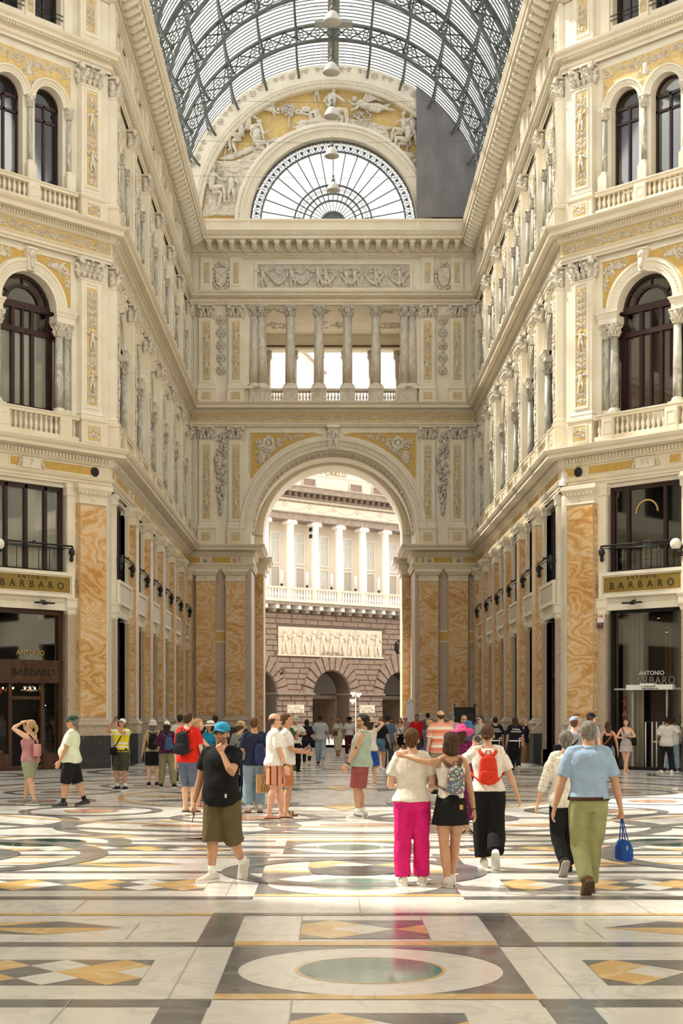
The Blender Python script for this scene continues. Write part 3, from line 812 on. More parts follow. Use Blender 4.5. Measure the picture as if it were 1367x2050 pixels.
# ------------------------------------------------------------------ end wall with the great arch, loggia, attic and lunette
XE = 2 * HW
E = lambda px: (px - 666.8) / 39.3 + HW          # picture column on the end wall -> x along the wall
def end_wall():
    mb = MB(); cx = HW; RA, ZA = 4.2, 11.0
    n = 32
    # ground and second storey with the arch
    arch_cut(mb, 0, XE, 0, 17.5, cx, RA, ZA, RA, 0, 4.0, S2, n=n)
    # third storey with loggia opening
    rect_cut(mb, 0, XE, 17.5, 23.2, cx - 4.1, cx + 4.1, 17.55, 22.5, .5, S2)
    wall_plain(mb, 0, XE, 23.2, 26.9, S2)
    # inner ring of the passage
    arch = [(cx + 3.75 * cos(PI * i / n), ZA + 3.75 * sin(PI * i / n)) for i in range(n + 1)]
    # back face, and the inner passage behind
    T = Matrix.Translation((0, 4.0, 0)); b2 = MB()
    arch_cut(b2, 0, XE, 0, 17.0, cx, 3.75, 11.3, 3.75, 0, 2.2, S2, n=n)
    mb.add(b2.v, b2.f, S2, False, T)
    T = Matrix.Translation((0, 6.2, 0)); b2 = MB()
    arch_cut(b2, -3, XE + 3, 0, 17.0, cx, 3.75, 11.3, 3.75, 0, .01, S2, n=n)
    mb.add(b2.v, b2.f, S2, False, T)
    mb.box(-1.5, 0, 0, 1.5, 0, 26.9, S2); mb.box(XE, XE + 1.5, 0, 1.5, 0, 26.9, S2)
    # loggia room: floor, ceiling, side walls, back beam
    mb.box(cx - 4.6, cx + 4.6, .3, 7.4, 17.2, 17.55, S2); mb.box(cx - 4.6, cx + 4.6, .5, 7.4, 22.7, 22.9, S2)
    mb.box(cx - 4.6, cx - 4.1, .5, 7.4, 17.5, 22.8, S2); mb.box(cx + 4.1, cx + 4.6, .5, 7.4, 17.5, 22.8, S2)
    mb.box(cx - 4.1, cx + 4.1, 6.4, 7.2, 21.9, 22.75, S2); mb.box(cx - 4.1, cx + 4.1, 6.32, 6.42, 22.0, 22.1, mt['brownwood'])
    mb.box(cx - 4.1, cx + 4.1, 6.3, 6.4, 21.9, 22.0, S)
    # top slab
    mb.box(0, XE, .02, 1.5, 26.75, 26.9, S2)
    w = put('wall_far', mb.mesh('wall_far'), None, (-HW, YE, 0), kind='structure'); bpy.context.view_layer.update()
    # cornices; the first breaks at the arch
    a = MB()
    for x0, x1, m0, m1 in ((0, cx - RA + .0, -1, 1), (cx + RA - .0, XE, 1, -1)):
        a.mould(PR1, x0, x1, S, m0, m1); a.mould(PR1F, x0, x1, S, m0, m1); a.mould(PR1C, x0, x1, S, m0, m1); dentils(a, x0 + .2, x1 - .1, -.30, -.2, 9.83, 9.96, .075, .05, S2)
        xx = x1 if m0 == -1 else x0; s = -1 if m0 == -1 else 1
        # return of the mouldings into the passage
        T = Matrix.Translation((xx, 0, 0)) @ Matrix.Rotation(R(90) if m0 == -1 else R(-90), 4, 'Z')
        for pr in (PR1, PR1F, PR1C):
            if m0 == -1: a.mould(pr, -.0, 4.0, S, 1, 0, T=T)
            else: a.mould(pr, -4.0, .0, S, 0, 1, T=T)
    a.obj('cornice', w)
    b = MB()
    for x0, x1 in ((376, 400), (424, 462), (470, 474), (478, 482), (832, 836), (843, 849), (868, 906), (926, 950)):
        b.box(E(x0), E(x1), -.135, -.11, 9.40, 9.69, mt['ochre']); b.frame(E(x0) - .03, E(x1) + .03, 9.37, 9.72, .03, -.145, -.11, S2)
    b.obj('gold_inlay', w)
    b = MB()
    for px in (412, 471, 858, 917): b.lathe([(.02, -.04), (.07, -.02), (.05, 0), (.13, .01), (.14, .05)], 12, RL, T=Matrix.Translation((E(px), -.15, 9.54)) @ Matrix.Rotation(PI / 2, 4, 'X') @ Matrix.Scale(-1, 4, (0, 0, 1)))
    b.obj('rosette', w)
    # second cornice etc via shared routine
    cornices(w, XE, -1, -1, '23'); 
    a = MB(); a.mould(PR4, 0, XE, S, -1, -1); dentils(a, .3, XE - .3, -.25, -.16, 25.03, 25.14, .07, .06, S2); modillions(a, .9, XE - .9, mt['stone2']); a.obj('main_cornice', w)
    a = MB(); a.box(.2, XE - .2, -.25, .3, 26.0, 26.75, S); a.mould([(.25, 26.70), (.32, 26.75), (.32, 26.84), (0, 26.86)], .2, XE - .2, S)
    for x in (E(498), E(835)): a.box(x - .06, x + .06, -.29, -.2, 26.02, 26.72, S2)
    a.obj('blocking_course', w)
    # ground pilasters and niches
    for px in (413, 472, 857, 916):
        p = put('pilaster', me_pil1, w, (E(px), 0, 0), scale=(1.1, 1, 1)); put('capital', me_cap1, p)
    b = MB(); g = MB()
    for px, hw in ((443, .26), (381, .22), (888, .26), (948, .22)):
        x = E(px)
        b.box(x - hw, x + hw, -.08, .02, 1.3, 8.3, mt['beige']); b.poly([(x - hw, 8.3), (x + hw, 8.3), (x + hw, 8.55), (x, 9.0), (x - hw, 8.55)], -.08, .02, mt['beige'])
        b.box(x - hw, x + hw, -.1, .02, 0, 1.3, mt['plinth'])
        g.box(x - hw, x + hw, -.10, -.06, 5.42, 5.9, mt['ochre']); g.box(x - hw, x + hw, -.12, -.06, 5.9, 5.97, S2); g.box(x - hw, x + hw, -.12, -.06, 5.35, 5.42, S2)
    b.obj('marble_strip', w); g.obj('gold_inlay', w)
    # arch jambs
    b = MB()
    for s in (-1, 1):
        x = cx + s * 4.2; a0, a1 = (x - .3, x + .02) if s < 0 else (x - .02, x + .3)
        b.box(a0, a1, -.18, .02, 0, 9.06, mt['beige'])
        xi0, xi1 = (cx - 4.2, cx - 4.16) if s < 0 else (cx + 4.16, cx + 4.2)
        b.box(xi0, xi1, .02, 4.0, 0, 9.06, mt['beige'])
        x = cx + s * 3.75; a0, a1 = (x - .45, x) if s < 0 else (x, x + .45)
        b.box(a0, a1, 3.85, 4.02, 0, 9.2, mt['orange']); xi0, xi1 = (x, x + .03) if s < 0 else (x - .03, x)
        b.box(min(xi0, xi1), max(xi0, xi1), 4.0, 6.2, 0, 9.2, mt['beige'])
        for z0, z1, p in ((9.2, 9.45, .12), (9.45, 9.75, .24), (9.75, 9.9, .4), (9.9, 10.1, .5)):
            if s < 0: b.box(x - .5, x + p, 3.85 - p * .5, 6.2, z0, z1, S2)
            else: b.box(x - p, x + .5, 3.85 - p * .5, 6.2, z0, z1, S2)
    b.obj('arch_pier', w)
    # archivolt and inner arches
    b = MB()
    b.ring(cx, ZA, [(4.18, .02), (4.18, -.12), (4.36, -.14), (4.38, -.20), (4.58, -.2), (4.60, -.28), (4.74, -.30), (4.78, -.22), (4.78, .02)], 0, PI, 48, S2)
    for s in (-1, 1): b.box(cx + s * 4.48 - .3, cx + s * 4.48 + .3, -.2, .02, 10.3, 11.0, S2)
    k = 96
    for i in range(k):
        a_ = PI * (i + .5) / k; b.ball((cx + 4.48 * cos(a_), -.2, ZA + 4.48 * sin(a_)), .045, .04, .045, RL, 5, 3)
    b.obj('archivolt', w)
    b = MB()
    for i in range(44):                                   # coffer ornament on the underside
        a_ = PI * (i + .5) / 44
        for y in (.5, 1.2):
            b.ball((cx + 4.16 * cos(a_), y, ZA + 4.16 * sin(a_)), .13, .16, .13, RL, 6, 4)
    b.ring(cx, ZA, [(4.2, .2), (4.10, .2), (4.10, .3), (4.2, .3)], 0, PI, 40, S2); b.ring(cx, ZA, [(4.2, 1.6), (4.08, 1.6), (4.08, 1.75), (4.2, 1.75)], 0, PI, 40, S2)
    b.ring(cx, 11.3, [(3.75, 3.99), (3.75, 3.9), (3.9, 3.88), (3.92, 3.82), (4.15, 3.82), (4.2, 3.9)], 0, PI, 40, S)
    b.ring(cx, 11.3, [(3.95, 3.83), (3.97, 3.78), (4.02, 3.78), (4.04, 3.83)], 0, PI, 60, RL)
    b.obj('inner_arch', w)
    # keystone figure
    b = MB(); b.poly([(cx - .22, 15.2), (cx + .22, 15.2), (cx + .26, 16.25), (cx - .26, 16.25)], -.42, .02, S2); putto(b, cx, 15.25, .9, RL, arm=.3, y=-.5); b.box(cx - .32, cx + .32, -.55, .02, 16.22, 16.36, S2)
    b.obj('keystone', w)
    # spandrels
    for s in (-1, 1):
        b = MB(); Ro = 4.95; top = 16.05; xo = 4.2
        arc = [(s * Ro * cos(R(a_)), ZA + Ro * sin(R(a_))) for a_ in [33 + 51 * i / 14 for i in range(15)]]
        arc = [p for p in arc if abs(p[0]) < xo and p[1] < top - .05]
        P = [(cx + x, z) for x, z in arc + [(s * .95, top), (s * xo, top), (s * xo, arc[0][1])]]
        b.poly(P, -.03, .01, mt['ochre'])
        xs = [p[0] for p in P]
        r = random.Random(9)
        for _ in range(46):
            x = r.uniform(1.3, 4.0); zlo = ZA + sqrt(max(0, Ro * Ro - x * x)) + .22; zhi = top - .15
            if zlo > zhi: continue
            z = r.uniform(zlo, zhi); q = min(.2, .09 + (zhi - zlo) * .08)
            spiral(b, cx + s * x, z, q * r.uniform(.6, 1), r.uniform(0, 6), 1.1, r.choice((-1, 1)), RL, w=q * .2, y=-.05)
        for i in range(10):
            a_ = 2 * PI * i / 10; b.ball((cx + s * 3.3 + .26 * cos(a_), -.06, 15.5 + .26 * sin(a_)), .12, .04, .12, RL, 6, 4)
        b.ball((cx + s * 3.3, -.07, 15.5), .14, .05, .14, RL, 7, 5)
        b.tube([(cx + s * 1.15, -.05, top), (cx + s * (xo + .04), -.05, top), (cx + s * (xo + .04), -.05, 14.0)], .035, S2, n=4)
        b.obj('spandrel_relief', w)
    # second-storey pilasters with hanging fruit between
    for px in (413.5, 472.5, 855.5, 914.5):
        p = put('pilaster', me_pil2, w, (E(px), 0, 0), scale=(.95, .8, 1)); put('capital', me_capP, p, (0, 0, 15.66)); put('ornament', me_ornP[int(px) % 2], p, (0, -PD - .005, 11.64)); put('ornament', me_ornPed, p, (-.23, -PD - .115, 10.50))
        p = put('pilaster', me_pil3, w, (E(px), 0, 0), scale=(.95, .8, 1)); put('capital', me_capP, p, (0, 0, 21.86)); put('ornament', me_ornP3[int(px) % 2], p, (0, -PD - .005, 18.68)); put('ornament', me_ornPed, p, (-.23, -PD - .115, 17.66))
        p = put('pilaster', me_pil4, w, (E(px), 0, 0), scale=(.8, .6, 1)); put('ornament', me_ornA, p, (0, -.205, Z4 + .42))
    def garland(zt, zb, wmax, seed):
        b = MB(); r = random.Random(seed); nn = 110
        for i in range(nn):
            t = i / nn; ww = wmax * (.35 + .65 * sin(PI * min(1, t * 1.15 + .05)) ** .8) * (1 if t < .82 else (1 - t) / .18 + .1)
            q = r.uniform(.06, .10); b.ball((r.uniform(-ww, ww), -.05 - r.uniform(0, .1), zt - t * (zt - zb)), q, q, q * 1.1, mt['greyrelief'], 6, 4)
        return b.mesh('fruit_garland')
    def rosettes(zt, zb, k, mat_):
        b = MB()
        for i in range(k):
            z = zt - (i + .5) * (zt - zb) / k
            for j in range(8): b.ball((.16 * cos(j * PI / 4), -.05, z + .16 * sin(j * PI / 4)), .10, .05, .10, mat_, 6, 4)
            b.ball((0, -.10, z), .10, .07, .10, mat_, 6, 5)
            if i < k - 1: b.tube([(0, -.04, z - .2), (0, -.04, z - (zt - zb) / k + .2)], .06, mat_, n=5)
        return b.mesh('rosette_string')
    mg = garland(16.0, 11.9, .27, 2); mr = rosettes(22.1, 18.9, 5, mt['greyrelief'])
    for px in (442.5, 886): put('fruit_garland', mg, w, (E(px), 0, 0)); put('rosette_string', mr, w, (E(px), 0, 0))
    side = candelabra(.34, 4.1, 31, RL, None); side3 = candelabra(.34, 3.4, 33, RL, None)
    for px in (379, 951):
        put('ornament', side, w, (E(px), -.01, 11.7)); put('ornament', side3, w, (E(px), -.01, 18.7))
    b = MB()
    for px in (379, 951): b.frame(E(px) - .26, E(px) + .26, 11.5, 15.95, .04, -.04, .01, S); b.frame(E(px) - .26, E(px) + .26, 18.6, 22.2, .04, -.04, .01, S); b.frame(E(px) - .26, E(px) + .26, 23.5, 24.7, .04, -.04, .01, S)
    b.obj('panel_frame', w)
    # loggia columns, pedestals, balusters, back row
    me_lc = column_mesh(.26, 3.7, mt['warmcolumn'], .3); me_lcap = capital(.62, .55, .2, mt['greyrelief'])
    xs = [cx + 1.456 * (k - 2.5) for k in range(6)] + [cx - 4.05, cx + 4.05]
    for i, x in enumerate(xs):
        c = put('column', me_lc, w, (x, .12, 18.25)); put('capital', me_lcap, c, (0, 0, 3.7))
        if i < 6: c = put('column', me_lc, w, (x, 6.8, 17.6), scale=(.85, .85, 1.02)); put('capital', me_lcap, c, (0, 0, 3.7))
    b = MB()
    b.box(cx - 4.25, cx + 4.25, -.25, .35, 17.5, 17.64, mt['warmcolumn']); b.box(cx - 4.25, cx + 4.25, -.22, .34, 18.14, 18.26, mt['warmcolumn'])
    spans = []; px_ = [x for x in sorted(xs)]
    for i, x in enumerate(px_):
        if i in (0, 7): continue
        h_ = .40
        if i == 1: b.box(cx - 4.25, x + .5, -.2, .32, 17.6, 18.2, mt['warmcolumn']); continue
        if i == 6: b.box(x - .5, cx + 4.25, -.2, .32, 17.6, 18.2, mt['warmcolumn']); continue
        b.box(x - h_, x + h_, -.2, .32, 17.6, 18.2, mt['warmcolumn'])
    bl = b.obj('balustrade', w)
    for i in range(1, 6):
        a0, a1 = px_[i] + (.5 if i == 1 else .4), px_[i + 1] - (.5 if i == 5 else .4)
        for k in range(4): put('baluster', me_baluster, bl, (a0 + (k + .5) * (a1 - a0) / 4, .05, 17.62))
    b = MB(); r = random.Random(4)                         # ceiling relief in the loggia
    for x in (-3, 0, 3):
        for y in (1.4, 4.4):
            for _ in range(26): b.ball((cx + x + r.uniform(-.7, .7), y + r.uniform(-.6, .6), 22.69), .12, .10, .05, mt['greyrelief'], 6, 4)
    b.obj('ceiling_relief', w)
    # attic: shields, putti frieze
    for px in (442.5, 888):
        b = MB(); x = E(px)
        pts = [(.0, 23.42), (.22, 23.6), (.30, 23.95), (.26, 24.35), (0, 24.45)]
        P = [(x + a_, z) for a_, z in pts] + [(x - a_, z) for a_, z in reversed(pts[1:-1])]
        b.poly(P, -.16, .0, mt['relief'])
        for i in range(18):
            t = 2 * PI * i / 18; b.ball((x + .40 * cos(t), -.06, 23.98 + .62 * sin(t)), .11, .07, .11, RL, 6, 4)
        b.ball((x, -.12, 24.66), .18, .1, .10, RL, 7, 5); b.box(x - .03, x + .03, -.19, -.15, 23.6, 24.35, S2); b.box(x - .24, x + .24, -.19, -.15, 23.95, 24.01, S2)
        b.obj('shield', w)
    b = MB(); x0, x1 = E(510), E(825)
    b.frame(x0, x1, 23.3, 24.72, .12, -.08, .01, S2); b.box(x0 + .1, x1 - .1, -.02, .01, 23.4, 24.6, mt['greyrelief'])
    b.obj('relief_ground', w)
    b = MB()
    for i, fx in enumerate((.35, 2.2, 3.9, 4.45, 5.35, 5.95, 6.9, 7.6)[:0] or [.5, 2.0, 3.35, 3.75, 4.75, 5.2, 6.3, 7.5]):
        putto(b, x0 + fx * (x1 - x0) / 8.0, 23.42, 1.05, RL, arm=.35, lean=(-.15, .18, -.2, .2)[i % 4], flip=(-1) ** i, y=-.09)
    for i in range(6):
        xa = x0 + .75 + i * 1.22
        for k in range(14):
            t = k / 13; b.ball((xa + t * .9, -.09, 24.05 - .42 * sin(PI * t)), .085, .07, .085, RL, 6, 4)
        b.tube([(xa + .9 * t, -.06, 24.25 + .15 * sin(9 * t + i)) for t in [j / 10 for j in range(11)]], .035, RL, n=5)
    b.obj('putti_relief', w)
    return w
wall_far = end_wall()

# ------------------------------------------------------------------ lunette
LZ = 26.85; LR = 7.75; FR = 4.25
def lunette():
    mb = MB(); n = 48; cx = HW; y = 0.
    outer = [(cx + LR * cos(PI * i / n), LZ + .3 + LR * sin(PI * i / n)) for i in range(n + 1)]
    inner = [(cx + FR * cos(PI * i / n), LZ + FR * sin(PI * i / n)) for i in range(n + 1)]
    for i in range(n):
        a, b_ = outer[i], outer[i + 1]; c, d = inner[i], inner[i + 1]
        for yy in (.35, .9): mb.add([(a[0], yy, a[1]), (b_[0], yy, b_[1]), (d[0], yy, d[1]), (c[0], yy, c[1])], [(0, 1, 2, 3)], mt['ochrelight'])
        mb.add([(c[0], .0, c[1]), (d[0], .0, d[1]), (d[0], .9, d[1]), (c[0], .9, c[1])], [(0, 1, 2, 3)], S2)
    w = put('wall_lunette', mb.mesh('wall_lunette'), None, (-HW, YE, 0), kind='structure')
    b = MB()
    b.ring(cx, LZ, [(4.25, .35), (4.25, .1), (4.62, .02), (4.64, -.08), (4.92, -.10), (4.94, -.02), (5.02, .0), (5.05, .35)], 0, PI, 64, S2)
    k = 110
    for i in range(k):
        a_ = PI * (i + .5) / k; b.ball((cx + 4.80 * cos(a_), -.10, LZ + 4.80 * sin(a_)), .055, .05, .055, RL, 5, 4)
    b.obj('fanlight_archivolt', w)
    b = MB()
    b.ring(cx, LZ + .05, [(6.72, .35), (6.72, .0), (6.78, -.08), (7.05, -.10), (7.08, -.14), (7.35, -.14), (7.38, -.04), (7.9, -.04), (7.9, .35)], 0, PI, 64, S2)
    k = 150
    for i in range(k):
        a_ = PI * (i + .5) / k; b.ball((cx + 6.92 * cos(a_), -.10, LZ + .05 + 6.92 * sin(a_)), .05, .05, .09, RL, 5, 4)
    k = 11
    for i in range(k):
        a_ = PI * (i + .5) / k; c0 = (cx + 7.63 * cos(a_), LZ + .05 + 7.63 * sin(a_))
        T = Matrix.Translation((c0[0], -.04, c0[1])) @ Matrix.Rotation(-(a_ - PI / 2), 4, 'Y')
        for j in range(8): b.ball((.13 * cos(j * PI / 4), -.03, .13 * sin(j * PI / 4)), .07, .04, .07, RL, 5, 4, T=T)
        b.ball((0, -.05, 0), .07, .05, .07, RL, 6, 4, T=T)
        sb = MB()
        for s in (-1, 1):
            for q in (.45, .80): spiral(sb, s * q, 0, .14, 0 if s > 0 else PI, 1.2, s, RL, w=.025, y=-.02, n=9)
        b.add(sb.v, sb.f, RL, True, T)
    b.obj('outer_archivolt', w)
    return w
lun = lunette()

# relief of figures, trees and clouds in the lunette: height field modelled as meshes
def figure_relief(name, segs, blobs=(), m=None):
    """human relief figure: list of (points, radii) limbs in metres, x right z up, around the origin"""
    mb = MB(); m = m or mt['relief']
    for pts, rs in segs: mb.tube([(x, -.16 + dy, z) for x, z, dy in pts], rs, m, n=10, flat=.75)
    for (x, z, dy, rx, ry, rz) in blobs: mb.ball((x, -.16 + dy, z), rx, ry, rz, m, 12, 9)
    return mb
def seated(k=1., flip=1, armup=False):
    s = lambda *p: [(flip * a * k, b * k, c * k) for a, b, c in p]
    segs = [(s((0, .02, 0), (-.03, .25, -.03), (-.02, .45, -.03), (0, .62, 0), (.02, .74, 0)), [.15 * k, .13 * k, .16 * k, .17 * k, .05 * k]),
            (s((.02, .72, 0), (.04, .84, -.02)), [.06 * k, .05 * k]),
            (s((0, .04, -.03), (.25, .10, -.08), (.46, .12, -.08), (.52, -.15, -.05), (.50, -.45, -.02), (.62, -.50, -.03)), [.14 * k, .11 * k, .08 * k, .075 * k, .05 * k, .035 * k]),
            (s((.02, -.02, 0), (.26, -.06, 0), (.38, -.12, 0), (.34, -.38, 0), (.26, -.62, 0), (.38, -.66, -.01)), [.14 * k, .11 * k, .08 * k, .07 * k, .045 * k, .035 * k]),
            (s((.12, .62, -.04), (.3, .48, -.09), (.46, .62, -.1) if armup else (.42, .36, -.1)), [.06 * k, .05 * k, .035 * k]),
            (s((-.13, .62, 0), (-.26, .42, -.03), (-.14, .22, -.07)), [.06 * k, .05 * k, .035 * k])]
    bl = [(flip * .05 * k, .95 * k, -.02 * k, .095 * k, .09 * k, .12 * k), (flip * .0 * k, 1.0 * k, 0, .11 * k, .09 * k, .09 * k)]
    return figure_relief('f', segs, bl)
def flying(k=1., flip=1):
    s = lambda *p: [(flip * a * k, b * k, c * k) for a, b, c in p]
    segs = [(s((0, 0, 0), (.22, .05, 0), (.42, .10, 0), (.5, .12, 0)), [.13 * k, .12 * k, .15 * k, .06 * k]),
            (s((.02, .03, 0), (-.3, .05, -.03), (-.6, .0, 0), (-.85, -.02, 0)), [.12 * k, .10 * k, .06 * k, .03 * k]),
            (s((.02, -.03, 0), (-.28, -.1, -.02), (-.5, .08, 0), (-.72, .2, 0)), [.12 * k, .09 * k, .06 * k, .03 * k]),
            (s((.42, .1, -.05), (.6, .0, -.08), (.8, .1, -.08)), [.055 * k, .045 * k, .03 * k]),
            (s((.40, .1, -.03), (.5, -.12, -.08), (.68, -.2, -.08)), [.055 * k, .045 * k, .03 * k])]
    bl = [(flip * .60 * k, .22 * k, -.02, .09 * k, .08 * k, .11 * k)]
    mb = figure_relief('f', segs, bl)
    for i in range(6): mb.tube([(flip * (.32 - .03 * i) * k, -.14, .15 * k), (flip * (.20 - .07 * i) * k, -.18, (.42 - .02 * i) * k), (flip * (-.05 - .09 * i) * k, -.14, (.52 - .06 * i) * k)], [.04 * k, .05 * k, .015 * k], mt['relief'], n=6)
    return mb
def cloud(pts, seed, m=None, q=.22, flat=.5):
    mb = MB(); r = random.Random(seed); m = m or mt['relief']
    for x, z, s_ in pts:
        for _ in range(9):
            mb.ball((x + r.uniform(-1, 1) * s_, -.04, z + r.uniform(-.5, .5) * s_), q * r.uniform(.8, 1.6) * (.4 + s_), .09, q * r.uniform(.5, .9) * (.4 + s_), m, 10, 7)
    return mb
def tree_relief(h, seed, crown=.4):
    mb = MB(); r = random.Random(seed); mb.tube([(0, -.05, 0), (.05, -.07, h * .5), (0, -.06, h)], [.06, .045, .02], mt['relief'], n=6)
    for _ in range(60):
        a = r.uniform(0, 2 * PI); q = crown * sqrt(r.random())
        mb.ball((q * cos(a), -.07 - r.uniform(0, .08), h + q * sin(a)), .07, .05, .06, mt['greyrelief'], 5, 4)
    return mb
LP = lambda px, py: ((px - 666.8) / 39.3 + HW, .32, CAM_H + (1426 - py) / 39.3)
def lun_place(mb, name, px, py, rot=0., sc=1.):
    o = mb.obj(name, lun, LP(px, py)); o.rotation_euler = (0, rot, 0); o.scale = (sc, .8 if sc > 1 else 1, sc); return o
lun_place(seated(1.5), 'seated_figure', 664, 225, 0.05)
lun_place(seated(1.25, 1, True), 'seated_figure', 512, 288, .1)
lun_place(seated(1.2, -1), 'seated_figure', 482, 272, -.1)
lun_place(seated(1.2), 'seated_figure', 500, 258, -.15)
lun_place(flying(1.45, -1), 'winged_figure', 742, 212, .1)
lun_place(flying(.95, 1), 'winged_figure', 533, 214, .5)
lun_place(seated(1.25), 'seated_figure', 424, 378, .0)
lun_place(seated(1.15, -1), 'seated_figure', 815, 282, .1)
lun_place(seated(1.0, -1), 'seated_figure', 806, 262, .1)
b = MB(); putto(b, 0, 0, 1.5, mt['relief'], arm=.2, y=-.15); lun_place(b, 'standing_figure', 462, 402)
b = MB(); putto(b, 0, 0, 1.7, mt['relief'], arm=.6, y=-.15); lun_place(b, 'standing_figure', 826, 290)
b = MB(); putto(b, 0, 0, .9, mt['relief'], arm=.2, y=-.13); lun_place(b, 'standing_figure', 634, 200); 
cl = MB()
for x, z, w_, h_ in ((-.7, 0, .5, .5), (-1.5, .2, .6, .3), (-2.2, .25, .45, .2), (-2.9, .35, .35, .12), (-.2, -.35, .5, .4), (.4, -.55, .6, .3), (.9, -.4, .5, .25)):
    r = random.Random(int(x * 10)); 
    for _ in range(8): cl.ball((x + r.uniform(-.5, .5) * w_, -.02, z + r.uniform(-.4, .4) * h_), w_ * .45, .11, h_ * .45, mt['relief'], 10, 7)
lun_place(cl, 'cloud_relief', 662, 225)
def ground_relief(pts, seed):
    mb = MB(); mb.poly(pts, -.06, .03, mt['relief']); r = random.Random(seed)
    for i in range(len(pts) * 7):
        a = pts[i % len(pts)]; b_ = pts[(i * 3 + 1) % len(pts)]; t = r.random()
        mb.ball((a[0] * (1 - t) + b_[0] * t, -.05, a[1] * (1 - t) + b_[1] * t), r.uniform(.2, .45), .07, r.uniform(.06, .12), mt['relief'], 9, 6)
    return mb
def LXZ(l): return [((px - 666.8) / 39.3, (1426 - py) / 39.3 + CAM_H - LZ) for px, py in l]
g = ground_relief(LXZ([(404, 425), (478, 425), (486, 400), (498, 362), (530, 320), (575, 290), (560, 272), (528, 284), (500, 305), (470, 318), (440, 318), (421, 322)]), 1)
g.obj('landscape_relief', lun, (HW, .32, LZ))
g = ground_relief(LXZ([(598, 262), (606, 240), (640, 234), (660, 240), (690, 232), (725, 236), (745, 246), (775, 252), (782, 276), (755, 266), (720, 254), (664, 246), (630, 250)]), 2)
g.obj('landscape_relief', lun, (HW, .32, LZ))
g = ground_relief(LXZ([(806, 306), (834, 310), (834, 345), (820, 326), (800, 300)]), 3); g.obj('landscape_relief', lun, (HW, .32, LZ))
for px, py, h_, cr in ((449, 318, 1.1, .38), (433, 316, .7, .3), (462, 312, 1.6, .35), (470, 296, 2.0, .35), (577, 256, 1.0, .36), (725, 248, .4, .5), (412, 405, 2.2, .35), (815, 300, 1.2, .3), (432, 402, 1.6, .3)):
    lun_place(tree_relief(h_, int(px), cr), 'tree_relief', px, py)

# fan window
def fan_window():
    w = put('window_fan', None, None, (0, YE + .45, LZ - .03), kind='structure'); n = 60; ir = mt['steel']
    w.name = 'window_%d' % (win_no[0] + 1); win_no[0] += 1
    f = MB()
    def arc(r_, t_=.04): f.ring(0, 0, [(r_ - t_, .05), (r_ - t_, -.05), (r_ + t_, -.05), (r_ + t_, .05), (r_ - t_, .05)], 0, PI, n, ir)
    for r_ in (4.22, 3.72, 2.0, 1.55, 1.2): arc(r_)
    arc(.62, .05)
    for i in range(1, 18):
        a = PI * i / 18; f.tube([(1.2 * cos(a), 0, 1.2 * sin(a)), (3.72 * cos(a), 0, 3.72 * sin(a))], .034, ir, n=4)
        if i % 1 == 0: f.tube([(.62 * cos(a), 0, .62 * sin(a)), (1.2 * cos(a), 0, 1.2 * sin(a))], .022, ir, n=4)
    f.box(-4.25, 4.25, -.06, .06, -.02, .06, ir); f.obj('window_frame', w)
    g = MB(); g.poly([(4.2 * cos(PI * i / n), 4.2 * sin(PI * i / n)) for i in range(n + 1)], .06, .07, mt['fanglass']); g.obj('pane', w)
    d = MB(); d.poly([(.6 * cos(PI * i / 16), .6 * sin(PI * i / 16)) for i in range(17)], -.02, .03, mt['steel']); d.obj('panel', w)
    k = 34; pm = MB()                                      # palmette cell, shared
    rr = [(.17 * cos(t), .0, .21 * sin(t)) for t in [2 * PI * j / 14 for j in range(15)]]
    pm.tube([(x, 0, z) for x, y, z in rr], .016, ir, n=4, cap=False)
    for t in (-60, -30, 0, 30, 60): pm.tube([(0, 0, -.12), (.06 * sin(R(t)), 0, -.02 + .0), (.12 * sin(R(t)), 0, .03 + .09 * cos(R(t)))], [.012, .028, .01], ir, n=5)
    pm.tube([(-.07, 0, -.15), (0, 0, -.1), (.07, 0, -.15)], .018, ir, n=5)
    me = pm.mesh('palmette')
    for i in range(k):
        a = PI * (i + .5) / k
        o = put('palmette', me, w, (3.97 * cos(a), 0, 3.97 * sin(a))); o.rotation_euler = (0, PI / 2 - a, 0)
    sc_ = MB()
    for s in (-1, 1): spiral(sc_, s * .09, 0, .09, PI / 2, 1.1, s, ir, w=.012, y=0, n=10, leaf=False)
    me = sc_.mesh('scroll')
    for i in range(18):
        a = PI * (i + .5) / 18; o = put('scroll', me, w, (1.78 * cos(a), 0, 1.78 * sin(a))); o.rotation_euler = (0, PI / 2 - a, 0)
    return w
fan_window()
# the grey protective sheet over the right of the lunette
b = MB(); ns = 24; v = []
x0, x1 = (833 - 666.8) / 39.3, 7.45
for j in range(ns + 1):
    z = 26.95 + (33.6 - 26.95) * j / ns
    for i in range(13):
        x = x0 + (x1 - x0) * i / 12
        lim = sqrt(max(0, 7.7 ** 2 - (z - LZ - .3) ** 2)) if z > LZ + .3 else 7.6
        v.append((min(x, max(lim, x0)), YE - .24 + .02 * sin(i * 1.3 + j * .3), z))
f_ = [(j * 13 + i, j * 13 + i + 1, (j + 1) * 13 + i + 1, (j + 1) * 13 + i) for j in range(ns) for i in range(12)]
b.add(v, f_, mt['netting'])
o = b.obj('protective_sheet'); md = o.modifiers.new('thickness', 'SOLIDIFY'); md.thickness = .03
tag(o, 'dark grey protective sheet covering the right side of the lunette relief', 'sheet')
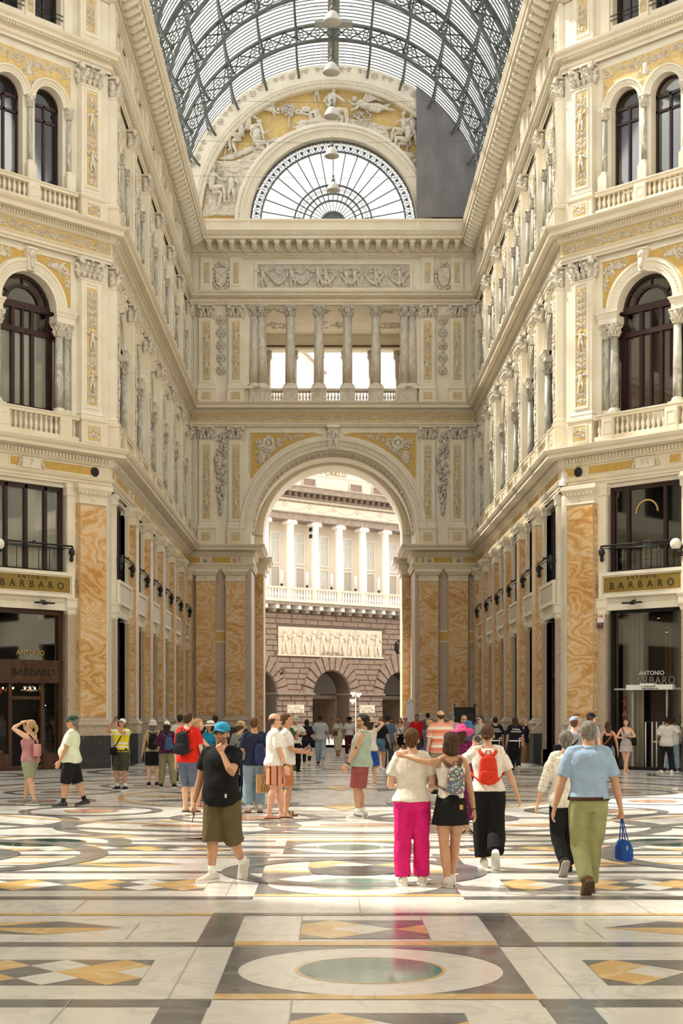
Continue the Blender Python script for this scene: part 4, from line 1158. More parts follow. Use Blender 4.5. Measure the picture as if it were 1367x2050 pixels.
# ------------------------------------------------------------------ glass barrel vault
VR, VZ = 7.85, 27.0
vault = put('ceiling', None, None, (0, 0, 0), kind='structure')
ST = mt['steel']
ys = [YN + .2 + (LEN - .2) / 6 * k for k in range(6)]
SP = (LEN - .2) / 6
def truss_mesh():
    mb = MB(); Ro, Ri = VR - .08, VR - .82; w = .11; n = 56
    for r_ in (Ro, Ri): mb.ring(0, 0, [(r_ - .05, w), (r_ - .05, -w), (r_ + .05, -w), (r_ + .05, w), (r_ - .05, w)], 0, PI, n, ST)
    k = 30
    for i in range(k):
        a0, a1 = PI * i / k, PI * (i + 1) / k; am = (a0 + a1) / 2
        P = lambda r_, a: (r_ * cos(a), 0, r_ * sin(a))
        mb.tube([P(Ro - .05, a0), P(Ri + .05, a1)], .04, ST, n=4); mb.tube([P(Ri + .05, a0), P(Ro - .05, a1)], .04, ST, n=4)
        rm = (Ro + Ri) / 2
        mb.tube([P(rm + .12 * sin(t), a0 + .12 / rm * cos(t)) for t in [2 * PI * j / 8 for j in range(9)]], .03, ST, n=4, cap=False)
    return mb.mesh('lattice_arch')
me_tr = truss_mesh()
for y in ys: put('lattice_arch', me_tr, vault, (0, y, VZ))
def purlin_mesh():
    """runs along y for one bay; local z outward"""
    mb = MB(); n = 14; L = SP
    top = [(0, L * i / n, -.10) for i in range(n + 1)]
    bot = [(0, L * i / n, -.20 - .42 * abs(2 * i / n - 1) ** 2.6) for i in range(n + 1)]
    mb.tube(top, .04, ST, n=4); mb.tube(bot, .075, ST, n=4)
    for i in range(n):
        mb.tube([top[i], bot[i + 1]] if i % 2 else [bot[i], top[i + 1]], .02, ST, n=4)
    return mb.mesh('purlin')
me_pu = purlin_mesh()
for y in [ys[0] - SP] * 0 + ys:
    for j in range(-6, 7):
        if j == 0: continue
        th = R(13.8 * j)
        o = put('purlin', me_pu, vault, (VR * sin(th), y, VZ + VR * cos(th)), (0, th, 0))
bar = MB(); bar.ring(0, 0, [(VR - .05, .014), (VR - .05, -.014), (VR + .0, -.014), (VR + .0, .014), (VR - .05, .014)], 0, PI, 44, mt['steel']); me_bar = bar.mesh('glazing_bar')
nb = int(LEN / .33)
for i in range(nb): put('glazing_bar', me_bar, vault, (0, YN + .35 + i * .33, VZ))
for k in range(6):
    g = MB(); n = 44; y0, y1 = ys[k], ys[k] + SP
    g.add([((VR + .02) * cos(PI * i / n), y, VZ + (VR + .02) * sin(PI * i / n)) for y in (y0, y1) for i in range(n + 1)], [(i, i + 1, n + 2 + i, n + 1 + i) for i in range(n)], mt['roofglass'], True)
    g.obj('pane', vault)
r_ = MB()
r_.box(-.28, .28, YN, YE, VZ + VR - .12, VZ + VR - .05, mt['lead']); r_.box(-.05, .05, YN, YE, VZ + VR - .3, VZ + VR - .12, ST)
r_.box(-.9, .9, ys[5] - .9, ys[5] - .3, VZ + VR - .42, VZ + VR - .3, mt['lead'])
r_.obj('ridge_walkway', vault)
for s in (-1, 1):
    e = MB(); e.box(min(s * 7.4, s * 8.6), max(s * 7.4, s * 8.6), YN, YE, 26.7, 27.1, mt['lead']); e.obj('gutter', vault)

# hanging lamps on cross cables
def lamp_mesh():
    return None
def hanging_lamp(y, px, py, label):
    z = HZ(py, y); x = PX(px, y)
    t = thing('hanging_lamp', label, 'lamp', (x, y, z - .25), 0, 'lamps hanging under the glass vault')
    m = MB(); m.lathe([(.33, 0), (.35, .02), (.335, .06), (.29, .18), (.21, .33), (.11, .42), (.07, .44)], 20, mt['lamp']); m.lathe([(.29, .03), (.27, .035), (0, .02)], 16, mt['curtain'])
    for i in range(20):
        a = 2 * PI * i / 20; m.tube([(.34 * cos(a), .315 * sin(a), .03), (.275 * cos(a), .275 * sin(a), .17), (.205 * cos(a), .205 * sin(a), .31)], .008, mt['lead'], n=4)
    m.obj('lamp_shade', t)
    m = MB(); m.lathe([(.10, .40), (.09, .55), (.04, .62), (.04, .7), (.07, .74), (.02, .8)], 12, ST); m.obj('fitting', t)
    m = MB(); m.tube([(0, 0, .60), (0, 0, 1.0)], .018, ST, n=5)
    m.tube([(-7.5 - x, 0, .75), (0, 0, .62), (7.5 - x, 0, .75)], .008, ST, n=4); m.obj('cable', t)
    return t
LY = [YN + SP * (k + .5) for k in range(6)]
hanging_lamp(LY[5], 667, 372, 'hanging lamp deepest in the arcade, in front of the fan window centre')
hanging_lamp(LY[4], 664, 303, 'hanging lamp at the top rim of the fan window')
hanging_lamp(LY[3], 664, 223, 'hanging lamp in front of the seated relief figure with the lyre')
hanging_lamp(LY[2], 663, 134, 'hanging lamp just below the crown of the lunette arch')
hanging_lamp(LY[1], 665, 32, 'nearest hanging lamp, highest in view, by the first lattice arch')

# ------------------------------------------------------------------ the rest of the crossing: plain shell behind and beside the view
def shell():
    s2 = S2
    oc = YN - DL * cos(R(45)); off = HW + DL * sin(R(45))       # corner of the side arms
    ynear = oc - 2 * HW; ycor = ynear - DL * cos(R(45))
    # near corner walls and the near arm
    for s, side in ((-1, 'left'), (1, 'right')):
        T = Matrix.Translation((s * off, ynear, 0)) @ Matrix.Rotation(R(-45) * -s if s < 0 else R(-135), 4, 'Z')
        m = MB()
        p0 = Vector((s * off, ynear)); p1 = Vector((s * HW, ycor)); d = (p1 - p0).normalized(); nrm = Vector((-d.y, d.x)) * (-1 if s > 0 else 1)
        def quad(a, b, z0, z1, th=.8):
            n_ = Vector((b.y - a.y, a.x - b.x)).normalized(); 
            if n_.x * s < 0: n_ = -n_
            v = [(a.x, a.y), (b.x, b.y), (b.x + n_.x * th, b.y + n_.y * th), (a.x + n_.x * th, a.y + n_.y * th)]
            m.add([(x, y, z) for z in (z0, z1) for x, y in v], [(0, 1, 2, 3), (4, 7, 6, 5), (0, 4, 5, 1), (1, 5, 6, 2), (2, 6, 7, 3), (3, 7, 4, 0)], s2)
        quad(p0, p1, 0, 26.5); quad(p1, Vector((s * HW, -14)), 0, 26.5)
        m.obj('wall_near_' + side, kind='structure')
        m = MB()
        for yy in (oc, ynear):
            a = Vector((s * off, yy)); b = Vector((s * (off + 24), yy)); sg = 1 if yy == oc else -1
            m.box(min(a.x, b.x), max(a.x, b.x), min(yy, yy + sg * .8), max(yy, yy + sg * .8), 0, 26.5, s2)
        m.box(min(s * (off + 24), s * (off + 24.8)), max(s * (off + 24), s * (off + 24.8)), ynear - 1, oc + 1, 0, 34, s2)
        m.obj('wall_side_arm_' + side, kind='structure')
    m = MB(); m.box(-HW - 1, HW + 1, -14.8, -14, 0, 34, s2); m.obj('wall_near_end', kind='structure')
    g = MB(); n = 32
    for yy0, yy1 in ((-14, ycor),):
        g.add([((VR) * cos(PI * i / n), y, VZ + VR * sin(PI * i / n)) for y in (yy0, yy1) for i in range(n + 1)], [(i, i + 1, n + 2 + i, n + 1 + i) for i in range(n)], mt['roofglass'], True)
    nv = g.obj('ceiling_near', kind='structure')
    for i in range(12): put('glazing_bar', me_bar, nv, (0, -13 + i * (ycor + 13) / 12, VZ)); 
    for i in range(6): put('lattice_arch', me_tr, nv, (0, -12 + i * 4.3, VZ))
    # dome ribs and rings over the crossing
    cy = (YN + ycor) / 2; Rd = (YN - ycor) / 2 + .3; b = MB()
    for k in range(16):
        a = 2 * PI * k / 16 + R(11.25)
        b.tube([(Rd * cos(t) * cos(a), cy + Rd * cos(t) * sin(a), 32 + Rd * sin(t)) for t in [R(80) * i / 10 for i in range(11)]], .22, ST, n=4)
    for t in (0, 20, 40, 58, 74, 80): b.tube([(Rd * cos(R(t)) * cos(a), cy + Rd * cos(R(t)) * sin(a), 32 + Rd * sin(R(t))) for a in [2 * PI * i / 32 for i in range(33)]], .22, ST, n=4, cap=False)
    dm = b.obj('ceiling_dome', kind='structure')
    g = MB(); n = 32; A = [R(80) * i / 10 for i in range(11)]
    g.add([((Rd + .3) * cos(t) * cos(2 * PI * k / n), cy + (Rd + .3) * cos(t) * sin(2 * PI * k / n), 32 + (Rd + .3) * sin(t)) for t in A for k in range(n)], [(j * n + k, j * n + (k + 1) % n, (j + 1) * n + (k + 1) % n, (j + 1) * n + k) for j in range(10) for k in range(n)], mt['roofglass'], True); g.obj('pane', dm)
    for s, side in ((-1, 'left'), (1, 'right')):
        g = MB(); yc = (oc + ynear) / 2
        g.add([(x, yc + VR * cos(PI * i / n), VZ + VR * sin(PI * i / n)) for x in (s * (off - 1), s * (off + 24)) for i in range(n + 1)], [(i, i + 1, n + 2 + i, n + 1 + i) for i in range(n)], mt['roofglass'], True); sa = g.obj('ceiling_side_arm_' + side, kind='structure')
        for i in range(14): o_ = put('glazing_bar', me_bar, sa, (s * (off + .5 + i * 1.7), yc, VZ), (0, 0, PI / 2))
        for i in range(5): o_ = put('lattice_arch', me_tr, sa, (s * (off + .5 + i * 4.6), yc, VZ), (0, 0, PI / 2))
shell()
# ------------------------------------------------------------------ floor: inlaid marble
def floor_marble(name, c, c2, vein=None, rough=.16):
    m, t, b, o = nt(name)
    mp = coord(t, 'pos', (1, 1, 1))
    n = N(t, 'ShaderNodeTexNoise'); n.inputs['Scale'].default_value = .9; n.inputs['Detail'].default_value = 8; n.inputs['Distortion'].default_value = 1.6
    t.links.new(mp.outputs[0], n.inputs['Vector'])
    r = ramp(t, n.outputs['Fac'], [(.30, c2), (.46, c), (.50, vein or c), (.53, c), (.72, c2)])
    t.links.new(r.outputs[0], b.inputs['Base Color'])
    n2 = N(t, 'ShaderNodeTexNoise'); n2.inputs['Scale'].default_value = 3.0; n2.inputs['Detail'].default_value = 4; t.links.new(mp.outputs[0], n2.inputs['Vector'])
    r2 = ramp(t, n2.outputs['Fac'], [(.3, (rough * .7,) * 3), (.7, (rough * 1.5,) * 3)]); t.links.new(r2.outputs[0], b.inputs['Roughness'])
    bp = N(t, 'ShaderNodeBump'); bp.inputs['Strength'].default_value = .05; bp.inputs['Distance'].default_value = .004
    t.links.new(n2.outputs['Fac'], bp.inputs['Height']); t.links.new(bp.outputs[0], b.inputs['Normal'])
    return m
fw = floor_marble('floor_white', (.72, .70, .665), (.66, .64, .605), (.61, .59, .55))
fg = floor_marble('floor_grey', (.165, .165, .165), (.12, .12, .12), (.21, .21, .205))
fy = floor_marble('floor_yellow', (.66, .44, .18), (.55, .35, .13), (.70, .55, .32))
fd = floor_marble('floor_dark', (.045, .05, .055), (.03, .033, .036), (.1, .1, .1))
fr_ = floor_marble('floor_rose', (.42, .22, .15), (.55, .42, .33), (.3, .2, .15))
ft = M('green_glass_disc', (.17, .28, .25), (.14, .24, .215), sc=3, rough=.08)
fs = M('street_paving', (.20, .185, .165), (.15, .14, .13), sc=2, rough=.7)
floor = MB()
floor.box(-46, 46, -16, 80.2, -.3, 0, fw)
L1, L2, L3, L4, L5 = .0015, .003, .0045, .006, .0075
FC = .0
zc = [0]
def _z(z): zc[0] = (zc[0] + 1) % 11; return z + zc[0] * 1.2e-4
def rect(x0, x1, y0, y1, z, m): floor.flatpoly([(x0, y0), (x1, y0), (x1, y1), (x0, y1)], _z(z), m)
def circ(x, y, r, z, m, n=64, ry=None): floor.flatpoly([(x + r * cos(2 * PI * i / n), y + (ry or r) * sin(2 * PI * i / n)) for i in range(n)], _z(z), m)
def annulus(x, y, r0, r1, z, m, n=72, a0=0, a1=2 * PI):
    z = _z(z)
    v = []; f = []
    for i in range(n + 1):
        a = a0 + (a1 - a0) * i / n; v += [(x + r0 * cos(a), y + r0 * sin(a), z), (x + r1 * cos(a), y + r1 * sin(a), z)]
    for i in range(n): f.append((2 * i, 2 * i + 1, 2 * i + 3, 2 * i + 2))
    floor.add(v, f, m)
def lozenges(x0, x1, y0, y1, z, rows=2, w=.62, ms=None, ground=None):
    rect(x0, x1, y0, y1, z, ground or fg); h = (y1 - y0) / rows; k = 0
    nx = int((x1 - x0) / w)
    if nx < 1: return
    st = (x1 - x0) / nx
    for j in range(rows * 2 - 1):
        yc = y0 + (j + 1) * h / 2
        for i in range(nx + (j % 2)):
            xc = x0 + (i + (.5 if j % 2 == 0 else 0)) * st
            a, b_ = max(x0, xc - st / 2), min(x1, xc + st / 2)
            mm = (ms or (fy, fg, fy, fw))[(i + 2 * j) % 4]
            if mm is fg: continue
            floor.flatpoly([(a, yc), (xc, yc - h / 2), (b_, yc), (xc, yc + h / 2)], z + .0015, mm)
def arrows(x0, x1, y0, y1, z, flip=1):
    yc = (y0 + y1) / 2; L = x1 - x0; h = (y1 - y0) / 2
    X = (lambda t: x0 + t * L) if flip > 0 else (lambda t: x1 - t * L)
    P = lambda l: floor.flatpoly(l if flip > 0 else l[::-1], z, m_)
    for t0 in (0, .52):
        for dy, m_ in ((.5, fg), (-.5, fy)):
            P([(X(t0), yc), (X(t0 + .12), yc + dy * h * 1.6), (X(t0 + .26), yc)])
        m_ = fy; P([(X(t0 + .12), yc + .8 * h), (X(t0 + .5), yc + .3 * h), (X(t0 + .26), yc)])
        m_ = fg; P([(X(t0 + .26), yc), (X(t0 + .5), yc - .35 * h), (X(t0 + .12), yc - .8 * h)])
def module(Y, k=1.0, last=False):
    s = 1.02 * k; c = FC
    rect(c - s, c + s, Y - s, Y + s, L1, fg); circ(c, Y, .92 * k, L2, fw); 
    annulus(c, Y, .5 * k, .525 * k, L3, fy)
    xo = c + 1.28 + .3
    for sg in (-1, 1):
        a = c + sg * 1.55; b_ = c + sg * 7.1
        lozenges(min(a, b_), max(a, b_), Y - .55 * k, Y + .42 * k, L1, 2, .40)
        rect(min(c + sg * 1.02, b_), max(c + sg * 1.02, b_), Y - s - .24, Y - s, L1, fg)
        rect(min(c + sg * 1.02, b_), max(c + sg * 1.02, b_), Y + s, Y + s + .22, L1, fg)
    rect(c - s, c + s, Y + s + .04, Y + s + .26, L2, fy)
    if last: return
    y0, y1 = Y + s, Y + 2.72
    for sg in (-1, 1):
        x0, x1 = sorted((c + sg * 1.03, c + sg * 1.32)); rect(x0, x1, y0, y1, L2, fg)
        a, b_ = sorted((c + sg * 2.0, c + sg * 6.8)); arrows(a, b_, y0 + .5, y1 - .25, L1, sg)
        x0, x1 = sorted((c + sg * 1.32, c + sg * 7.1)); rect(x0, x1, y1 - .0, y1 + .14, L2, fy)
    lozenges(c - .52, c + .52, y0 + .38, y1 - .3, L1, 2, .35)
    rect(c - 1.32, c + 1.32, y1, y1 + .16, L2, fg)
    rect(c - 1.02, c + 1.02, y1 + 1.32, y1 + 1.5, L2, fy)
for Y in (5.03, 10.1, 15.17): module(Y)
module(19.25, .85, True)
for sg in (-1, 1): x0, x1 = sorted((sg * 1.03, sg * 1.32)); rect(x0, x1, 7.4, 9.08, L2, fg)
lozenges(-.52, .52, 7.72, 8.66, L1, 2, .35)
mj = M('marble_joint', (.36, .34, .31), rough=.5)
for x, y0, y1 in ((0, 9.1, 9.2), (0, 11.0, 11.3), (0, 12.8, 14.1), (-1.3, 9.1, 11.1), (1.3, 9.1, 11.1), (-.52, 9.08, 7.7), (-2.6, 12.8, 14.1), (2.6, 12.8, 14.1), (-4.4, 12.8, 14.1), (4.4, 12.8, 14.1), (-.52, 11.4, 12.8), (.52, 11.4, 12.8), (-1.3, 14.2, 16.2), (1.3, 14.2, 16.2)): rect(x - .004, x + .004, min(y0, y1), max(y0, y1), L3, mj)
for x in (-5.2, -3.4, -1.9, 1.9, 3.4, 5.2):
    for y in (8.2, 11.5): rect(x - .004, x + .004, y, y + .9, L3, mj)
for sg in (-1, 1):                                        # near arm borders
    x0, x1 = sorted((sg * 7.15, sg * 7.3)); rect(x0, x1, -14, 12, L1, fg)
# octagon field: great ring, medallions and interlaced bands
OC = 31.0
def band_ring(x, y, r, w=.22, m=fg): annulus(x, y, r - w / 2, r + w / 2, L2, m)
rng = random.Random(12)
for sg in (-1, 1):                                        # green discs beside the first row
    x = sg * 4.35 + .1; y = 20.0
    annulus(x, y, .92, 1.25, L1, fg); circ(x, y, .92, L2, fw)
    rect(min(x + sg * 1.3, x + sg * 3.2), max(x + sg * 1.3, x + sg * 3.2), y - .15, y + .1, L1, fy)
    annulus(sg * 2.9 + .25, 22.9, 1.62, 1.95, L1, fg); annulus(sg * 6.3, 23.9, 1.6, 1.9, L1, fg); circ(sg * 2.9 + .25, 23.0, .6, L1, fr_, ry=.25)
annulus(.28, 23.2, 1.38, 1.68, L1, fg); circ(.28, 23.2, .7, L2, fr_, ry=.28)
rect(-6.2, 6.2, 20.78, 20.9, L1, fy); rect(-9, 9, 21.15, 21.23, L1, fg)
annulus(0, OC, 9.3, 9.6, L3, fg); annulus(0, OC, 8.2, 8.35, L3, fy); annulus(0, OC, 11.6, 11.9, L3, fg, n=96); annulus(0, OC, 3.0, 3.35, L3, fg); annulus(0, OC, 4.6, 4.75, L3, fy)
for k in range(12):
    a = 2 * PI * k / 12 + .26; x, y = 6.5 * cos(a), OC + 6.5 * sin(a)
    annulus(x, y, 1.1, 1.3, L4, fg); circ(x, y, .5, L4, fr_)
for k in range(8):
    a = 2 * PI * k / 8 + PI / 8; x, y = 13.9 * cos(a), OC + 13.9 * sin(a)
    annulus(x, y, 1.9, 2.25, L4, fg); annulus(x, y, .9, 1.15, L4, fg); circ(x, y, .6, L4, fr_)
    a = 2 * PI * k / 8; x, y = 14.6 * cos(a), OC + 14.6 * sin(a)
    annulus(x, y, 1.2, 1.5, L4, fg); circ(x, y, .5, L4, fd)
for k in range(16):
    a = 2 * PI * k / 16; floor.flatpoly([((3.4) * cos(a - .12), OC + 3.4 * sin(a - .12)), (4.55 * cos(a), OC + 4.55 * sin(a)), (3.4 * cos(a + .12), OC + 3.4 * sin(a + .12)), (2.2 * cos(a), OC + 2.2 * sin(a))][::1], L4 + .001, (fy, fg)[k % 2])
for k in range(64):
    a = rng.uniform(0, 2 * PI); q = rng.choice((7.3, 10.4, 12.7)) + rng.uniform(-.4, .4); x, y = q * cos(a), OC + q * sin(a)
    w_ = rng.uniform(.15, .45); floor.flatpoly([(x - w_, y), (x, y - w_ * .5), (x + w_, y), (x, y + w_ * .5)], L2 + .0005, rng.choice((fy, fg, fr_)))
# far arm bands
for k in range(9):
    y = YN + 1.0 + k * 2.9; rect(-7.2, 7.2, y, y + .35, L1, fg); lozenges(-5.6, 5.6, y + .9, y + 1.9, L1, 2, .8); 
    rect(-1.1, 1.1, y + .8, y + 2.0, L3, fg); circ(0, y + 1.4, .5, L4, fw)
rect(-7.3, -6.9, YN, 79, L3, fd); rect(6.9, 7.3, YN, 79, L3, fd)
fl = floor.obj('floor', kind='structure')
for Y, k in ((5.03, 1), (10.1, 1), (15.17, 1), (19.25, .85)):
    d = MB(); d.lathe([(.5 * k, 0), (.5 * k, .005), (0.001, .006)], 64, ft, smooth=False); put('glass_disc', d.mesh('glass_disc'), fl, (FC, Y, 0))
for sg in (-1, 1):
    d = MB(); d.lathe([(.62, 0), (.62, .004), (0.001, .005)], 48, M('dark_green_disc', (.03, .07, .05), rough=.1), smooth=False); put('glass_disc', d.mesh('glass_disc'), fl, (sg * 4.35 + .1, 20.0, 0))
st_ = MB(); st_.box(-60, 60, 80.2, 175, -.3, -.02, fs); st_.obj('ground_street', kind='structure')
# ------------------------------------------------------------------ the theatre across the street
ms_tuff = M('brown_rustic_stone', (.33, .235, .175), (.26, .185, .135), sc=3, rough=.85, bump=.5, bsc=12)
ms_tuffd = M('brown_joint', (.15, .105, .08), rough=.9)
ms_trim = M('weathered_cornice', (.38, .30, .235), (.28, .22, .17), sc=4, rough=.8)
ms_wht = M('theatre_plaster', (.82, .72, .58), (.78, .67, .53), sc=.8, rough=.7)
ms_col = M('theatre_white', (.86, .82, .77), rough=.6)
ms_rel = M('theatre_relief_marble', (.80, .70, .56), (.68, .57, .43), sc=6, rough=.65)
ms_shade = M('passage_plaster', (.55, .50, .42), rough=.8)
th = thing('theatre', 'pale theatre facade with white columns above a brown rusticated arcade, seen through the great arch', 'building', (0, 118, 0), R(40))
def tpart(mb, name, p=None): return mb.obj(name, p or th)
ARC = [-15.25, -7.6, 0, 7.6, 15.2]
b = MB()
for i, c in enumerate(ARC):
    x0 = c - 3.8; x1 = c + 3.8
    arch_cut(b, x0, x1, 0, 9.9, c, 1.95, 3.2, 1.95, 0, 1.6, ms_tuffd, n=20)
b.box(-19, 19, 1.6, 1.9, 9.8, 24, ms_wht)
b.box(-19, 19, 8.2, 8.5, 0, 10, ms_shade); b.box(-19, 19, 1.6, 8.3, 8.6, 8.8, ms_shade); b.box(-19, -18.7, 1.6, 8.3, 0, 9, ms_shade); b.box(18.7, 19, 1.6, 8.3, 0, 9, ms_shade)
b.box(-19, 19, 0, 1.9, 9.7, 10.4, ms_trim)
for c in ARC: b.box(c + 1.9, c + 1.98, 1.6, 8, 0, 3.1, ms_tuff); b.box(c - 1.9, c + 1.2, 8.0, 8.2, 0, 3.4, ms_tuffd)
tpart(b, 'wall')
b = MB(); r = random.Random(2); H = .435; row = 0; z = .1
while z < 9.55:
    x = -18.9 + (.0 if row % 2 else -.7)
    while x < 18.8:
        w_ = r.choice((1.25, 1.45, 1.6)); a, e = x + .02, x + w_ - .02
        ok = True
        for c in ARC:
            if z < 3.2: 
                if a < c + 1.97 and e > c - 1.97:
                    if a < c - 2.3 and e > c - 1.97: e = c - 1.98
                    elif e > c + 2.3 and a < c + 1.97: a = c + 1.98
                    else: ok = False
            elif z < 6.3:
                rr = 3.0 if z < 5.6 else 1.5
                dz = z + H / 2 - 3.2
                half = sqrt(max(0, 3.05 ** 2 - dz * dz)) if dz < 3.0 else 1.0
                if a < c + half and e > c - half:
                    if a < c - half - .3: e = c - half
                    elif e > c + half + .3: a = c + half
                    else: ok = False
        if ok and 6.35 < z + H / 2 < 8.65 and e > -5.55 and a < 5.55:
            if a < -5.9: e = -5.6
            elif e > 5.9: a = 5.6
            else: ok = False
        if ok and e - a > .12:
            d = .12 if z < 3.2 else .09
            v = [(a, 0, z + .015), (e, 0, z + .015), (e, 0, z + H - .015), (a, 0, z + H - .015), (a + .05, -d, z + .06), (e - .05, -d, z + .06), (e - .05, -d, z + H - .06), (a + .05, -d, z + H - .06)]
            b.add(v, [(4, 5, 6, 7), (0, 1, 5, 4), (1, 2, 6, 5), (2, 3, 7, 6), (3, 0, 4, 7)], ms_tuff)
        x += w_
    z += H; row += 1
for c in ARC:                                             # voussoirs
    k = 13
    for i in range(k):
        a0, a1 = PI * (i + .06) / k, PI * (i + .94) / k; am = (a0 + a1) / 2
        ro = 3.05 + (.55 if i in (5, 6, 7) else .28 if i in (3, 4, 8, 9) else 0) * 1
        pts = [(c + q * cos(a_), 3.2 + q * sin(a_)) for q, a_ in ((1.97, a0), (ro, a0), (ro, a1), (1.97, a1))]
        v = [(x_, 0, z_) for x_, z_ in pts]; mx = sum(p[0] for p in pts) / 4; mz = sum(p[1] for p in pts) / 4
        v += [(x_ + (mx - x_) * .1, -.2, z_ + (mz - z_) * .1) for x_, z_ in pts]
        b.add(v, [(7, 6, 5, 4), (0, 4, 5, 1), (1, 5, 6, 2), (2, 6, 7, 3), (3, 7, 4, 0)], ms_tuff)
tpart(b, 'rusticated_masonry')
b = MB()
for c0, c1 in zip([-19] + [c + 1.95 for c in ARC], [c - 1.95 for c in ARC] + [19]):
    b.box(c0, c1, -.28, .1, 3.12, 3.22, ms_tuffd); b.box(c0 - .05, c1 + .05, -.34, 1.6, 3.22, 3.34, ms_trim)
for c in ARC: b.box(c - 1.9, c + 1.9, 1.5, 1.8, 2.9, 3.2, ms_tuffd)
tpart(b, 'string_course')
b = MB(); b.box(-5.5, 5.5, -.1, .05, 6.38, 8.6, ms_rel); b.box(-5.6, 5.6, -.22, .05, 6.28, 6.4, ms_rel)
for i in range(11): putto(b, -4.9 + i * .98, 6.45, 1.95, ms_rel, arm=(.1, .5, .3, .7)[i % 4], flip=(-1) ** i, y=-.16)
for i in range(11): b.tube([(-4.9 + i * .98 - .2, -.14, 6.45), (-4.95 + i * .98 - .1, -.16, 7.3)], [.12, .08], ms_rel, n=6)
tpart(b, 'figure_relief')
for cx_ in (-3.8, 3.8):
    b = MB(); b.box(cx_ - .85, cx_ + .85, -.18, 0, 1.75, 2.4, ms_rel); rr_ = random.Random(3)
    for _ in range(22): b.ball((cx_ + rr_.uniform(-.7, .7), -.19, rr_.uniform(1.85, 2.3)), .1, .05, .09, ms_rel, 6, 4)
    tpart(b, 'small_relief')
b = MB(); b.lathe([(.0, -.05), (.62, -.05), (.62, .02)], 28, mt['dark'], T=Matrix.Translation((7.55, -.13, 7.3)) @ Matrix.Rotation(PI / 2, 4, 'X')); putto(b, 7.5, 6.75, 1.1, ms_trim, y=-.2); tpart(b, 'round_niche')
b = MB(); b.box(-19, 19, -1.1, .1, 10.25, 10.5, ms_trim); b.box(-19, 19, -1.2, .1, 10.5, 10.62, ms_wht)
n = 34
for i in range(n):
    x = -18.6 + i * 1.12; b.box(x - .17, x + .17, -1.0, .05, 9.95, 10.26, ms_col); b.box(x - .17, x + .17, -.6, .05, 9.7, 9.96, ms_trim)
tpart(b, 'balcony_slab')
b = MB(); b.box(-19, 19, -1.12, -.88, 11.5, 11.66, ms_rel); b.box(-19, 19, -1.08, -.9, 10.6, 10.7, ms_wht)
for i in range(13): x = -18.6 + i * 2.56 + .65; b.box(x - .22, x + .22, -1.1, -.88, 10.6, 11.5, ms_wht)
bl = tpart(b, 'balustrade')
bm_ = MB(); bm_.lathe([(.10, 0), (.10, .08), (.06, .12), (.11, .35), (.06, .62), (.05, .7), (.10, .75), (.10, .8)], 8, ms_col); me = bm_.mesh('baluster')
for i in range(66): put('baluster', me, bl, (-9.4 + i * .29, -1.0, 10.68))
me_tc = MB(); me_tc.box(-.48, .48, -.48, .48, 0, .35, ms_col); me_tc.lathe([(.45, .35), (.47, .45), (.40, .55), (.39, .6), (.38, 2.6), (.32, 6.15), (.34, 6.2)], 20, ms_col); me_tc = me_tc.mesh('column')
cp = MB(); cp.box(-.4, .4, -.36, .36, .22, .32, ms_col); cp.lathe([(.33, 0), (.38, .1), (.36, .2)], 14, ms_col)
for sx in (-1, 1): cp.lathe([(.15, -.36), (.17, -.3), (.17, .3), (.15, .36)], 10, ms_col, T=Matrix.Translation((sx * .36, 0, .12)) @ Matrix.Rotation(PI / 2, 4, 'X'))
me_cp = cp.mesh('capital')
for i in range(-3, 6):
    x = -1.475 + 2.56 * i; c = put('column', me_tc, th, (x, .3, 10.62)); put('capital', me_cp, c, (0, 0, 6.2))
b = MB()
b.box(-19, 19, -.1, 1.7, 17.14, 17.6, ms_trim); b.mould([(.1, 17.6), (.25, 17.65), (.25, 17.75), (0, 17.8)], -19, 19, ms_trim)
b.box(-19, 19, -.02, 1.7, 17.6, 18.7, ms_wht)
tpart(b, 'entablature')
b = MB(); b.mould([(.02, 18.55), (.2, 18.6), (.2, 18.85), (.3, 18.9), (.3, 19.25), (.85, 19.3), (.9, 19.6), (1.0, 19.75), (0, 19.8)], -19, 19, ms_trim); dentils(b, -19, 19, -.28, -.18, 18.64, 18.82, .07, .06, ms_wht)
for i in range(60): x = -18.7 + i * .63; b.box(x - .14, x + .14, -.75, -.28, 19.0, 19.3, mt['dark'] if False else ms_tuffd)
tpart(b, 'cornice')
b = MB()
for i in range(12):
    x0 = -15 + i * 2.56
    for k in range(15): t = k / 14; b.ball((x0 + 2.4 * t, -.03, 18.4 - .42 * sin(PI * t)), .07, .05, .06, ms_rel, 6, 4)
    b.lathe([(.16, -.02), (.2, 0), (.2, .02)], 10, ms_rel, T=Matrix.Translation((x0 - .08, -.04, 18.3)) @ Matrix.Rotation(PI / 2, 4, 'X'))
tpart(b, 'garland_frieze')
b = MB(); b.box(-19, 19, .3, 1.0, 19.7, 23.6, ms_wht); b.mould([(0, 23.4), (.3, 23.5), (.3, 23.7)], -19, 19, ms_wht); b.box(-19, 19, .26, .3, 20.95, 21.0, ms_shade)
tpart(b, 'attic_wall')
for x in (-2.1, 2.9, 5.4, -7.5, 9.5):
    f = MB(); f.frame(x - .75, x + .75, 19.95, 20.75, .14, .2, .32, ms_shade); o = tpart(f, 'window'); g = MB(); g.box(x - .62, x + .62, .25, .29, 20.05, 20.65, ms_tuff); g.obj('pane', o)
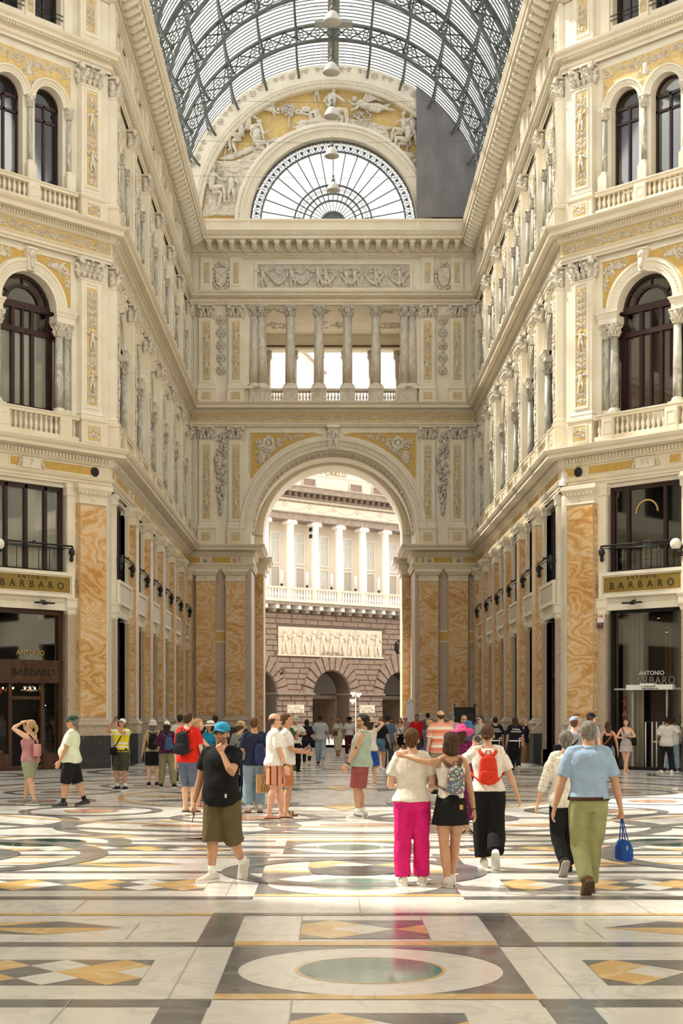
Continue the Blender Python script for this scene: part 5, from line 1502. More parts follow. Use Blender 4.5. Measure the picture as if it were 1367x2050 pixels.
for i in range(-3, 6):
    x = -1.475 + 2.56 * i + 2.0
    f = MB(); f.frame(x - .52, x + .52, 13.75, 16.35, .12, 1.48, 1.62, ms_col); f.frame(x - .52, x + .52, 10.6, 13.6, .12, 1.48, 1.62, ms_col); f.box(x - .4, x + .4, 1.5, 1.6, 15.55, 15.62, ms_col); o = tpart(f, 'window')
    g = MB(); g.box(x - .4, x + .4, 1.55, 1.58, 13.8, 16.3, mt['curtain']); g.box(x - .4, x + .4, 1.55, 1.58, 10.6, 13.5, ms_shade if i != 0 else mt['curtain']); g.obj('pane', o)
fit(put('lettering', text_mesh('SAN CARLO', .62, ms_trim, .02, 1.25), th, (-.1, .24, 21.3)), 3.9, .42)
for i in range(-3, 5):                                    # slim white lamps on the balcony
    x = -1.475 + 2.56 * i + .7; b = MB(); b.tube([(x, -1, 11.66), (x, -1, 12.6)], .03, mt['iron'], n=5); b.tube([(x, -1, 11.9), (x, -1, 12.95)], .10, mt['white'], n=8); b.ball((x, -1, 11.8), .12, .12, .1, mt['iron'], 6, 4)
    tpart(b, 'balcony_lamp')
b = MB(); 
for z in (16.6, 16.05): b.box(-1.9, -1.6, .2, .5, z - .18, z + .12, mt['iron'])
tpart(b, 'floodlight')
# house seen through the loggia
hs = thing('house', 'pale gabled house wall far behind the loggia columns', 'building', (-9.0, 150, 0), R(8))
b = MB(); b.poly([(-10, 0), (8.6, 0), (8.6, 37.0), (4.8, 40.5), (-10, 45.5)], 0, 8, M('pink_plaster', (.72, .62, .55), rough=.8)); b.obj('wall', hs)
b = MB(); b.tube([(-10, -.1, 45.6), (4.9, -.1, 40.6), (8.7, -.1, 37.1)], .18, ms_trim, n=4); b.obj('roof', hs)
# street camera pole
t = thing('camera_pole', 'white security cameras on a slim pole in the street outside the arch', 'camera', (PX(712, 92), 92, 0))
b = MB(); b.tube([(0, 0, 0), (0, 0, 3.0)], .022, mt['white'], n=8); b.obj('pole', t)
for dx, dz, s_ in ((-.2, 2.55, -1), (.18, 2.95, 1), (-.15, 3.0, -1)):
    b = MB(); b.box(dx - .18, dx + .18, -.08, .08, dz - .08, dz + .08, mt['white']); b.tube([(0, 0, dz - .12), (dx, 0, dz - .08)], .02, mt['white'], n=5); b.ball((dx, 0, dz - .14), .09, .09, .08, mt['white'], 8, 6); b.obj('camera', t)
# bird
b = MB(); m_ = M('dark_feathers', (.07, .06, .06), rough=.8)
b.tube([(-.16, 0, .0), (-.05, 0, -.02), (.08, 0, -.01), (.15, 0, .02)], [.015, .05, .05, .03], m_, n=8); b.ball((.17, 0, .04), .03, .028, .028, m_, 8, 6); b.tube([(.19, 0, .035), (.22, 0, .03)], [.01, .002], m_, n=4)
b.add([(-.14, -.03, .0), (-.24, -.05, .01), (-.24, .05, .01), (-.14, .03, .0)], [(0, 1, 2, 3)], m_)
for s_ in (-1, 1): b.add([(.06, 0, .02), (-.06, 0, .02), (-.05, s_ * .16, .09), (.07, s_ * .15, .09), (-.09, s_ * .32, .05), (.0, s_ * .30, .06)], [(0, 1, 2, 3), (3, 2, 4, 5)], m_); 
o = b.obj('bird', None, (PX(563, 62), 62, HZ(1348, 62)), (0, 0, R(75))); md = o.modifiers.new('t', 'SOLIDIFY'); md.thickness = .008
tag(o, 'dark bird flying with spread wings in the great arch', 'bird')
# white panel and iron notice frame by the right pier
b = MB(); b.box(-.17, .17, -.05, .05, 0, 2.2, mt['white']); b.tube([(-.17, 0, 2.2), (0, 0, 2.5), (.17, 0, 2.2)], .05, mt['white'], n=6); b.ball((0, 0, 2.36), .12, .05, .14, mt['white'], 8, 6)
tag(b.obj('sign_board', None, (PX(820, 72.6), 72.6, 0)), 'narrow white upright board with a pointed top beside the right pier of the great arch', 'sign')
t = thing('notice_stand', 'black iron notice frame with a scrolled top against the marble right of the arch', 'stand', (PX(930, 71.5), 71.5, 0))
b = MB(); b.frame(-.5, .5, .6, 2.05, .05, -.03, .03, mt['iron']); 
for s_ in (-1, 1): b.tube([(s_ * .5, 0, 0), (s_ * .5, 0, 2.15)], .03, mt['iron']); b.ball((s_ * .5, 0, 2.18), .05, .05, .05, mt['iron'])
spiral(b, .0, 2.2, .16, PI / 2, 1.2, 1, mt['iron'], w=.015, y=0, leaf=False)
b.obj('frame', t); b = MB(); b.box(-.45, .45, -.01, .01, .65, 2.0, mt['plinth']); b.obj('board', t)
# ------------------------------------------------------------------ shopfronts, signs and fittings on the corner walls
WL, WR = wall_left_corner, wall_right_corner
def on_wall(w, u, v, z): return w.matrix_world @ Matrix.Translation((u, v, z))
def wthing(name, label, cat, w, u, v, z, group=None):
    t = thing(name, label, cat, group=group); t.matrix_world = on_wall(w, u, v, z); return t
me_ant = text_mesh('ANTONIO', .15, mt['letter'], .006, 1.9); me_bar = text_mesh('BARBARO', .3, mt['letter'], .006, 2.0)
for w, u, lab in ((WL, ucl, 'gold shop sign with dark lettering in a white frame on the left corner wall'), (WR, ucr, 'gold shop sign with dark lettering in a white frame on the right corner wall')):
    t = wthing('shop_sign', lab, 'sign', w, u, 0, 0, 'gold shop signs on the corner walls')
    put('board', panel_mesh(mt['signgold']), t)
    me_t1 = fit(put('lettering', me_ant, t, (0, -.218, 5.99)), 1.05, .11); fit(put('lettering', me_bar, t, (0, -.218, 5.77)), 2.3, .22)
    b = MB(); s_ = 1 if w == WL else -1
    b.ball((s_ * 1.60, -.16, 5.8), .04, .02, .07, mt['brass']); spiral(b, s_ * 1.61, 6.0, .05, 0, 1.1, 1, RL, w=.01, y=-.16, leaf=False); spiral(b, s_ * 1.61, 5.6, .05, 0, 1.1, -1, RL, w=.01, y=-.16, leaf=False)
    b.obj('ornament', t)
def wnum(): win_no[0] += 1; return win_no[0]
# left shopfront
mwarm = glow('warm_bulb', (1, .62, .25), 14)
def shop_left():
    n = wnum(); w = put('window_%d' % n, None, None, kind='structure'); w.matrix_world = on_wall(WL, ucl, 0, 0); bw = mt['brownwood']
    f = MB(); f.frame(-1.36, 1.36, 0, 5.02, .14, .14, .30, bw); f.box(-1.3, 1.3, .10, .32, 2.72, 3.38, bw); f.frame(-1.25, 1.25, 2.78, 3.32, .04, .07, .12, bw)
    f.box(-1.36, 1.36, .10, .3, 3.36, 3.44, bw); f.box(-.62, -.5, .16, .28, 0, 2.7, bw); f.box(.55, .66, .16, .28, 0, 2.7, bw); f.box(-.6, .6, .16, .28, 2.2, 2.3, bw)
    for x0, x1 in ((-1.3, -.6), (.6, 1.3)): f.box(x0, x1, .12, .30, 0, .5, bw)
    f.obj('window_frame', w)
    g = MB(); g.box(-1.25, 1.25, .22, .23, 3.44, 4.9, mt['glass']); g.box(-1.25, -.6, .22, .23, .5, 2.7, mt['glass']); g.box(.62, 1.25, .22, .23, .5, 2.7, mt['glass']); g.obj('pane', w)
    put('lettering', text_mesh('BARBARO', .36, mt['letter'], .02, 1.0), w, (.25, .09, 3.05))
    put('lettering', text_mesh('ANTONIO', .22, mt['goldletter'], .004, 1.0), w, (.2, .2, 3.66))
    put('lettering', text_mesh('shop on line', .09, mt['whiteletter'], .003, 1.0), w, (.15, .2, 2.60)); put('lettering', text_mesh('www.barbaro.eu', .09, mt['whiteletter'], .003, 1.0), w, (.15, .2, 2.50))
    put('lettering', text_mesh('LBI', .26, M('red_letter', (.5, .02, .03), rough=.5), .004, 1.0), w, (-1.0, .2, 2.45))
    for px_, lab in ((-.35, 'lit crystal chandelier inside the left shop, over the doorway'), (.45, 'small lit chandelier inside the left shop, nearer the marble pier')):
        t = thing('chandelier', lab, 'lamp', group='chandeliers in the left shop'); t.matrix_world = on_wall(WL, ucl + px_, .62, 2.52)
        b = MB(); b.tube([(0, 0, .3), (0, 0, 0)], .01, mt['brass'], n=5); b.lathe([(.02, -.1), (.1, -.04), (.04, .05)], 10, mt['brass'])
        for k in range(6): a = k * PI / 3; b.tube([(0, 0, -.03), (.1 * cos(a), .1 * sin(a), -.07), (.18 * cos(a), .18 * sin(a), .0)], .008, mt['brass'], n=4)
        b.obj('frame', t); b = MB()
        for k in range(6): a = k * PI / 3; b.ball((.18 * cos(a), .18 * sin(a), .04), .022, .022, .03, mwarm, 6, 4)
        b.obj('bulb', t)
    b = MB()
    for k in range(3): b.ball((.85 + k * .12, .7, 2.02), .014, .014, .014, mwarm, 6, 4)
    for z in (.5, .95, 1.4, 1.85): b.box(.62, 1.3, .6, .9, z, z + .02, bw)
    o = b.obj('shelf_unit'); o.matrix_world = on_wall(WL, ucl, 0, 0); tag(o, 'dark wooden shelves with tiny spotlights in the left shop window', 'shelf')
    t = wthing('tailor_dummy', 'torso dummy in a dark blue jacket in the left shop window', 'mannequin', WL, ucl - 1.0, .6, 0)
    b = MB(); b.tube([(0, 0, .95), (0, 0, 1.2), (0, 0, 1.45), (0, 0, 1.52)], [.17, .15, .2, .08], M('navy_cloth', (.03, .05, .12), rough=.8), n=12, flat=.7); b.obj('jacket', t)
    b = MB(); b.tube([(0, 0, 1.5), (0, 0, 1.62)], .05, mt['white']); b.tube([(0, 0, 0), (0, 0, .95)], .02, mt['brass']); b.lathe([(.16, 0), (.14, .03), (.02, .05)], 12, mt['brass']); b.obj('stand', t)
    b = MB(); mp = M('pink_felt', (.62, .20, .16), rough=.8); b.lathe([(.17, 0), (.17, .01), (.09, .02), (.09, .09), (.05, .11), (0, .11)], 16, mp)
    o = b.obj('hat'); o.matrix_world = on_wall(WL, ucl - .78, .40, .52); tag(o, 'salmon pink brimmed hat on display low in the left shop window', 'hat')
shop_left()
mblind = M('beige_drape', (.42, .37, .28), rough=.9)
def shop_right():
    n = wnum(); w = put('window_%d' % n, None, None, kind='structure'); w.matrix_world = on_wall(WR, ucr, 0, 0); dk = mt['iron']
    f = MB(); f.frame(-1.36, 1.36, 0, 5.02, .09, .14, .30, dk); f.box(-1.3, 1.3, .2, .26, 2.50, 2.56, mt['lead']); f.box(-.62, -.57, .2, .26, 0, 2.5, mt['lead']); f.box(.62, .67, .2, .26, 0, 2.5, mt['lead'])
    f.obj('window_frame', w)
    g = MB(); g.box(-1.3, 1.3, .22, .23, 2.56, 4.93, mt['glass']); g.box(-1.3, -.62, .22, .23, .05, 2.5, mt['glass']); g.box(.67, 1.3, .22, .23, .05, 2.5, mt['glass']); g.obj('pane', w)
    b = MB(); b.box(-.72, .95, .04, .2, 2.5, 2.66, mt['white']); b.box(-.2, .3, .0, .2, 2.62, 2.7, mt['white']); b.obj('canopy', w)
    put('lettering', text_mesh('ANTONIO', .19, mt['whiteletter'], .003, 1.05), w, (.1, .2, 3.02)); put('lettering', text_mesh('BARBARO', .34, M('frosted_letter', (.22, .20, .18), rough=.6), .003, 1.1), w, (.15, .2, 2.78))
    put('lettering', text_mesh('shop on line', .08, mt['letter'], .003, 1.0), w, (.15, .035, 2.61)); put('lettering', text_mesh('www.barbaro.eu', .09, mt['letter'], .003, 1.0), w, (.15, .035, 2.54))
    b = MB()
    for i in range(9): b.tube([(-1.25 + i * .085, .75 + .03 * (i % 2), .02), (-1.25 + i * .085, .75 + .03 * (i % 2), 4.9)], .05, mblind, n=6)
    b.obj('curtain', w)
    b = MB(); b.box(-.5, 1.3, 1.10, 1.15, 0, 4.9, M('dim_shop_wall', (.075, .052, .036), rough=.8)); b.box(.1, .32, 1.0, 1.1, 2.9, 4.5, M('amber_panel', (.22, .12, .05), rough=.7)); b.tube([(.21, .97, 3.1), (.21, .97, 4.4)], .012, mt['letter']); b.obj('panel', w)
    for x, z in ((.1, 4.75), (.4, 4.3), (1.1, 4.6)):
        t = wthing('spotlight', 'small lit downlight inside the right shop', 'light', WR, ucr + x, .6, z, 'downlights in the right shop'); bb = MB(); bb.lathe([(.05, 0), (.05, .03)], 10, mwarm); bb.obj('bulb', t); bb = MB(); bb.lathe([(.065, .0), (.065, .08)], 10, mt['iron']); bb.obj('housing', t)
    red = M('red_sale', (.45, .01, .015), rough=.6)
    t = wthing('sale_banner', 'tall narrow red sale banner behind the right shop glass', 'banner', WR, ucr - .98, .35, 0); b = MB(); b.box(-.07, .07, 0, .01, .75, 2.3, red); b.obj('cloth', t)
    for i, ch in enumerate('SALE'): put('lettering', text_mesh(ch, .26, mt['whiteletter'], .002), t, (0, -.004, 2.1 - i * .35))
    for x, lab in ((-.15, 'white security gate frame just inside the right shop, left of the pair'), (.25, 'white security gate frame just inside the right shop, right of the pair')):
        b = MB(); b.tube([(-.12, 0, 0), (-.12, 0, 1.5), (.12, 0, 1.5), (.12, 0, 0)], .025, mt['white'], n=5); o = b.obj('security_gate'); o.matrix_world = on_wall(WR, ucr + x, .45, 0); tag(o, lab, 'gate', 'shop security gates')
    t = wthing('display_table', 'white pedestal display table inside the right shop', 'table', WR, ucr + .28, .8, 0); b = MB(); b.box(-.4, .4, -.2, .2, .85, .9, mt['white']); b.obj('tabletop', t); b = MB(); b.lathe([(.2, 0), (.12, .06), (.1, .8), (.2, .85)], 14, mt['white']); b.obj('leg', t)
    t = wthing('clothes_rack', 'metal rack with a red garment at the right of the right shop', 'rack', WR, ucr + 1.02, .75, 0); b = MB(); b.tube([(-.25, 0, 0), (-.25, 0, 1.95), (.25, 0, 1.95), (.25, 0, 0)], .015, mt['lead'], n=5); b.obj('frame', t)
    b = MB(); b.tube([(0, 0, 1.9), (0, 0, 1.75), (0, 0, 1.4), (.02, 0, 1.0)], [.03, .13, .11, .15], red, n=10, flat=.5); b.obj('garment', t)
    b = MB(); b.box(1.0, 1.3, .9, 1.05, 2.0, 2.45, glow('niche_glow', (.9, .5, .2), .9)); b.obj('panel', w)  # lit shop niche: its light is put in as glow of this panel
shop_right()
# boxes piled in the right upper window, gold arc decal
r = random.Random(6); mbx = M('pale_carton', (.36, .36, .33), rough=.8); proto = None
cols = [(-1.05, 5), (-.28, 6), (.05, 5), (.38, 4), (1.05, 4)]
rows_ = ['lowest', 'second', 'third', 'fourth', 'fifth', 'topmost']; cn = ['first', 'second', 'third', 'fourth', 'fifth']
for ci, (x, k) in enumerate(cols):
    for j in range(k):
        if proto is None:
            proto = thing('storage_box', 'x', 'box'); b = MB(); b.box(-.14, .14, -.1, .1, 0, .15, mbx); b.obj('carton', proto); b = MB(); b.box(-.15, .15, -.11, .11, .12, .165, mbx); b.obj('lid', proto); b = MB(); b.box(-.05, .05, -.115, -.105, .05, .08, mt['letter']); b.obj('tag', proto); o = proto
        else: o = dup(proto)
        o.matrix_world = on_wall(WR, ucr + x, .62, 6.22 + j * .17)
        o['label'] = 'storage box in the right upper window, %s up in the %s stack from left' % (['first', 'second', 'third', 'fourth', 'fifth', 'sixth'][j], cn[ci]); o['group'] = 'storage boxes behind the right upper window'
b = MB(); b.ring(0, 0, [(.36, .19), (.36, .18), (.41, .18), (.41, .19)], 0, PI, 30, mt['goldletter']); o = b.obj('window_decal'); o.matrix_world = on_wall(WR, ucr - .05, 0, 8.05); tag(o, 'thin gold arch-shaped decal on the glass of the right upper window', 'decal')
# number plaques, loudspeakers
for w, u, txt, lab in ((WL, ucl, '7', 'carved plaque with the number 7 on the left gold frieze'), (WR, ucr + .1, '84', 'carved plaque with the number 84 on the right gold frieze')):
    t = wthing('number_plaque', lab, 'plaque', w, u, -.15, 9.55); b = MB(); b.frame(-.34, .34, -.17, .17, .04, -.05, .02, S2); b.box(-.3, .3, -.02, .02, -.15, .15, S2)
    for s_ in (-1, 1):
        for k in range(5): b.ball((s_ * (.42 + .04 * cos(k * .8)), 0, -.15 + k * .075), .07, .04, .05, RL, 6, 4)
    for k in range(3): b.ball((-.08 + k * .08, 0, .21), .05, .04, .05, RL, 6, 4); b.ball((-.08 + k * .08, 0, -.20), .05, .04, .04, RL, 6, 4)
    b.obj('frame', t); put('lettering', text_mesh(txt, .26, RL, .01, 1.3), t, (0, -.03, 0))
for w, u, lab in ((WL, DL - .62, 'round dark loudspeaker in the left frieze beside the number plaque'), (WR, .62, 'round dark loudspeaker in the right frieze beside the number plaque')):
    t = wthing('loudspeaker', lab, 'speaker', w, u, -.14, 9.54); b = MB(); b.lathe([(.15, 0), (.15, .03), (.12, .04)], 24, mt['iron'], T=Matrix.Rotation(PI / 2, 4, 'X')); b.obj('rim', t); b = MB(); b.lathe([(.12, .02), (.04, .0), (.03, .03)], 24, mt['steel'], T=Matrix.Rotation(PI / 2, 4, 'X')); b.obj('cone', t)
# dome camera at the right corner
t = wthing('security_camera', 'white dome security camera hanging from the right corner cornice', 'camera', WR, .12, -.30, 9.15)
b = MB(); b.box(-.07, .07, 0, .2, .06, .42, mt['white']); b.lathe([(.02, .16), (.09, .12), (.12, .0), (.12, -.04)], 16, mt['white'], cy=-.02); b.obj('housing', t)
b = MB(); b.lathe([(.10, -.04), (.08, -.12), (0, -.14)], 16, mt['iron'], cy=-.02); b.obj('lens', t)
t = wthing('alarm_box', 'small white alarm box with a dark red dome on the right shop jamb', 'alarm', WR, ucr - 1.52, -.16, 4.65)
b = MB(); b.box(-.11, .11, -.05, .02, 0, .28, mt['white']); b.box(-.08, -.02, -.055, -.05, .15, .24, M('orange_light', (.6, .25, .05))); b.box(.02, .08, -.055, -.05, .15, .24, M('red_light', (.3, .05, .04))); b.obj('housing', t)
b = MB(); b.ball((0, -.06, -.1), .10, .07, .10, M('dark_red_plastic', (.12, .04, .045), rough=.3), 14, 10); b.obj('lamp', t)
for w, u, lab in ((WL, ucl + .35, 'black spotlight bar over the left shop door'), (WR, ucr - .25, 'black spotlight bar over the right shop door')):
    t = wthing('spotlight', lab, 'light', w, u, -.35, 5.2); b = MB(); b.tube([(0, .2, .1), (0, 0, .06)], .025, mt['iron']); b.obj('bracket', t); b = MB(); b.box(-.33, .33, -.08, .08, -.02, .03, mt['iron']); b.lathe([(.08, -.05), (.1, 0), (.06, .05)], 12, mt['iron']); b.obj('housing', t)
# globe lamps on brackets
mglobe = M('opal_glass', (.80, .77, .68), rough=.15)
for w, u, gx, lab in ((WL, DL - 5.2, 1, 'wrought iron bracket with white globe lamps on the left edge pilaster'), (WR, 5.2, -1, 'wrought iron bracket with white globe lamps on the right edge pilaster')):
    t = wthing('wall_lamp', lab, 'lamp', w, u, -.34, 6.75, 'globe lamps on the corner walls')
    b = MB(); b.lathe([(.03, -.05), (.12, 0), (.05, .05)], 12, mt['iron'], T=Matrix.Rotation(PI / 2, 4, 'X')); b.obj('wall_plate', t)
    for k, (dx, dy) in enumerate(((-.55, -.55), (.55, -.55), (0, -.8))):
        b = MB(); b.tube([(0, 0, 0), (dx * .4, dy * .5, -.25), (dx * .85, dy, -.28), (dx, dy, -.12)], .025, mt['iron'], n=6); b.tube([(0, -.05, .2), (dx * .6, dy * .6, .12), (dx * .8, dy * .8, -.1)], .012, mt['iron'], n=5); b.obj('arm', t)
        b = MB(); b.lathe([(.06, -.16), (.1, -.10), (.09, -.05)], 12, mt['iron'], dx, dy, 0); b.ball((dx, dy, .08), .17, .17, .18, mglobe, 18, 12); b.ball((dx, dy, .28), .04, .04, .04, mt['iron'], 8, 6); b.obj('globe', t)
# ------------------------------------------------------------------ people: bodies grown as one surface, clothes and hair as children
import bmesh
V = Vector
def skinmat(name, c, c2, lip):
    return (M(name, c, c2, sc=14, rough=.5, mode='obj'), M(name + '_lip', lip, rough=.45), M(name + '_beard', tuple(v * .38 for v in c), tuple(v * .5 for v in c), sc=90, rough=.7, mode='obj'))
SK = {'fair': skinmat('fair_skin', (.66, .40, .28), (.60, .34, .23), (.45, .17, .14)),
      'tan': skinmat('tan_skin', (.50, .27, .16), (.44, .23, .135), (.33, .13, .10)),
      'brown': skinmat('brown_skin', (.33, .17, .10), (.28, .14, .085), (.22, .09, .07)),
      'red': skinmat('ruddy_skin', (.60, .30, .20), (.66, .38, .27), (.42, .15, .12))}
fab_cache = {}
def fab(c, rough=.85, bump=.25):
    k = tuple(round(v, 3) for v in c)
    if k not in fab_cache: fab_cache[k] = M('cloth', c, tuple(v * .86 for v in c), sc=9, rough=rough, mode='obj', bump=bump, bsc=26, spec=.12)
    return fab_cache[k]
def fab_bands(axis, freq, stops, off=0., name='striped_cloth', obj=True):
    m, t, b, o = nt(name); b.inputs['Roughness'].default_value = .85; b.inputs['Specular IOR Level'].default_value = .12
    g = N(t, 'ShaderNodeTexCoord'); s = N(t, 'ShaderNodeSeparateXYZ'); t.links.new(g.outputs['Object'], s.inputs[0])
    mu = N(t, 'ShaderNodeMath', operation='MULTIPLY_ADD'); mu.inputs[1].default_value = freq; mu.inputs[2].default_value = off + 50
    t.links.new(s.outputs[axis], mu.inputs[0]); fr = N(t, 'ShaderNodeMath', operation='FRACT'); t.links.new(mu.outputs[0], fr.inputs[0])
    r = N(t, 'ShaderNodeValToRGB'); r.color_ramp.interpolation = 'CONSTANT'; e = r.color_ramp.elements
    while len(e) < len(stops): e.new(.5)
    for i, (p, c) in enumerate(stops): e[i].position = p; e[i].color = c4(c)
    t.links.new(fr.outputs[0], r.inputs[0]); t.links.new(r.outputs[0], b.inputs['Base Color']); return m
def fab_spots(base, cols, sc, thr=.35, name='printed_cloth'):
    m, t, b, o = nt(name); b.inputs['Roughness'].default_value = .8; b.inputs['Specular IOR Level'].default_value = .12
    mp = coord(t, 'obj'); v = N(t, 'ShaderNodeTexVoronoi'); v.inputs['Scale'].default_value = sc; t.links.new(mp.outputs[0], v.inputs['Vector'])
    sp = N(t, 'ShaderNodeSeparateXYZ'); t.links.new(v.outputs['Color'], sp.inputs[0])
    r = N(t, 'ShaderNodeValToRGB'); r.color_ramp.interpolation = 'CONSTANT'; e = r.color_ramp.elements
    while len(e) < len(cols): e.new(.5)
    for i, c in enumerate(cols): e[i].position = i / len(cols); e[i].color = c4(c)
    t.links.new(sp.outputs[0], r.inputs[0])
    lt = N(t, 'ShaderNodeMath', operation='LESS_THAN'); lt.inputs[1].default_value = thr; t.links.new(v.outputs['Distance'], lt.inputs[0])
    mx = N(t, 'ShaderNodeMix', data_type='RGBA'); mx.inputs['A'].default_value = c4(base); t.links.new(lt.outputs[0], mx.inputs['Factor']); t.links.new(r.outputs[0], mx.inputs['B'])
    t.links.new(mx.outputs['Result'], b.inputs['Base Color']); return m
def hairmat(name, c, c2): return M(name, c, c2, sc=22, rough=.6, mode='obj', stretch=(3, 3, .35), bump=.6, bsc=70, spec=.18)
HR = {'black': hairmat('black_hair', (.016, .012, .010), (.03, .022, .018)), 'dark': hairmat('dark_brown_hair', (.045, .024, .014), (.08, .045, .026)),
      'brown': hairmat('brown_hair', (.065, .032, .016), (.13, .068, .032)), 'blond': hairmat('blond_hair', (.36, .23, .10), (.50, .34, .17)),
      'grey': hairmat('grey_hair', (.10, .088, .076), (.26, .24, .21)), 'ombre': hairmat('ombre_hair', (.07, .04, .025), (.30, .18, .09))}
WHT, BLK = (.80, .79, .75), (.012, .012, .013)

def loft(mb, secs, m, n=14, T=None, p=2.0):
    """secs: (centre, width axis, depth axis, half width, half depth)"""
    v = []
    for c, ax, ay, rw, rd in secs:
        for k in range(n):
            a = 2 * PI * k / n; ca, sa = cos(a), sin(a)
            if p != 2.0: ca = math.copysign(abs(ca) ** (2 / p), ca); sa = math.copysign(abs(sa) ** (2 / p), sa)
            v.append(tuple(c + ax * (rw * ca) + ay * (rd * sa)))
    L = len(secs)
    f = [(i * n + k, i * n + (k + 1) % n, (i + 1) * n + (k + 1) % n, (i + 1) * n + k) for i in range(L - 1) for k in range(n)]
    f.append(tuple(range(n - 1, -1, -1))); f.append(tuple((L - 1) * n + k for k in range(n)))
    mb.add(v, f, m, True, T)
def limb(mb, pts, rs, m, n=12):
    secs = []; L = len(pts)
    prev = None
    for i, p in enumerate(pts):
        d = (pts[min(i + 1, L - 1)] - pts[max(i - 1, 0)]).normalized()
        a = d.cross(V((0, 1, 0))) if prev is None else prev - d * prev.dot(d)
        if a.length < 1e-4: a = d.orthogonal()
        a.normalize(); prev = a; r = rs[i]; rw, rd = r if isinstance(r, tuple) else (r, r)
        secs.append((p, a, d.cross(a), rw, rd))
    loft(mb, secs, m, n)
def grow(mb, voxel, iters=2, amp=0., freq=6., seed=0, mats=None, pick=None, stretch=(1, 1, 1), name='body', keep=None):
    """one continuous surface from the collected volumes"""
    me0 = bpy.data.meshes.new('tmp'); me0.from_pydata(mb.v, [], mb.f); me0.update()
    o = bpy.data.objects.new('tmp', me0); C.objects.link(o)
    md = o.modifiers.new('r', 'REMESH'); md.mode = 'VOXEL'; md.voxel_size = voxel; md.use_smooth_shade = True
    dg = bpy.context.evaluated_depsgraph_get(); me = bpy.data.meshes.new_from_object(o.evaluated_get(dg))
    bpy.data.objects.remove(o); bpy.data.meshes.remove(me0)
    bm = bmesh.new(); bm.from_mesh(me)
    for _ in range(iters): bmesh.ops.smooth_vert(bm, verts=bm.verts, factor=.5, use_axis_x=True, use_axis_y=True, use_axis_z=True)
    if amp:
        bm.normal_update(); off = V((seed * 3.1, seed * 1.7, seed))
        for v in bm.verts:
            q = V((v.co.x * stretch[0], v.co.y * stretch[1], v.co.z * stretch[2])) * freq + off
            v.co += v.normal * (amp * mnoise.fractal(q, 1.0, 2.0, 2))
    for f in bm.faces: f.smooth = True
    bm.to_mesh(me); bm.free(); me.materials.clear()
    for m in mats: me.materials.append(m)
    if pick:
        me.polygons.foreach_set('material_index', [pick(p.center) for p in me.polygons])
    me.name = name; me.update(); return me
def ik(A, B, l1, l2, hint):
    d = B - A; L = min(d.length, (l1 + l2) * .999); L = max(L, abs(l1 - l2) * 1.05 + .01); u = d.normalized(); B = A + u * L
    a = (l1 * l1 - l2 * l2 + L * L) / (2 * L); h = sqrt(max(0, l1 * l1 - a * a))
    s = hint - u * hint.dot(u); s = s.normalized() if s.length > 1e-5 else u.orthogonal()
    return A + u * a + s * h, B

TORSO_M = [(.485, .075, .055, -.002), (.51, .094, .070, -.004), (.54, .098, .073, -.004), (.58, .090, .066, .0), (.63, .084, .060, .003), (.69, .094, .064, .003), (.75, .106, .067, .0), (.79, .112, .060, -.004), (.815, .100, .048, -.006), (.832, .062, .038, -.006), (.845, .036, .034, -.002)]
TORSO_F = [(.485, .075, .055, -.004), (.51, .099, .072, -.008), (.54, .100, .073, -.008), (.58, .086, .062, -.002), (.63, .073, .052, .002), (.69, .080, .060, .004), (.735, .090, .072, .008), (.78, .096, .054, -.002), (.81, .088, .043, -.005), (.829, .054, .034, -.005), (.842, .031, .030, -.002)]

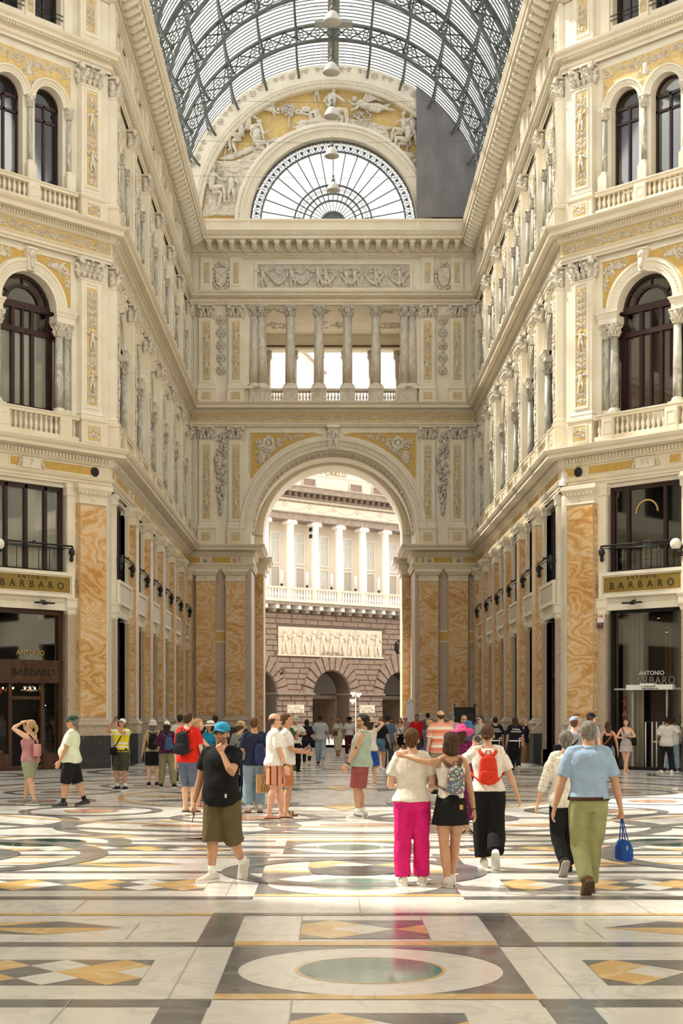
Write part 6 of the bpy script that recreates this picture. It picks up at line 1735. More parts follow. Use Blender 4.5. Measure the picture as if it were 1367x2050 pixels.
class Person:
    def __init__(s, label, at, H=1.7, rz=0, sex='m', fat=1.0, belly=0., skin='fair', hair=('short', 'dark'), pose=None, q=.011, face=False, beard=False, glasses=None, group=None, cat='person'):
        s.H, s.sex, s.fat, s.belly, s.q = H, sex, fat, belly, q
        s.p = dict(lean=0, twist=0, yaw=0, pitch=0, aR=(.165, .02, .455), aL=(.165, .02, .455), eR=(.3, -1, 0), eL=(.3, -1, 0), hR='relax', hL='relax', tR=(0, 1, 0), tL=(0, 1, 0),
                   fR=(.06, 0, 0, 0), fL=(.06, 0, 0, 0), side=0., drop=0.)
        if pose: s.p.update(pose)
        s.o = thing('person', label, cat, (at[0], at[1], 0), R(rz), group)
        s.skin = SK[skin]; s.hairspec = hair; s.rz = rz; s.beard = beard
        s.joints(); s.body(); s.hair()
        if face: s.eyes()
        if glasses: s.glasses(glasses)
    # local frame: forward = -y, left = +x
    def t(s, x, f, z):
        """torso point in H units -> local metres, with lean, twist and sideways sway"""
        p = s.p; z0 = .53; q = V((x, -f, z - z0)); q = Matrix.Rotation(R(p['twist']) * min(1, max(0, (z - z0) / .28)), 3, 'Z') @ q
        q = Matrix.Rotation(R(p['lean']), 3, 'X') @ q; q = Matrix.Rotation(R(p['side']), 3, 'Y') @ q
        return (q + V((0, 0, z0 - p['drop']))) * s.H
    def h(s, x, f, z):
        """head point (H units, z measured as standing height) -> local metres"""
        p = s.p; piv = .862; q = V((x, -f, z - piv)); q = Matrix.Rotation(R(p['pitch']), 3, 'X') @ q; q = Matrix.Rotation(R(p['yaw']), 3, 'Z') @ q
        base = s.t(0, .006, piv); return base + q * s.H
    def joints(s):
        H, p = s.H, s.p; sw = .108 if s.sex == 'm' else .092; sw *= (1 + (s.fat - 1) * .35); s.sw = sw
        s.J = {}
        for k, sg in (('R', -1), ('L', 1)):
            sh = s.t(sg * sw, -.004, .805); x, f, z = p['a' + k]; e = p['e' + k]
            tgt = V((sg * x, -f, z)) * H if z is not None else None
            el, wr = ik(sh, tgt, .172 * H, .148 * H, V((sg * e[0], -e[1], e[2])))
            hip = s.t(sg * .052, 0, .51); x, f, z, pt = p['f' + k][:4]
            kn, an = ik(hip, V((sg * x, -f, .045 + z)) * H, .237 * H, .232 * H, V((sg * .12, -1, .1)))
            s.J[k] = (sh, el, wr, hip, kn, an, pt)
    def secs(s, z0, z1, infl=0., n=12, widen=None, hem=0.):
        tab = TORSO_M if s.sex == 'm' else TORSO_F; out = []
        for i in range(n + 1):
            z = z0 + (z1 - z0) * i / n; zz = min(max(z, tab[0][0]), tab[-1][0])
            for a, b in zip(tab[:-1], tab[1:]):
                if a[0] <= zz <= b[0]:
                    u = (zz - a[0]) / (b[0] - a[0]); w, d, y = [a[j] + (b[j] - a[j]) * u for j in (1, 2, 3)]; break
            fm = 1 + (s.fat - 1) * (1.0 if zz < .72 else max(.3, 1 - (zz - .72) / .12)); w *= fm; d *= 1 + (fm - 1) * 1.2
            bl = s.belly * math.exp(-((zz - .615) / .065) ** 2); d += bl * .5; y += bl * .5; w += bl * .25
            k = 1.0
            if widen: k = widen((z - z0) / (z1 - z0))
            c = s.t(0, y, z); ax = (s.t(1, y, z) - s.t(-1, y, z)).normalized(); ay = (s.t(0, y + 1, z) - s.t(0, y - 1, z)).normalized()
            infl_ = infl * .5 if zz >= .826 else infl + (hem * max(0, (.66 - zz) / .15) if hem else 0)
            out.append((c, ax, ay, (w * k + infl_) * s.H, (d * k + infl_) * s.H))
        return out
    def body(s):
        H, f = s.H, s.fat; mb = MB(); sk = s.skin[0]; F = .92 if s.sex == 'f' else 1.0; ff = 1 + (f - 1) * .8
        loft(mb, s.secs(.485, .845, 0, 16), sk, 18, p=2.3)
        for k, sg in (('R', -1), ('L', 1)):
            sh, el, wr, hip, kn, an, pt = s.J[k]
            r = [.034 * ff, .031 * ff, .027 * ff, .0225, .0235 * ff, .021, .0150, .0145]
            P = [sh + (el - sh) * .02 - V((sg * .012 * H, 0, 0)), sh + (el - sh) * .15, sh.lerp(el, .6), el, el.lerp(wr, .22), el.lerp(wr, .5), el.lerp(wr, .92), wr]
            limb(mb, P, [v * F * H for v in r], sk)
            mb.ball(sh - V((sg * .008 * H, 0, .006 * H)), .034 * H * F, .034 * H * F, .033 * H * F, sk, 10, 8)
            s.hand(mb, k, sg)
            r = [.054 * ff, .053 * ff, .047 * ff, .036 * ff, .033, .035 * ff, .031, .0215, .020]
            P = [hip, hip.lerp(kn, .18), hip.lerp(kn, .5), hip.lerp(kn, .86), kn, kn.lerp(an, .25) + V((0, .006 * H, 0)), kn.lerp(an, .5), kn.lerp(an, .88), an]
            limb(mb, P, [v * H for v in r], sk, 14)
            T = s.foot_T(k, sg)
            loft(mb, [(T @ V((0, -y, z)), (T.to_3x3() @ V((1, 0, 0))), (T.to_3x3() @ V((0, 0, 1))), w, d) for y, z, w, d in
                      ((-.035 * H, -.022 * H, .014 * H, .015 * H), (-.02 * H, -.02 * H, .020 * H, .022 * H), (.02 * H, -.016 * H, .021 * H, .026 * H), (.06 * H, -.027 * H, .025 * H, .016 * H), (.085 * H, -.032 * H, .026 * H, .011 * H), (.105 * H, -.034 * H, .018 * H, .008 * H))], sk, 12)
        for sg in (-1, 1): limb(mb, [s.t(sg * .022, -.010, .850), s.t(sg * .06, -.008, .828), s.t(sg * s.sw * .9, -.004, .812)], [.018 * H, .022 * H, .024 * H], sk, 10)
        # neck and head
        nr = .0335 if s.sex == 'm' else .0265; nr *= 1 + (f - 1) * .5
        limb(mb, [s.t(0, -.004, .822), s.h(0, -.004, .862), s.h(0, .0, .895)], [nr * 1.2 * H, nr * H, nr * H], sk, 14)
        hs = 1.0
        def hb(x, ff_, z, rx, ry, rz_):
            mbb = MB(); mbb.ball((0, 0, 0), rx, ry, rz_, sk, 14, 10)
            v = [tuple(s.h(x + q[0], ff_ - q[1], z + q[2])) for q in mbb.v]; mb.add(v, mbb.f, sk, True)
        s.hb = hb
        hb(0, -.006, .952, .0445, .055, .047); hb(0, .012, .935, .0405, .040, .045)
        FW = [(.960, .036, .034, .018), (.940, .040, .038, .016), (.918, .039, .038, .014), (.900, .034, .035, .016), (.884, .026, .030, .020), (.873, .016, .020, .024), (.868, .008, .010, .026)]
        v = []; n = 14
        for z, w, d, y in FW:
            for k in range(n): a = 2 * PI * k / n; v.append(tuple(s.h(w * cos(a), y + d * sin(a), z)))
        mb.add(v, [(i * n + k, i * n + (k + 1) % n, (i + 1) * n + (k + 1) % n, (i + 1) * n + k) for i in range(len(FW) - 1) for k in range(n)] + [tuple(range(n)), tuple((len(FW) - 1) * n + k for k in range(n - 1, -1, -1))], sk, True)
        for z, y, r_ in ((.932, .050, .005), (.922, .055, .006), (.913, .060, .0075)): hb(0, y, z, r_, r_, r_ * 1.2)
        hb(-.006, .056, .911, .005, .006, .005); hb(.006, .056, .911, .005, .006, .005)
        hb(0, .0495, .896, .012, .007, .0045); hb(0, .047, .889, .010, .007, .004); hb(0, .042, .875, .013, .010, .009)
        for sg in (-1, 1): hb(sg * .044, -.002, .922, .006, .013, .019); hb(sg * .018, .047, .943, .013, .007, .005); hb(sg * .024, .036, .915, .013, .013, .013)
        lipc = s.h(0, .052, .8925); chin = s.h(0, .035, .885); ear = s.h(0, -.002, .922)
        ax = (s.h(0, 1, .9) - s.h(0, 0, .9)).normalized(); up = (s.h(0, 0, 1) - s.h(0, 0, .9)).normalized(); H_ = H
        hc = s.h(0, 0, .9)
        def pick(c):
            d = c - lipc
            if abs(d.dot(up)) < .0065 * H_ and d.length < .0145 * H_ and (c - hc).dot(ax) > .04 * H_: return 1
            if s.beard:
                e = c - hc
                if -.04 * H_ < e.dot(up) < .004 * H_ and e.dot(ax) > .008 * H_ and e.length < .08 * H_ : return 2
            return 0
        me = grow(mb, s.q, 2, mats=list(s.skin), pick=pick, name='body')
        s.bodyobj = put('body', me, s.o)
    def foot_T(s, k, sg):
        an, pt = s.J[k][5], s.J[k][6]; yawf = s.p['f' + k][4] if len(s.p['f' + k]) > 4 else 8
        return Matrix.Translation(an) @ Matrix.Rotation(R(sg * yawf), 4, 'Z') @ Matrix.Rotation(R(-pt) * -1, 4, 'X')
    def hand(s, mb, k, sg):
        H = s.H; sk = s.skin[0]; sh, el, wr = s.J[k][:3]; d = (wr - el).normalized(); kind = s.p['h' + k]
        b = s.p['t' + k]; th = V((sg * b[0], -b[1], b[2])); th = (th - d * th.dot(d)); th = th.normalized() if th.length > 1e-4 else d.orthogonal()
        pn = d.cross(th) * sg; F = (.9 if s.sex == 'f' else 1.0) * H
        curl = {'relax': 20, 'flat': 5, 'grip': 68, 'fist': 80}[kind]
        pc = [wr, wr + d * .02 * F, wr + d * .050 * F, wr + d * .058 * F]
        loft(mb, [(pc[0], th, pn, .0165 * F, .012 * F), (pc[1], th, pn, .021 * F, .011 * F), (pc[2], th, pn, .0235 * F, .0095 * F), (pc[3], th, pn, .0225 * F, .007 * F)], sk, 12)
        for i, (o_, L) in enumerate(((.0175, .043), (.006, .049), (-.006, .046), (-.0175, .036))):
            p0 = wr + d * .052 * F + th * o_ * F; dd = (d + th * (o_ * 1.5)).normalized(); P = [p0 - dd * .012 * F, p0]; c = R(curl * (1 + .1 * i)); a = c * .7
            for seg in (.44, .31, .25):
                v = dd * cos(a) + pn * sin(a); P.append(P[-1] + v * L * seg * F); a += c
            limb(mb, P, [r * F for r in (.0062, .0062, .0058, .0054, .0044)], sk, 8)
        tb = wr + d * .012 * F + th * .014 * F
        v1 = (d * .72 + th * .62 + pn * .25).normalized(); v2 = (d * .9 + th * .25 + pn * (.35 if kind in ('relax', 'flat') else .8)).normalized()
        limb(mb, [tb, tb + v1 * .026 * F, tb + v1 * .026 * F + v2 * .022 * F, tb + v1 * .026 * F + v2 * .040 * F], [r * F for r in (.0095, .0075, .0065, .005)], sk, 8)
        s.J['hand' + k] = (wr + d * .06 * F + pn * .012 * F, d, th, pn)
    def eyes(s):
        H = s.H
        for sg in (-1, 1):
            b = MB(); b.ball(s.h(sg * .0185, .0475, .931), .0085 * H, .006 * H, .0045 * H, mt['white'], 10, 8); b.ball(s.h(sg * .0185, .0515, .931), .0042 * H, .004 * H, .0042 * H, HR['black'], 8, 6); b.obj('eye', s.o)
            b = MB(); b.tube([s.h(sg * .008, .052, .944), s.h(sg * .019, .053, .948), s.h(sg * .031, .044, .944)], [.002 * H, .003 * H, .0015 * H], s.hairm, n=6); b.obj('eyebrow', s.o)
    def glasses(s, m):
        H = s.H; b = MB()
        for sg in (-1, 1):
            pts = [s.h(sg * (.020 + .0165 * cos(a)), .053 - .006 * abs(cos(a)) * (1 if sg * cos(a) * sg > 0 else 0), .931 + .0115 * sin(a)) for a in [2 * PI * i / 14 for i in range(14)]]
            back = [p_ + (s.h(0, -.004, .93) - s.h(0, 0, .93)) for p_ in pts]
            b.add([tuple(p_) for p_ in pts + back], [tuple(range(14)), tuple(range(27, 13, -1))] + [(i, i + 14, (i + 1) % 14 + 14, (i + 1) % 14) for i in range(14)], m)
            b.tube([s.h(sg * .036, .047, .935), s.h(sg * .045, .03, .936), s.h(sg * .047, -.004, .932)], .0022 * H, m, n=5)
        b.tube([s.h(-.006, .056, .936), s.h(.006, .056, .936)], .002 * H, m, n=5); b.obj('sunglasses', s.o)
    def hair(s):
        style, col = s.hairspec; m = HR[col]; s.hairm = m; H = s.H
        if style == 'none': return
        mb = MB()
        def hb(x, f, z, rx, ry, rz_):
            b = MB(); b.ball((0, 0, 0), rx, ry, rz_, m, 16, 12); mb.add([tuple(s.h(x + q[0], f - q[1], z + q[2])) for q in b.v], b.f, m, True)
        if style != 'bald':
            hb(0, -.012, .956, .0475, .056, .048); hb(0, -.022, .932, .0445, .040, .036)
            for sg in (-1, 1): hb(sg * .030, -.012, .938, .018, .030, .026)
        else:
            hb(0, -.036, .932, .040, .026, .032)
            for sg in (-1, 1): hb(sg * .034, -.014, .936, .0125, .030, .022)
        if style in ('short', 'quiff'): hb(0, -.034, .905, .030, .018, .02); hb(0, .018, .978, .032, .028, .018)
        if style == 'quiff': hb(0, .030, .984, .028, .020, .014)
        if style in ('bob', 'long', 'pony', 'bun', 'pixie', 'mid'): hb(0, .012, .972, .040, .034, .026)
        if style == 'pixie': hb(0, -.034, .915, .040, .026, .040); hb(0, -.03, .95, .052, .042, .042)
        if style in ('bob', 'long', 'mid'):
            zb = {'bob': .865, 'mid': .83, 'long': .75}[style]
            for sg in (-1, 1): hb(sg * .042, -.008, .915, .014, .028, .036)
            n = 7
            for i in range(n):
                z = .925 - (.925 - zb) * i / (n - 1); w = .050 - .004 * i / n; 
                P = s.h if z > .84 else (lambda x, f, z_: s.t(x, f - .004, z_))
                b = MB(); b.ball((0, 0, 0), w, .026 if z > .86 else .018, .024, m, 14, 8)
                mb.add([tuple(P(q[0], -.030 - (.006 if z < .86 else 0) - q[1], z + q[2])) for q in b.v], b.f, m, True)
            if style == 'bob':
                for sg in (-1, 1): hb(sg * .046, -.004, .885, .012, .030, .03)
        if style == 'pony':
            pts = [s.h(0, -.055, .945), s.h(0, -.085, .935), s.h(0, -.09, .90), s.h(0, -.085, .86), s.h(.0, -.08, .83)]
            limb(mb, pts, [r * H for r in (.014, .02, .022, .018, .006)], m)
        if style == 'bun': hb(0, -.052, .965, .024, .024, .026)
        if style == 'lowbun': hb(0, -.056, .915, .026, .018, .022)
        me = grow(mb, max(s.q * .9, .009), 2, amp=.006 if style in ('bob', 'pixie', 'long', 'pony', 'mid') else .003, freq=26, stretch=(1.3, 1.3, .4), mats=[m], name='hair'); put('hair', me, s.o)
    # ---- clothes
    def _cloth(s, mb, name, m, amp=.006, freq=5, q=None, stretch=(1, 1, 1), mats=None, pick=None):
        me = grow(mb, q or max(.0115, s.q * 1.15), 2, amp=amp, freq=freq, seed=len(bpy.data.meshes) % 17, mats=mats or [m], name=name, stretch=stretch, pick=pick); return put(name, me, s.o)
    def shirt(s, c, sleeve='short', z0=.49, z1=.836, infl=.011, name='shirt', flare=.0, slv=.55, hem=.016, amp=.006):
        m = c if not isinstance(c, tuple) else fab(c); mb = MB()
        loft(mb, s.secs(z0, z1, infl, 14, widen=lambda u: 1 + flare * (1 - u), hem=hem), m, 20, p=2.3)
        for sg in (-1, 1): limb(mb, [s.t(sg * .034, -.006, .838), s.t(sg * .072, -.006, .829), s.t(sg * s.sw, -.004, .815)], [.026 * s.H, .031 * s.H, .036 * s.H], m, 12)
        if sleeve != 'none':
            for k, sg in (('R', -1), ('L', 1)):
                sh, el, wr = s.J[k][:3]; F = (.92 if s.sex == 'f' else 1) * (1 + (s.fat - 1) * .8)
                mb.ball(sh - V((sg * .010 * s.H, 0, .004 * s.H)), .042 * s.H * F, .042 * s.H * F, .041 * s.H * F, m, 12, 9)
                if sleeve == 'short': limb(mb, [sh - V((sg * .02 * s.H, 0, 0)), sh.lerp(el, .2), sh.lerp(el, slv + .12)], [.034 * s.H * F, .038 * s.H * F, .041 * s.H * F], m)
                else: limb(mb, [sh - V((sg * .02 * s.H, 0, 0)), sh.lerp(el, .3), el, el.lerp(wr, .45)], [.036 * s.H * F, .040 * s.H * F, .035 * s.H * F, .031 * s.H * F], m)
        return s._cloth(mb, name, m, amp)
    def tank(s, c, z0=.535, z1=.80, name='tank_top', infl=.007, straps=True):
        m = c if not isinstance(c, tuple) else fab(c); mb = MB(); loft(mb, s.secs(z0, z1 - .03, infl, 12), m, 20, p=2.3)
        if straps:
            for sg in (-1, 1):
                for f in (.05, -.055):
                    limb(mb, [s.t(sg * .055, f, z1 - .06), s.t(sg * .058, f * .75, z1 - .01), s.t(sg * .058, f * .1, z1 + .028)], [(.022 * s.H, .012 * s.H), (.016 * s.H, .012 * s.H), (.014 * s.H, .010 * s.H)], m, 8)
        return s._cloth(mb, name, m, .004)
    def pants(s, c, length=1.0, loose=.008, name='trousers', z1=.60, flare=0., amp=.010, mats=None, pick=None, infl=.009):
        """length: fraction of the leg covered (1 to the ankle, .5 to the knee)"""
        m = c if not isinstance(c, tuple) else fab(c); mb = MB(); ff = 1 + (s.fat - 1) * .8; H = s.H
        loft(mb, s.secs(.475, z1, infl, 8), m, 20, p=2.3)
        for k in 'RL':
            hip, kn, an = s.J[k][3:6]; P = []; r = []
            for u in [i / 8 for i in range(9)]:
                w = u * length
                P.append(hip.lerp(kn, w * 2) if w < .5 else kn.lerp(an, (w - .5) * 2))
                base = .056 * ff if w < .12 else (.054 - .034 * (w - .12) / .76) * ff if w < .5 else .041 - .014 * max(0, (w - .62) / .38)
                r.append((max(base, .022) + loose * (.6 + .6 * u) + flare * max(0, w - .3)) * H)
            limb(mb, P, r, m, 14)
        return s._cloth(mb, name, m, amp, mats=mats, pick=pick, freq=8, stretch=(1.3, 1.3, .45))
    def skirt(s, c, zh, name='skirt', z1=.62, flare=.03, amp=.008, infl=.010):
        m = c if not isinstance(c, tuple) else fab(c); mb = MB(); H = s.H; top = s.secs(.52, z1, infl, 5); mb2 = list(reversed(top))
        xs = [s.J[k][4] for k in 'RL']; as_ = [s.J[k][5] for k in 'RL']
        c0, ax, ay, rw, rd = top[0]; lo = []
        for i in range(1, 9):
            u = i / 8; z = .52 * H + (zh * H - .52 * H) * u; pts = []
            for k in 'RL':
                hip, kn, an = s.J[k][3:6]
                if z > kn.z: t_ = (hip.z - z) / max(hip.z - kn.z, .01); pts.append(hip.lerp(kn, min(1, max(0, t_))))
                else: t_ = (kn.z - z) / max(kn.z - an.z, .01); pts.append(kn.lerp(an, min(1, max(0, t_))))
            cc = (pts[0] + pts[1]) / 2; cc.z = z; dx = abs(pts[0].x - pts[1].x) / 2; dy = abs(pts[0].y - pts[1].y) / 2
            lo.append((cc, V((1, 0, 0)), V((0, 1, 0)), max(rw * .97, dx + .055 * H) + flare * H * u, max(rd, dy + .055 * H) + flare * H * u))
        loft(mb, mb2 + lo, m, 22); return s._cloth(mb, name, m, amp, freq=7, stretch=(1.6, 1.6, .3))
    def shoes(s, c, kind='sneaker', sole=None, socks=None):
        H = s.H; m = c if not isinstance(c, tuple) else fab(c); sm = fab(sole) if sole else fab(WHT)
        for k, sg in (('R', -1), ('L', 1)):
            T = s.foot_T(k, sg); X = T.to_3x3() @ V((1, 0, 0)); Z = T.to_3x3() @ V((0, 0, 1)); b = MB()
            def sec(y, z, w, d): return (T @ V((0, -y * H, z * H)), X, Z, w * H, d * H)
            if kind == 'sneaker':
                loft(b, [sec(-.048, -.018, .012, .016), sec(-.044, -.012, .024, .026), sec(-.01, -.004, .028, .033), sec(.025, -.012, .028, .028), (sec(.065, -.024, .031, .018)), sec(.10, -.028, .029, .014), sec(.118, -.031, .016, .009)], m, 14)
                o = put('shoe', grow(b, .008, 2, mats=[m], name='shoe'), s.o)
                b = MB(); n = 14; ol = [(-.05, .012), (-.045, .024), (-.02, .028), (.03, .027), (.07, .032), (.10, .030), (.118, .018), (.123, .004)]
                pts = [(w, y) for y, w in ol] + [(-w, y) for y, w in reversed(ol)]
                v = [tuple(T @ V((x * H, -y * H, z * H))) for z in (-.045, -.030) for x, y in pts]; L = len(pts)
                b.add(v, [tuple(range(L - 1, -1, -1)), tuple(range(L, 2 * L))] + [(i, (i + 1) % L, (i + 1) % L + L, i + L) for i in range(L)], sm); b.obj('sole', o)
            else:
                ol = [(-.045, .012), (-.04, .023), (-.01, .024), (.03, .023), (.07, .029), (.10, .027), (.114, .012)]
                pts = [(w, y) for y, w in ol] + [(-w, y) for y, w in reversed(ol)]
                v = [tuple(T @ V((x * H, -y * H, z * H))) for z in (-.045, -.036) for x, y in pts]; L = len(pts)
                b.add(v, [tuple(range(L - 1, -1, -1)), tuple(range(L, 2 * L))] + [(i, (i + 1) % L, (i + 1) % L + L, i + L) for i in range(L)], sm); o = b.obj('sandal', s.o)
                b = MB()
                for y0, z0 in ((.035, -.004), (.07, -.013)) if kind == 'slide' else ((.055, -.012),):
                    P = [T @ V((x * H, -y0 * H, (z0 - .028 * (abs(x) / .027) ** 2) * H)) for x in (-.029, -.02, -.008, .008, .02, .029)]
                    limb(b, P, [(.012 * H, .004 * H) if kind == 'slide' else (.004 * H, .004 * H)] * 6, m, 8)
                b.obj('strap', o)
            if socks:
                an, kn = s.J[k][5], s.J[k][4]; b = MB(); limb(b, [an - (kn - an).normalized() * .01 * H, an.lerp(kn, .12), an.lerp(kn, .24)], [.026 * H, .024 * H, .0265 * H], fab(socks)); b.obj('sock', s.o)
    def hat(s, kind, c, band=None, name='hat', back=False):
        H = s.H; m = c if not isinstance(c, tuple) else fab(c); b = MB(); n = 26
        def ringpts(prof, wav=0., cx=0., cf=-.006, fs=1.2):
            v = []
            for r, z in prof:
                for k in range(n):
                    a = 2 * PI * k / n; v.append(tuple(s.h(cx + r * cos(a), cf + fs * r * sin(a), z + wav * max(0, r - .06) * sin(2 * a + .6))))
            b.add(v, [(j * n + k, j * n + (k + 1) % n, (j + 1) * n + (k + 1) % n, (j + 1) * n + k) for j in range(len(prof) - 1) for k in range(n)] + [tuple(range(n - 1, -1, -1)), tuple((len(prof) - 1) * n + k for k in range(n))], m, True)
        if kind == 'cap':
            ringpts([(.0475, .950), (.0485, .958), (.0475, .975), (.040, .992), (.026, 1.003), (.008, 1.007)], fs=1.22)
            sg = -1 if back else 1; v = []; k2 = 12
            for j, (e, dz) in enumerate(((0, .0), (1, -.010), (1, -.013), (0, -.004))):
                for i in range(k2 + 1):
                    a = PI * i / k2; x = .044 * cos(a); f = sg * (.030 + (.062 * sin(a) if e else .018 * sin(a))); v.append(tuple(s.h(x, f, .957 + dz - .010 * abs(cos(a)))))
            f_ = [(j * (k2 + 1) + i, j * (k2 + 1) + i + 1, ((j + 1) % 4) * (k2 + 1) + i + 1, ((j + 1) % 4) * (k2 + 1) + i) for j in range(4) for i in range(k2)]
            b.add(v, f_, band or m, True); b.ball(s.h(0, -.006, 1.007), .004 * H, .004 * H, .003 * H, m, 6, 4)
        elif kind == 'sun': ringpts([(.118, .942), (.119, .946), (.075, .955), (.052, .958), (.051, .985), (.044, 1.006), (.028, 1.016), (.006, 1.018)], wav=.35, fs=1.12)
        elif kind == 'fedora': ringpts([(.082, .962), (.083, .967), (.055, .965), (.050, .968), (.049, .985), (.044, 1.004), (.036, 1.010), (.010, 1.004)], fs=1.15, wav=.3)
        elif kind == 'bucket': ringpts([(.070, .925), (.073, .925), (.060, .948), (.052, .960), (.050, .985), (.042, 1.004), (.028, 1.011), (.006, 1.012)], fs=1.15)
        elif kind == 'wide': ringpts([(.088, .938), (.090, .942), (.062, .954), (.052, .958), (.051, .985), (.044, 1.004), (.028, 1.012), (.006, 1.014)], fs=1.15, wav=.2)
        o = b.obj(name, s.o)
        if band is not None and kind != 'cap':
            b = MB(); n = 26; v = []
            for r, z in ((.0535, .959), (.0535, .970), (.050, .970), (.050, .959)):
                for k in range(n): a = 2 * PI * k / n; v.append(tuple(s.h(r * cos(a), -.006 + 1.15 * r * sin(a), z)))
            b.add(v, [(j * n + k, j * n + (k + 1) % n, ((j + 1) % 4) * n + (k + 1) % n, ((j + 1) % 4) * n + k) for j in range(4) for k in range(n)], band, True); b.obj('hat_band', o)
        return o
    def belt(s, c, z=.575, infl=.016, name='belt'):
        m = fab(c); b = MB(); a = s.secs(z - .010, z + .010, infl, 3); loft(b, a, m, 24, p=2.3); return b.obj(name, s.o)
    def watch(s, k, c=BLK):
        sh, el, wr = s.J[k][:3]; b = MB(); d = (wr - el).normalized(); limb(b, [wr - d * .022 * s.H, wr - d * .010 * s.H], [.0185 * s.H] * 2, fab(c)); b.obj('watch', s.o)
    # ---- things carried (top-level)
    def world(s): return s.o.matrix_basis.copy()
    def carried(s, name, label, cat): t = thing(name, label, cat); t.matrix_basis = Matrix.Translation(s.o.location) @ Matrix.Rotation(s.o.rotation_euler.z, 4, 'Z'); return t
    def backpack(s, label, c, zt=.81, zb=.60, w=.075, d=.05, strap=None, pocket=None, x=0., flap=False, mats=None):
        t = s.carried('backpack', label, 'backpack'); H = s.H; m = c if not isinstance(c, tuple) else fab(c); sm = fab(strap) if strap else m; b = MB(); n = 8
        back = -.078 * s.fat - s.p.get('bk', 0)
        sec = []
        for i in range(n + 1):
            u = i / n; z = zb + (zt - zb) * u; k = min(1, 1.25 * (1 - abs(2 * u - 1) ** 3.5) + .12); kk = (1 - .28 * u)
            sec.append((s.t(x, back - d * .5, z), (s.t(1, 0, z) - s.t(0, 0, z)).normalized(), (s.t(0, 1, z) - s.t(0, 0, z)).normalized(), w * H * k * kk, d * .62 * H * k * kk))
        loft(b, sec, m, 20, p=3.0); me = grow(b, .010, 2, amp=.004, freq=8, mats=[m], name='bag_body'); put('bag_body', me, t)
        b = MB(); zz = zb + (zt - zb) * .05; ze = zb + (zt - zb) * .48
        loft(b, [(s.t(x, back - d * 1.02, z), V((1, 0, 0)), V((0, 1, 0)), w * H * k, .018 * H * k) for z, k in ((zz, .55), (zz + .015, .78), ((zz + ze) / 2, .8), (ze - .01, .76), (ze, .5))], pocket or m, 16, p=3.0); b.obj('pocket', t)
        b = MB()
        for sg in (-1, 1):
            P = [s.t(x + sg * w * .35, back - .01, zt - .02), s.t(sg * .058, -.052, .815), s.t(sg * .062, .0, .843), s.t(sg * .066, .06 * s.fat, .80), s.t(sg * .080, .072 * s.fat, .72), s.t(sg * .095 * s.fat, .02, .655), s.t(x + sg * w * .8, back - .005, zb + .03)]
            limb(b, P, [(.012 * H, .005 * H)] * len(P), sm, 8)
        b.obj('strap', t)
        b = MB(); P = [s.t(x - .02, back - .02, zt - .012), s.t(x - .014, back - .02, zt + .022), s.t(x + .014, back - .02, zt + .022), s.t(x + .02, back - .02, zt - .012)]; limb(b, P, [.005 * H] * 4, sm, 6); b.obj('handle', t)
        return t
    def sling(s, label, c, sg=1, z=.55, f=.07, w=.05, h=.06, d=.022, strap=BLK, name='shoulder_bag', x=None):
        """bag hanging on a strap across the body; sg side of the bag"""
        t = s.carried(name, label, 'bag'); H = s.H; m = c if not isinstance(c, tuple) else fab(c); x = sg * .07 if x is None else x
        b = MB(); P0 = s.t(x, f, z); X = V((1, 0, 0))
        loft(b, [(P0 + V((0, 0, q * h * H)), X, V((0, 1, 0)), w * H * k, d * H * k) for q, k in ((-1, .8), (-.9, 1), (0, 1.03), (.8, 1), (1, .85))], m, 16, p=3.2); b.obj('bag_body', t)
        b = MB(); y = .072 * s.fat + s.belly * .6
        fr = 1 if f > 0 else -1
        P = [P0 + V((0, 0, h * H)), s.t(x * .5, fr * (y + .012), .64), s.t(-sg * .02, fr * (y + .010), .73), s.t(-sg * .06, fr * .045, .81), s.t(-sg * .065, -.004, .848), s.t(-sg * .05, -fr * .07, .78), s.t(sg * .04, -fr * (y + .004), .66), s.t(sg * .098 * s.fat, -fr * .01, .60), P0 + V((0, 0, h * H))]
        limb(b, P, [(.008 * H, .004 * H)] * len(P), fab(strap), 6); b.obj('strap', t); return t
    def held(s, k, name, label, cat, build):
        t = s.carried(name, label, cat); c, d, th, pn = s.J['hand' + k]; build(t, c, d, th, pn); return t
    def phone(s, k, label, up=None):
        def bd(t, c, d, th, pn):
            b = MB(); X = th; Y = d; Z = pn; q = c + pn * .006
            T = Matrix((X.to_4d(), Y.to_4d(), Z.to_4d(), V((0, 0, 0, 1)))).transposed(); T.translation = q
            for i in range(3): T[3][i] = 0
            b.box(-.036, .036, -.03, .12, -.004, .004, mt['iron'], T=T); b.obj('case', t); b = MB(); b.box(-.033, .033, -.026, .115, .004, .0055, mt['darkglass'], T=T); b.obj('screen', t)
        return s.held(k, 'phone', label, 'phone', bd)
# ------------------------------------------------------------------ everyone in the picture
GR = 'visitors in the arcade'
NEAR, MID, FAR = .0068, .0095, .0125
sgl = mt['darkglass']
def at(px, fy): return FL(px, fy)
def P_(label, px, fy, H, rz, sex='m', **kw):
    kw.setdefault('group', GR); return Person(label, at(px, fy), H, rz, sex, **kw)
def step(a, lift=.05, pt=40, w=.05, lead='L'):
    """walking feet: lead foot forward, other behind with raised heel"""
    o = 'R' if lead == 'L' else 'L'; return {'f' + lead: (w, a, 0, 0), 'f' + o: (w, -a, lift, pt)}

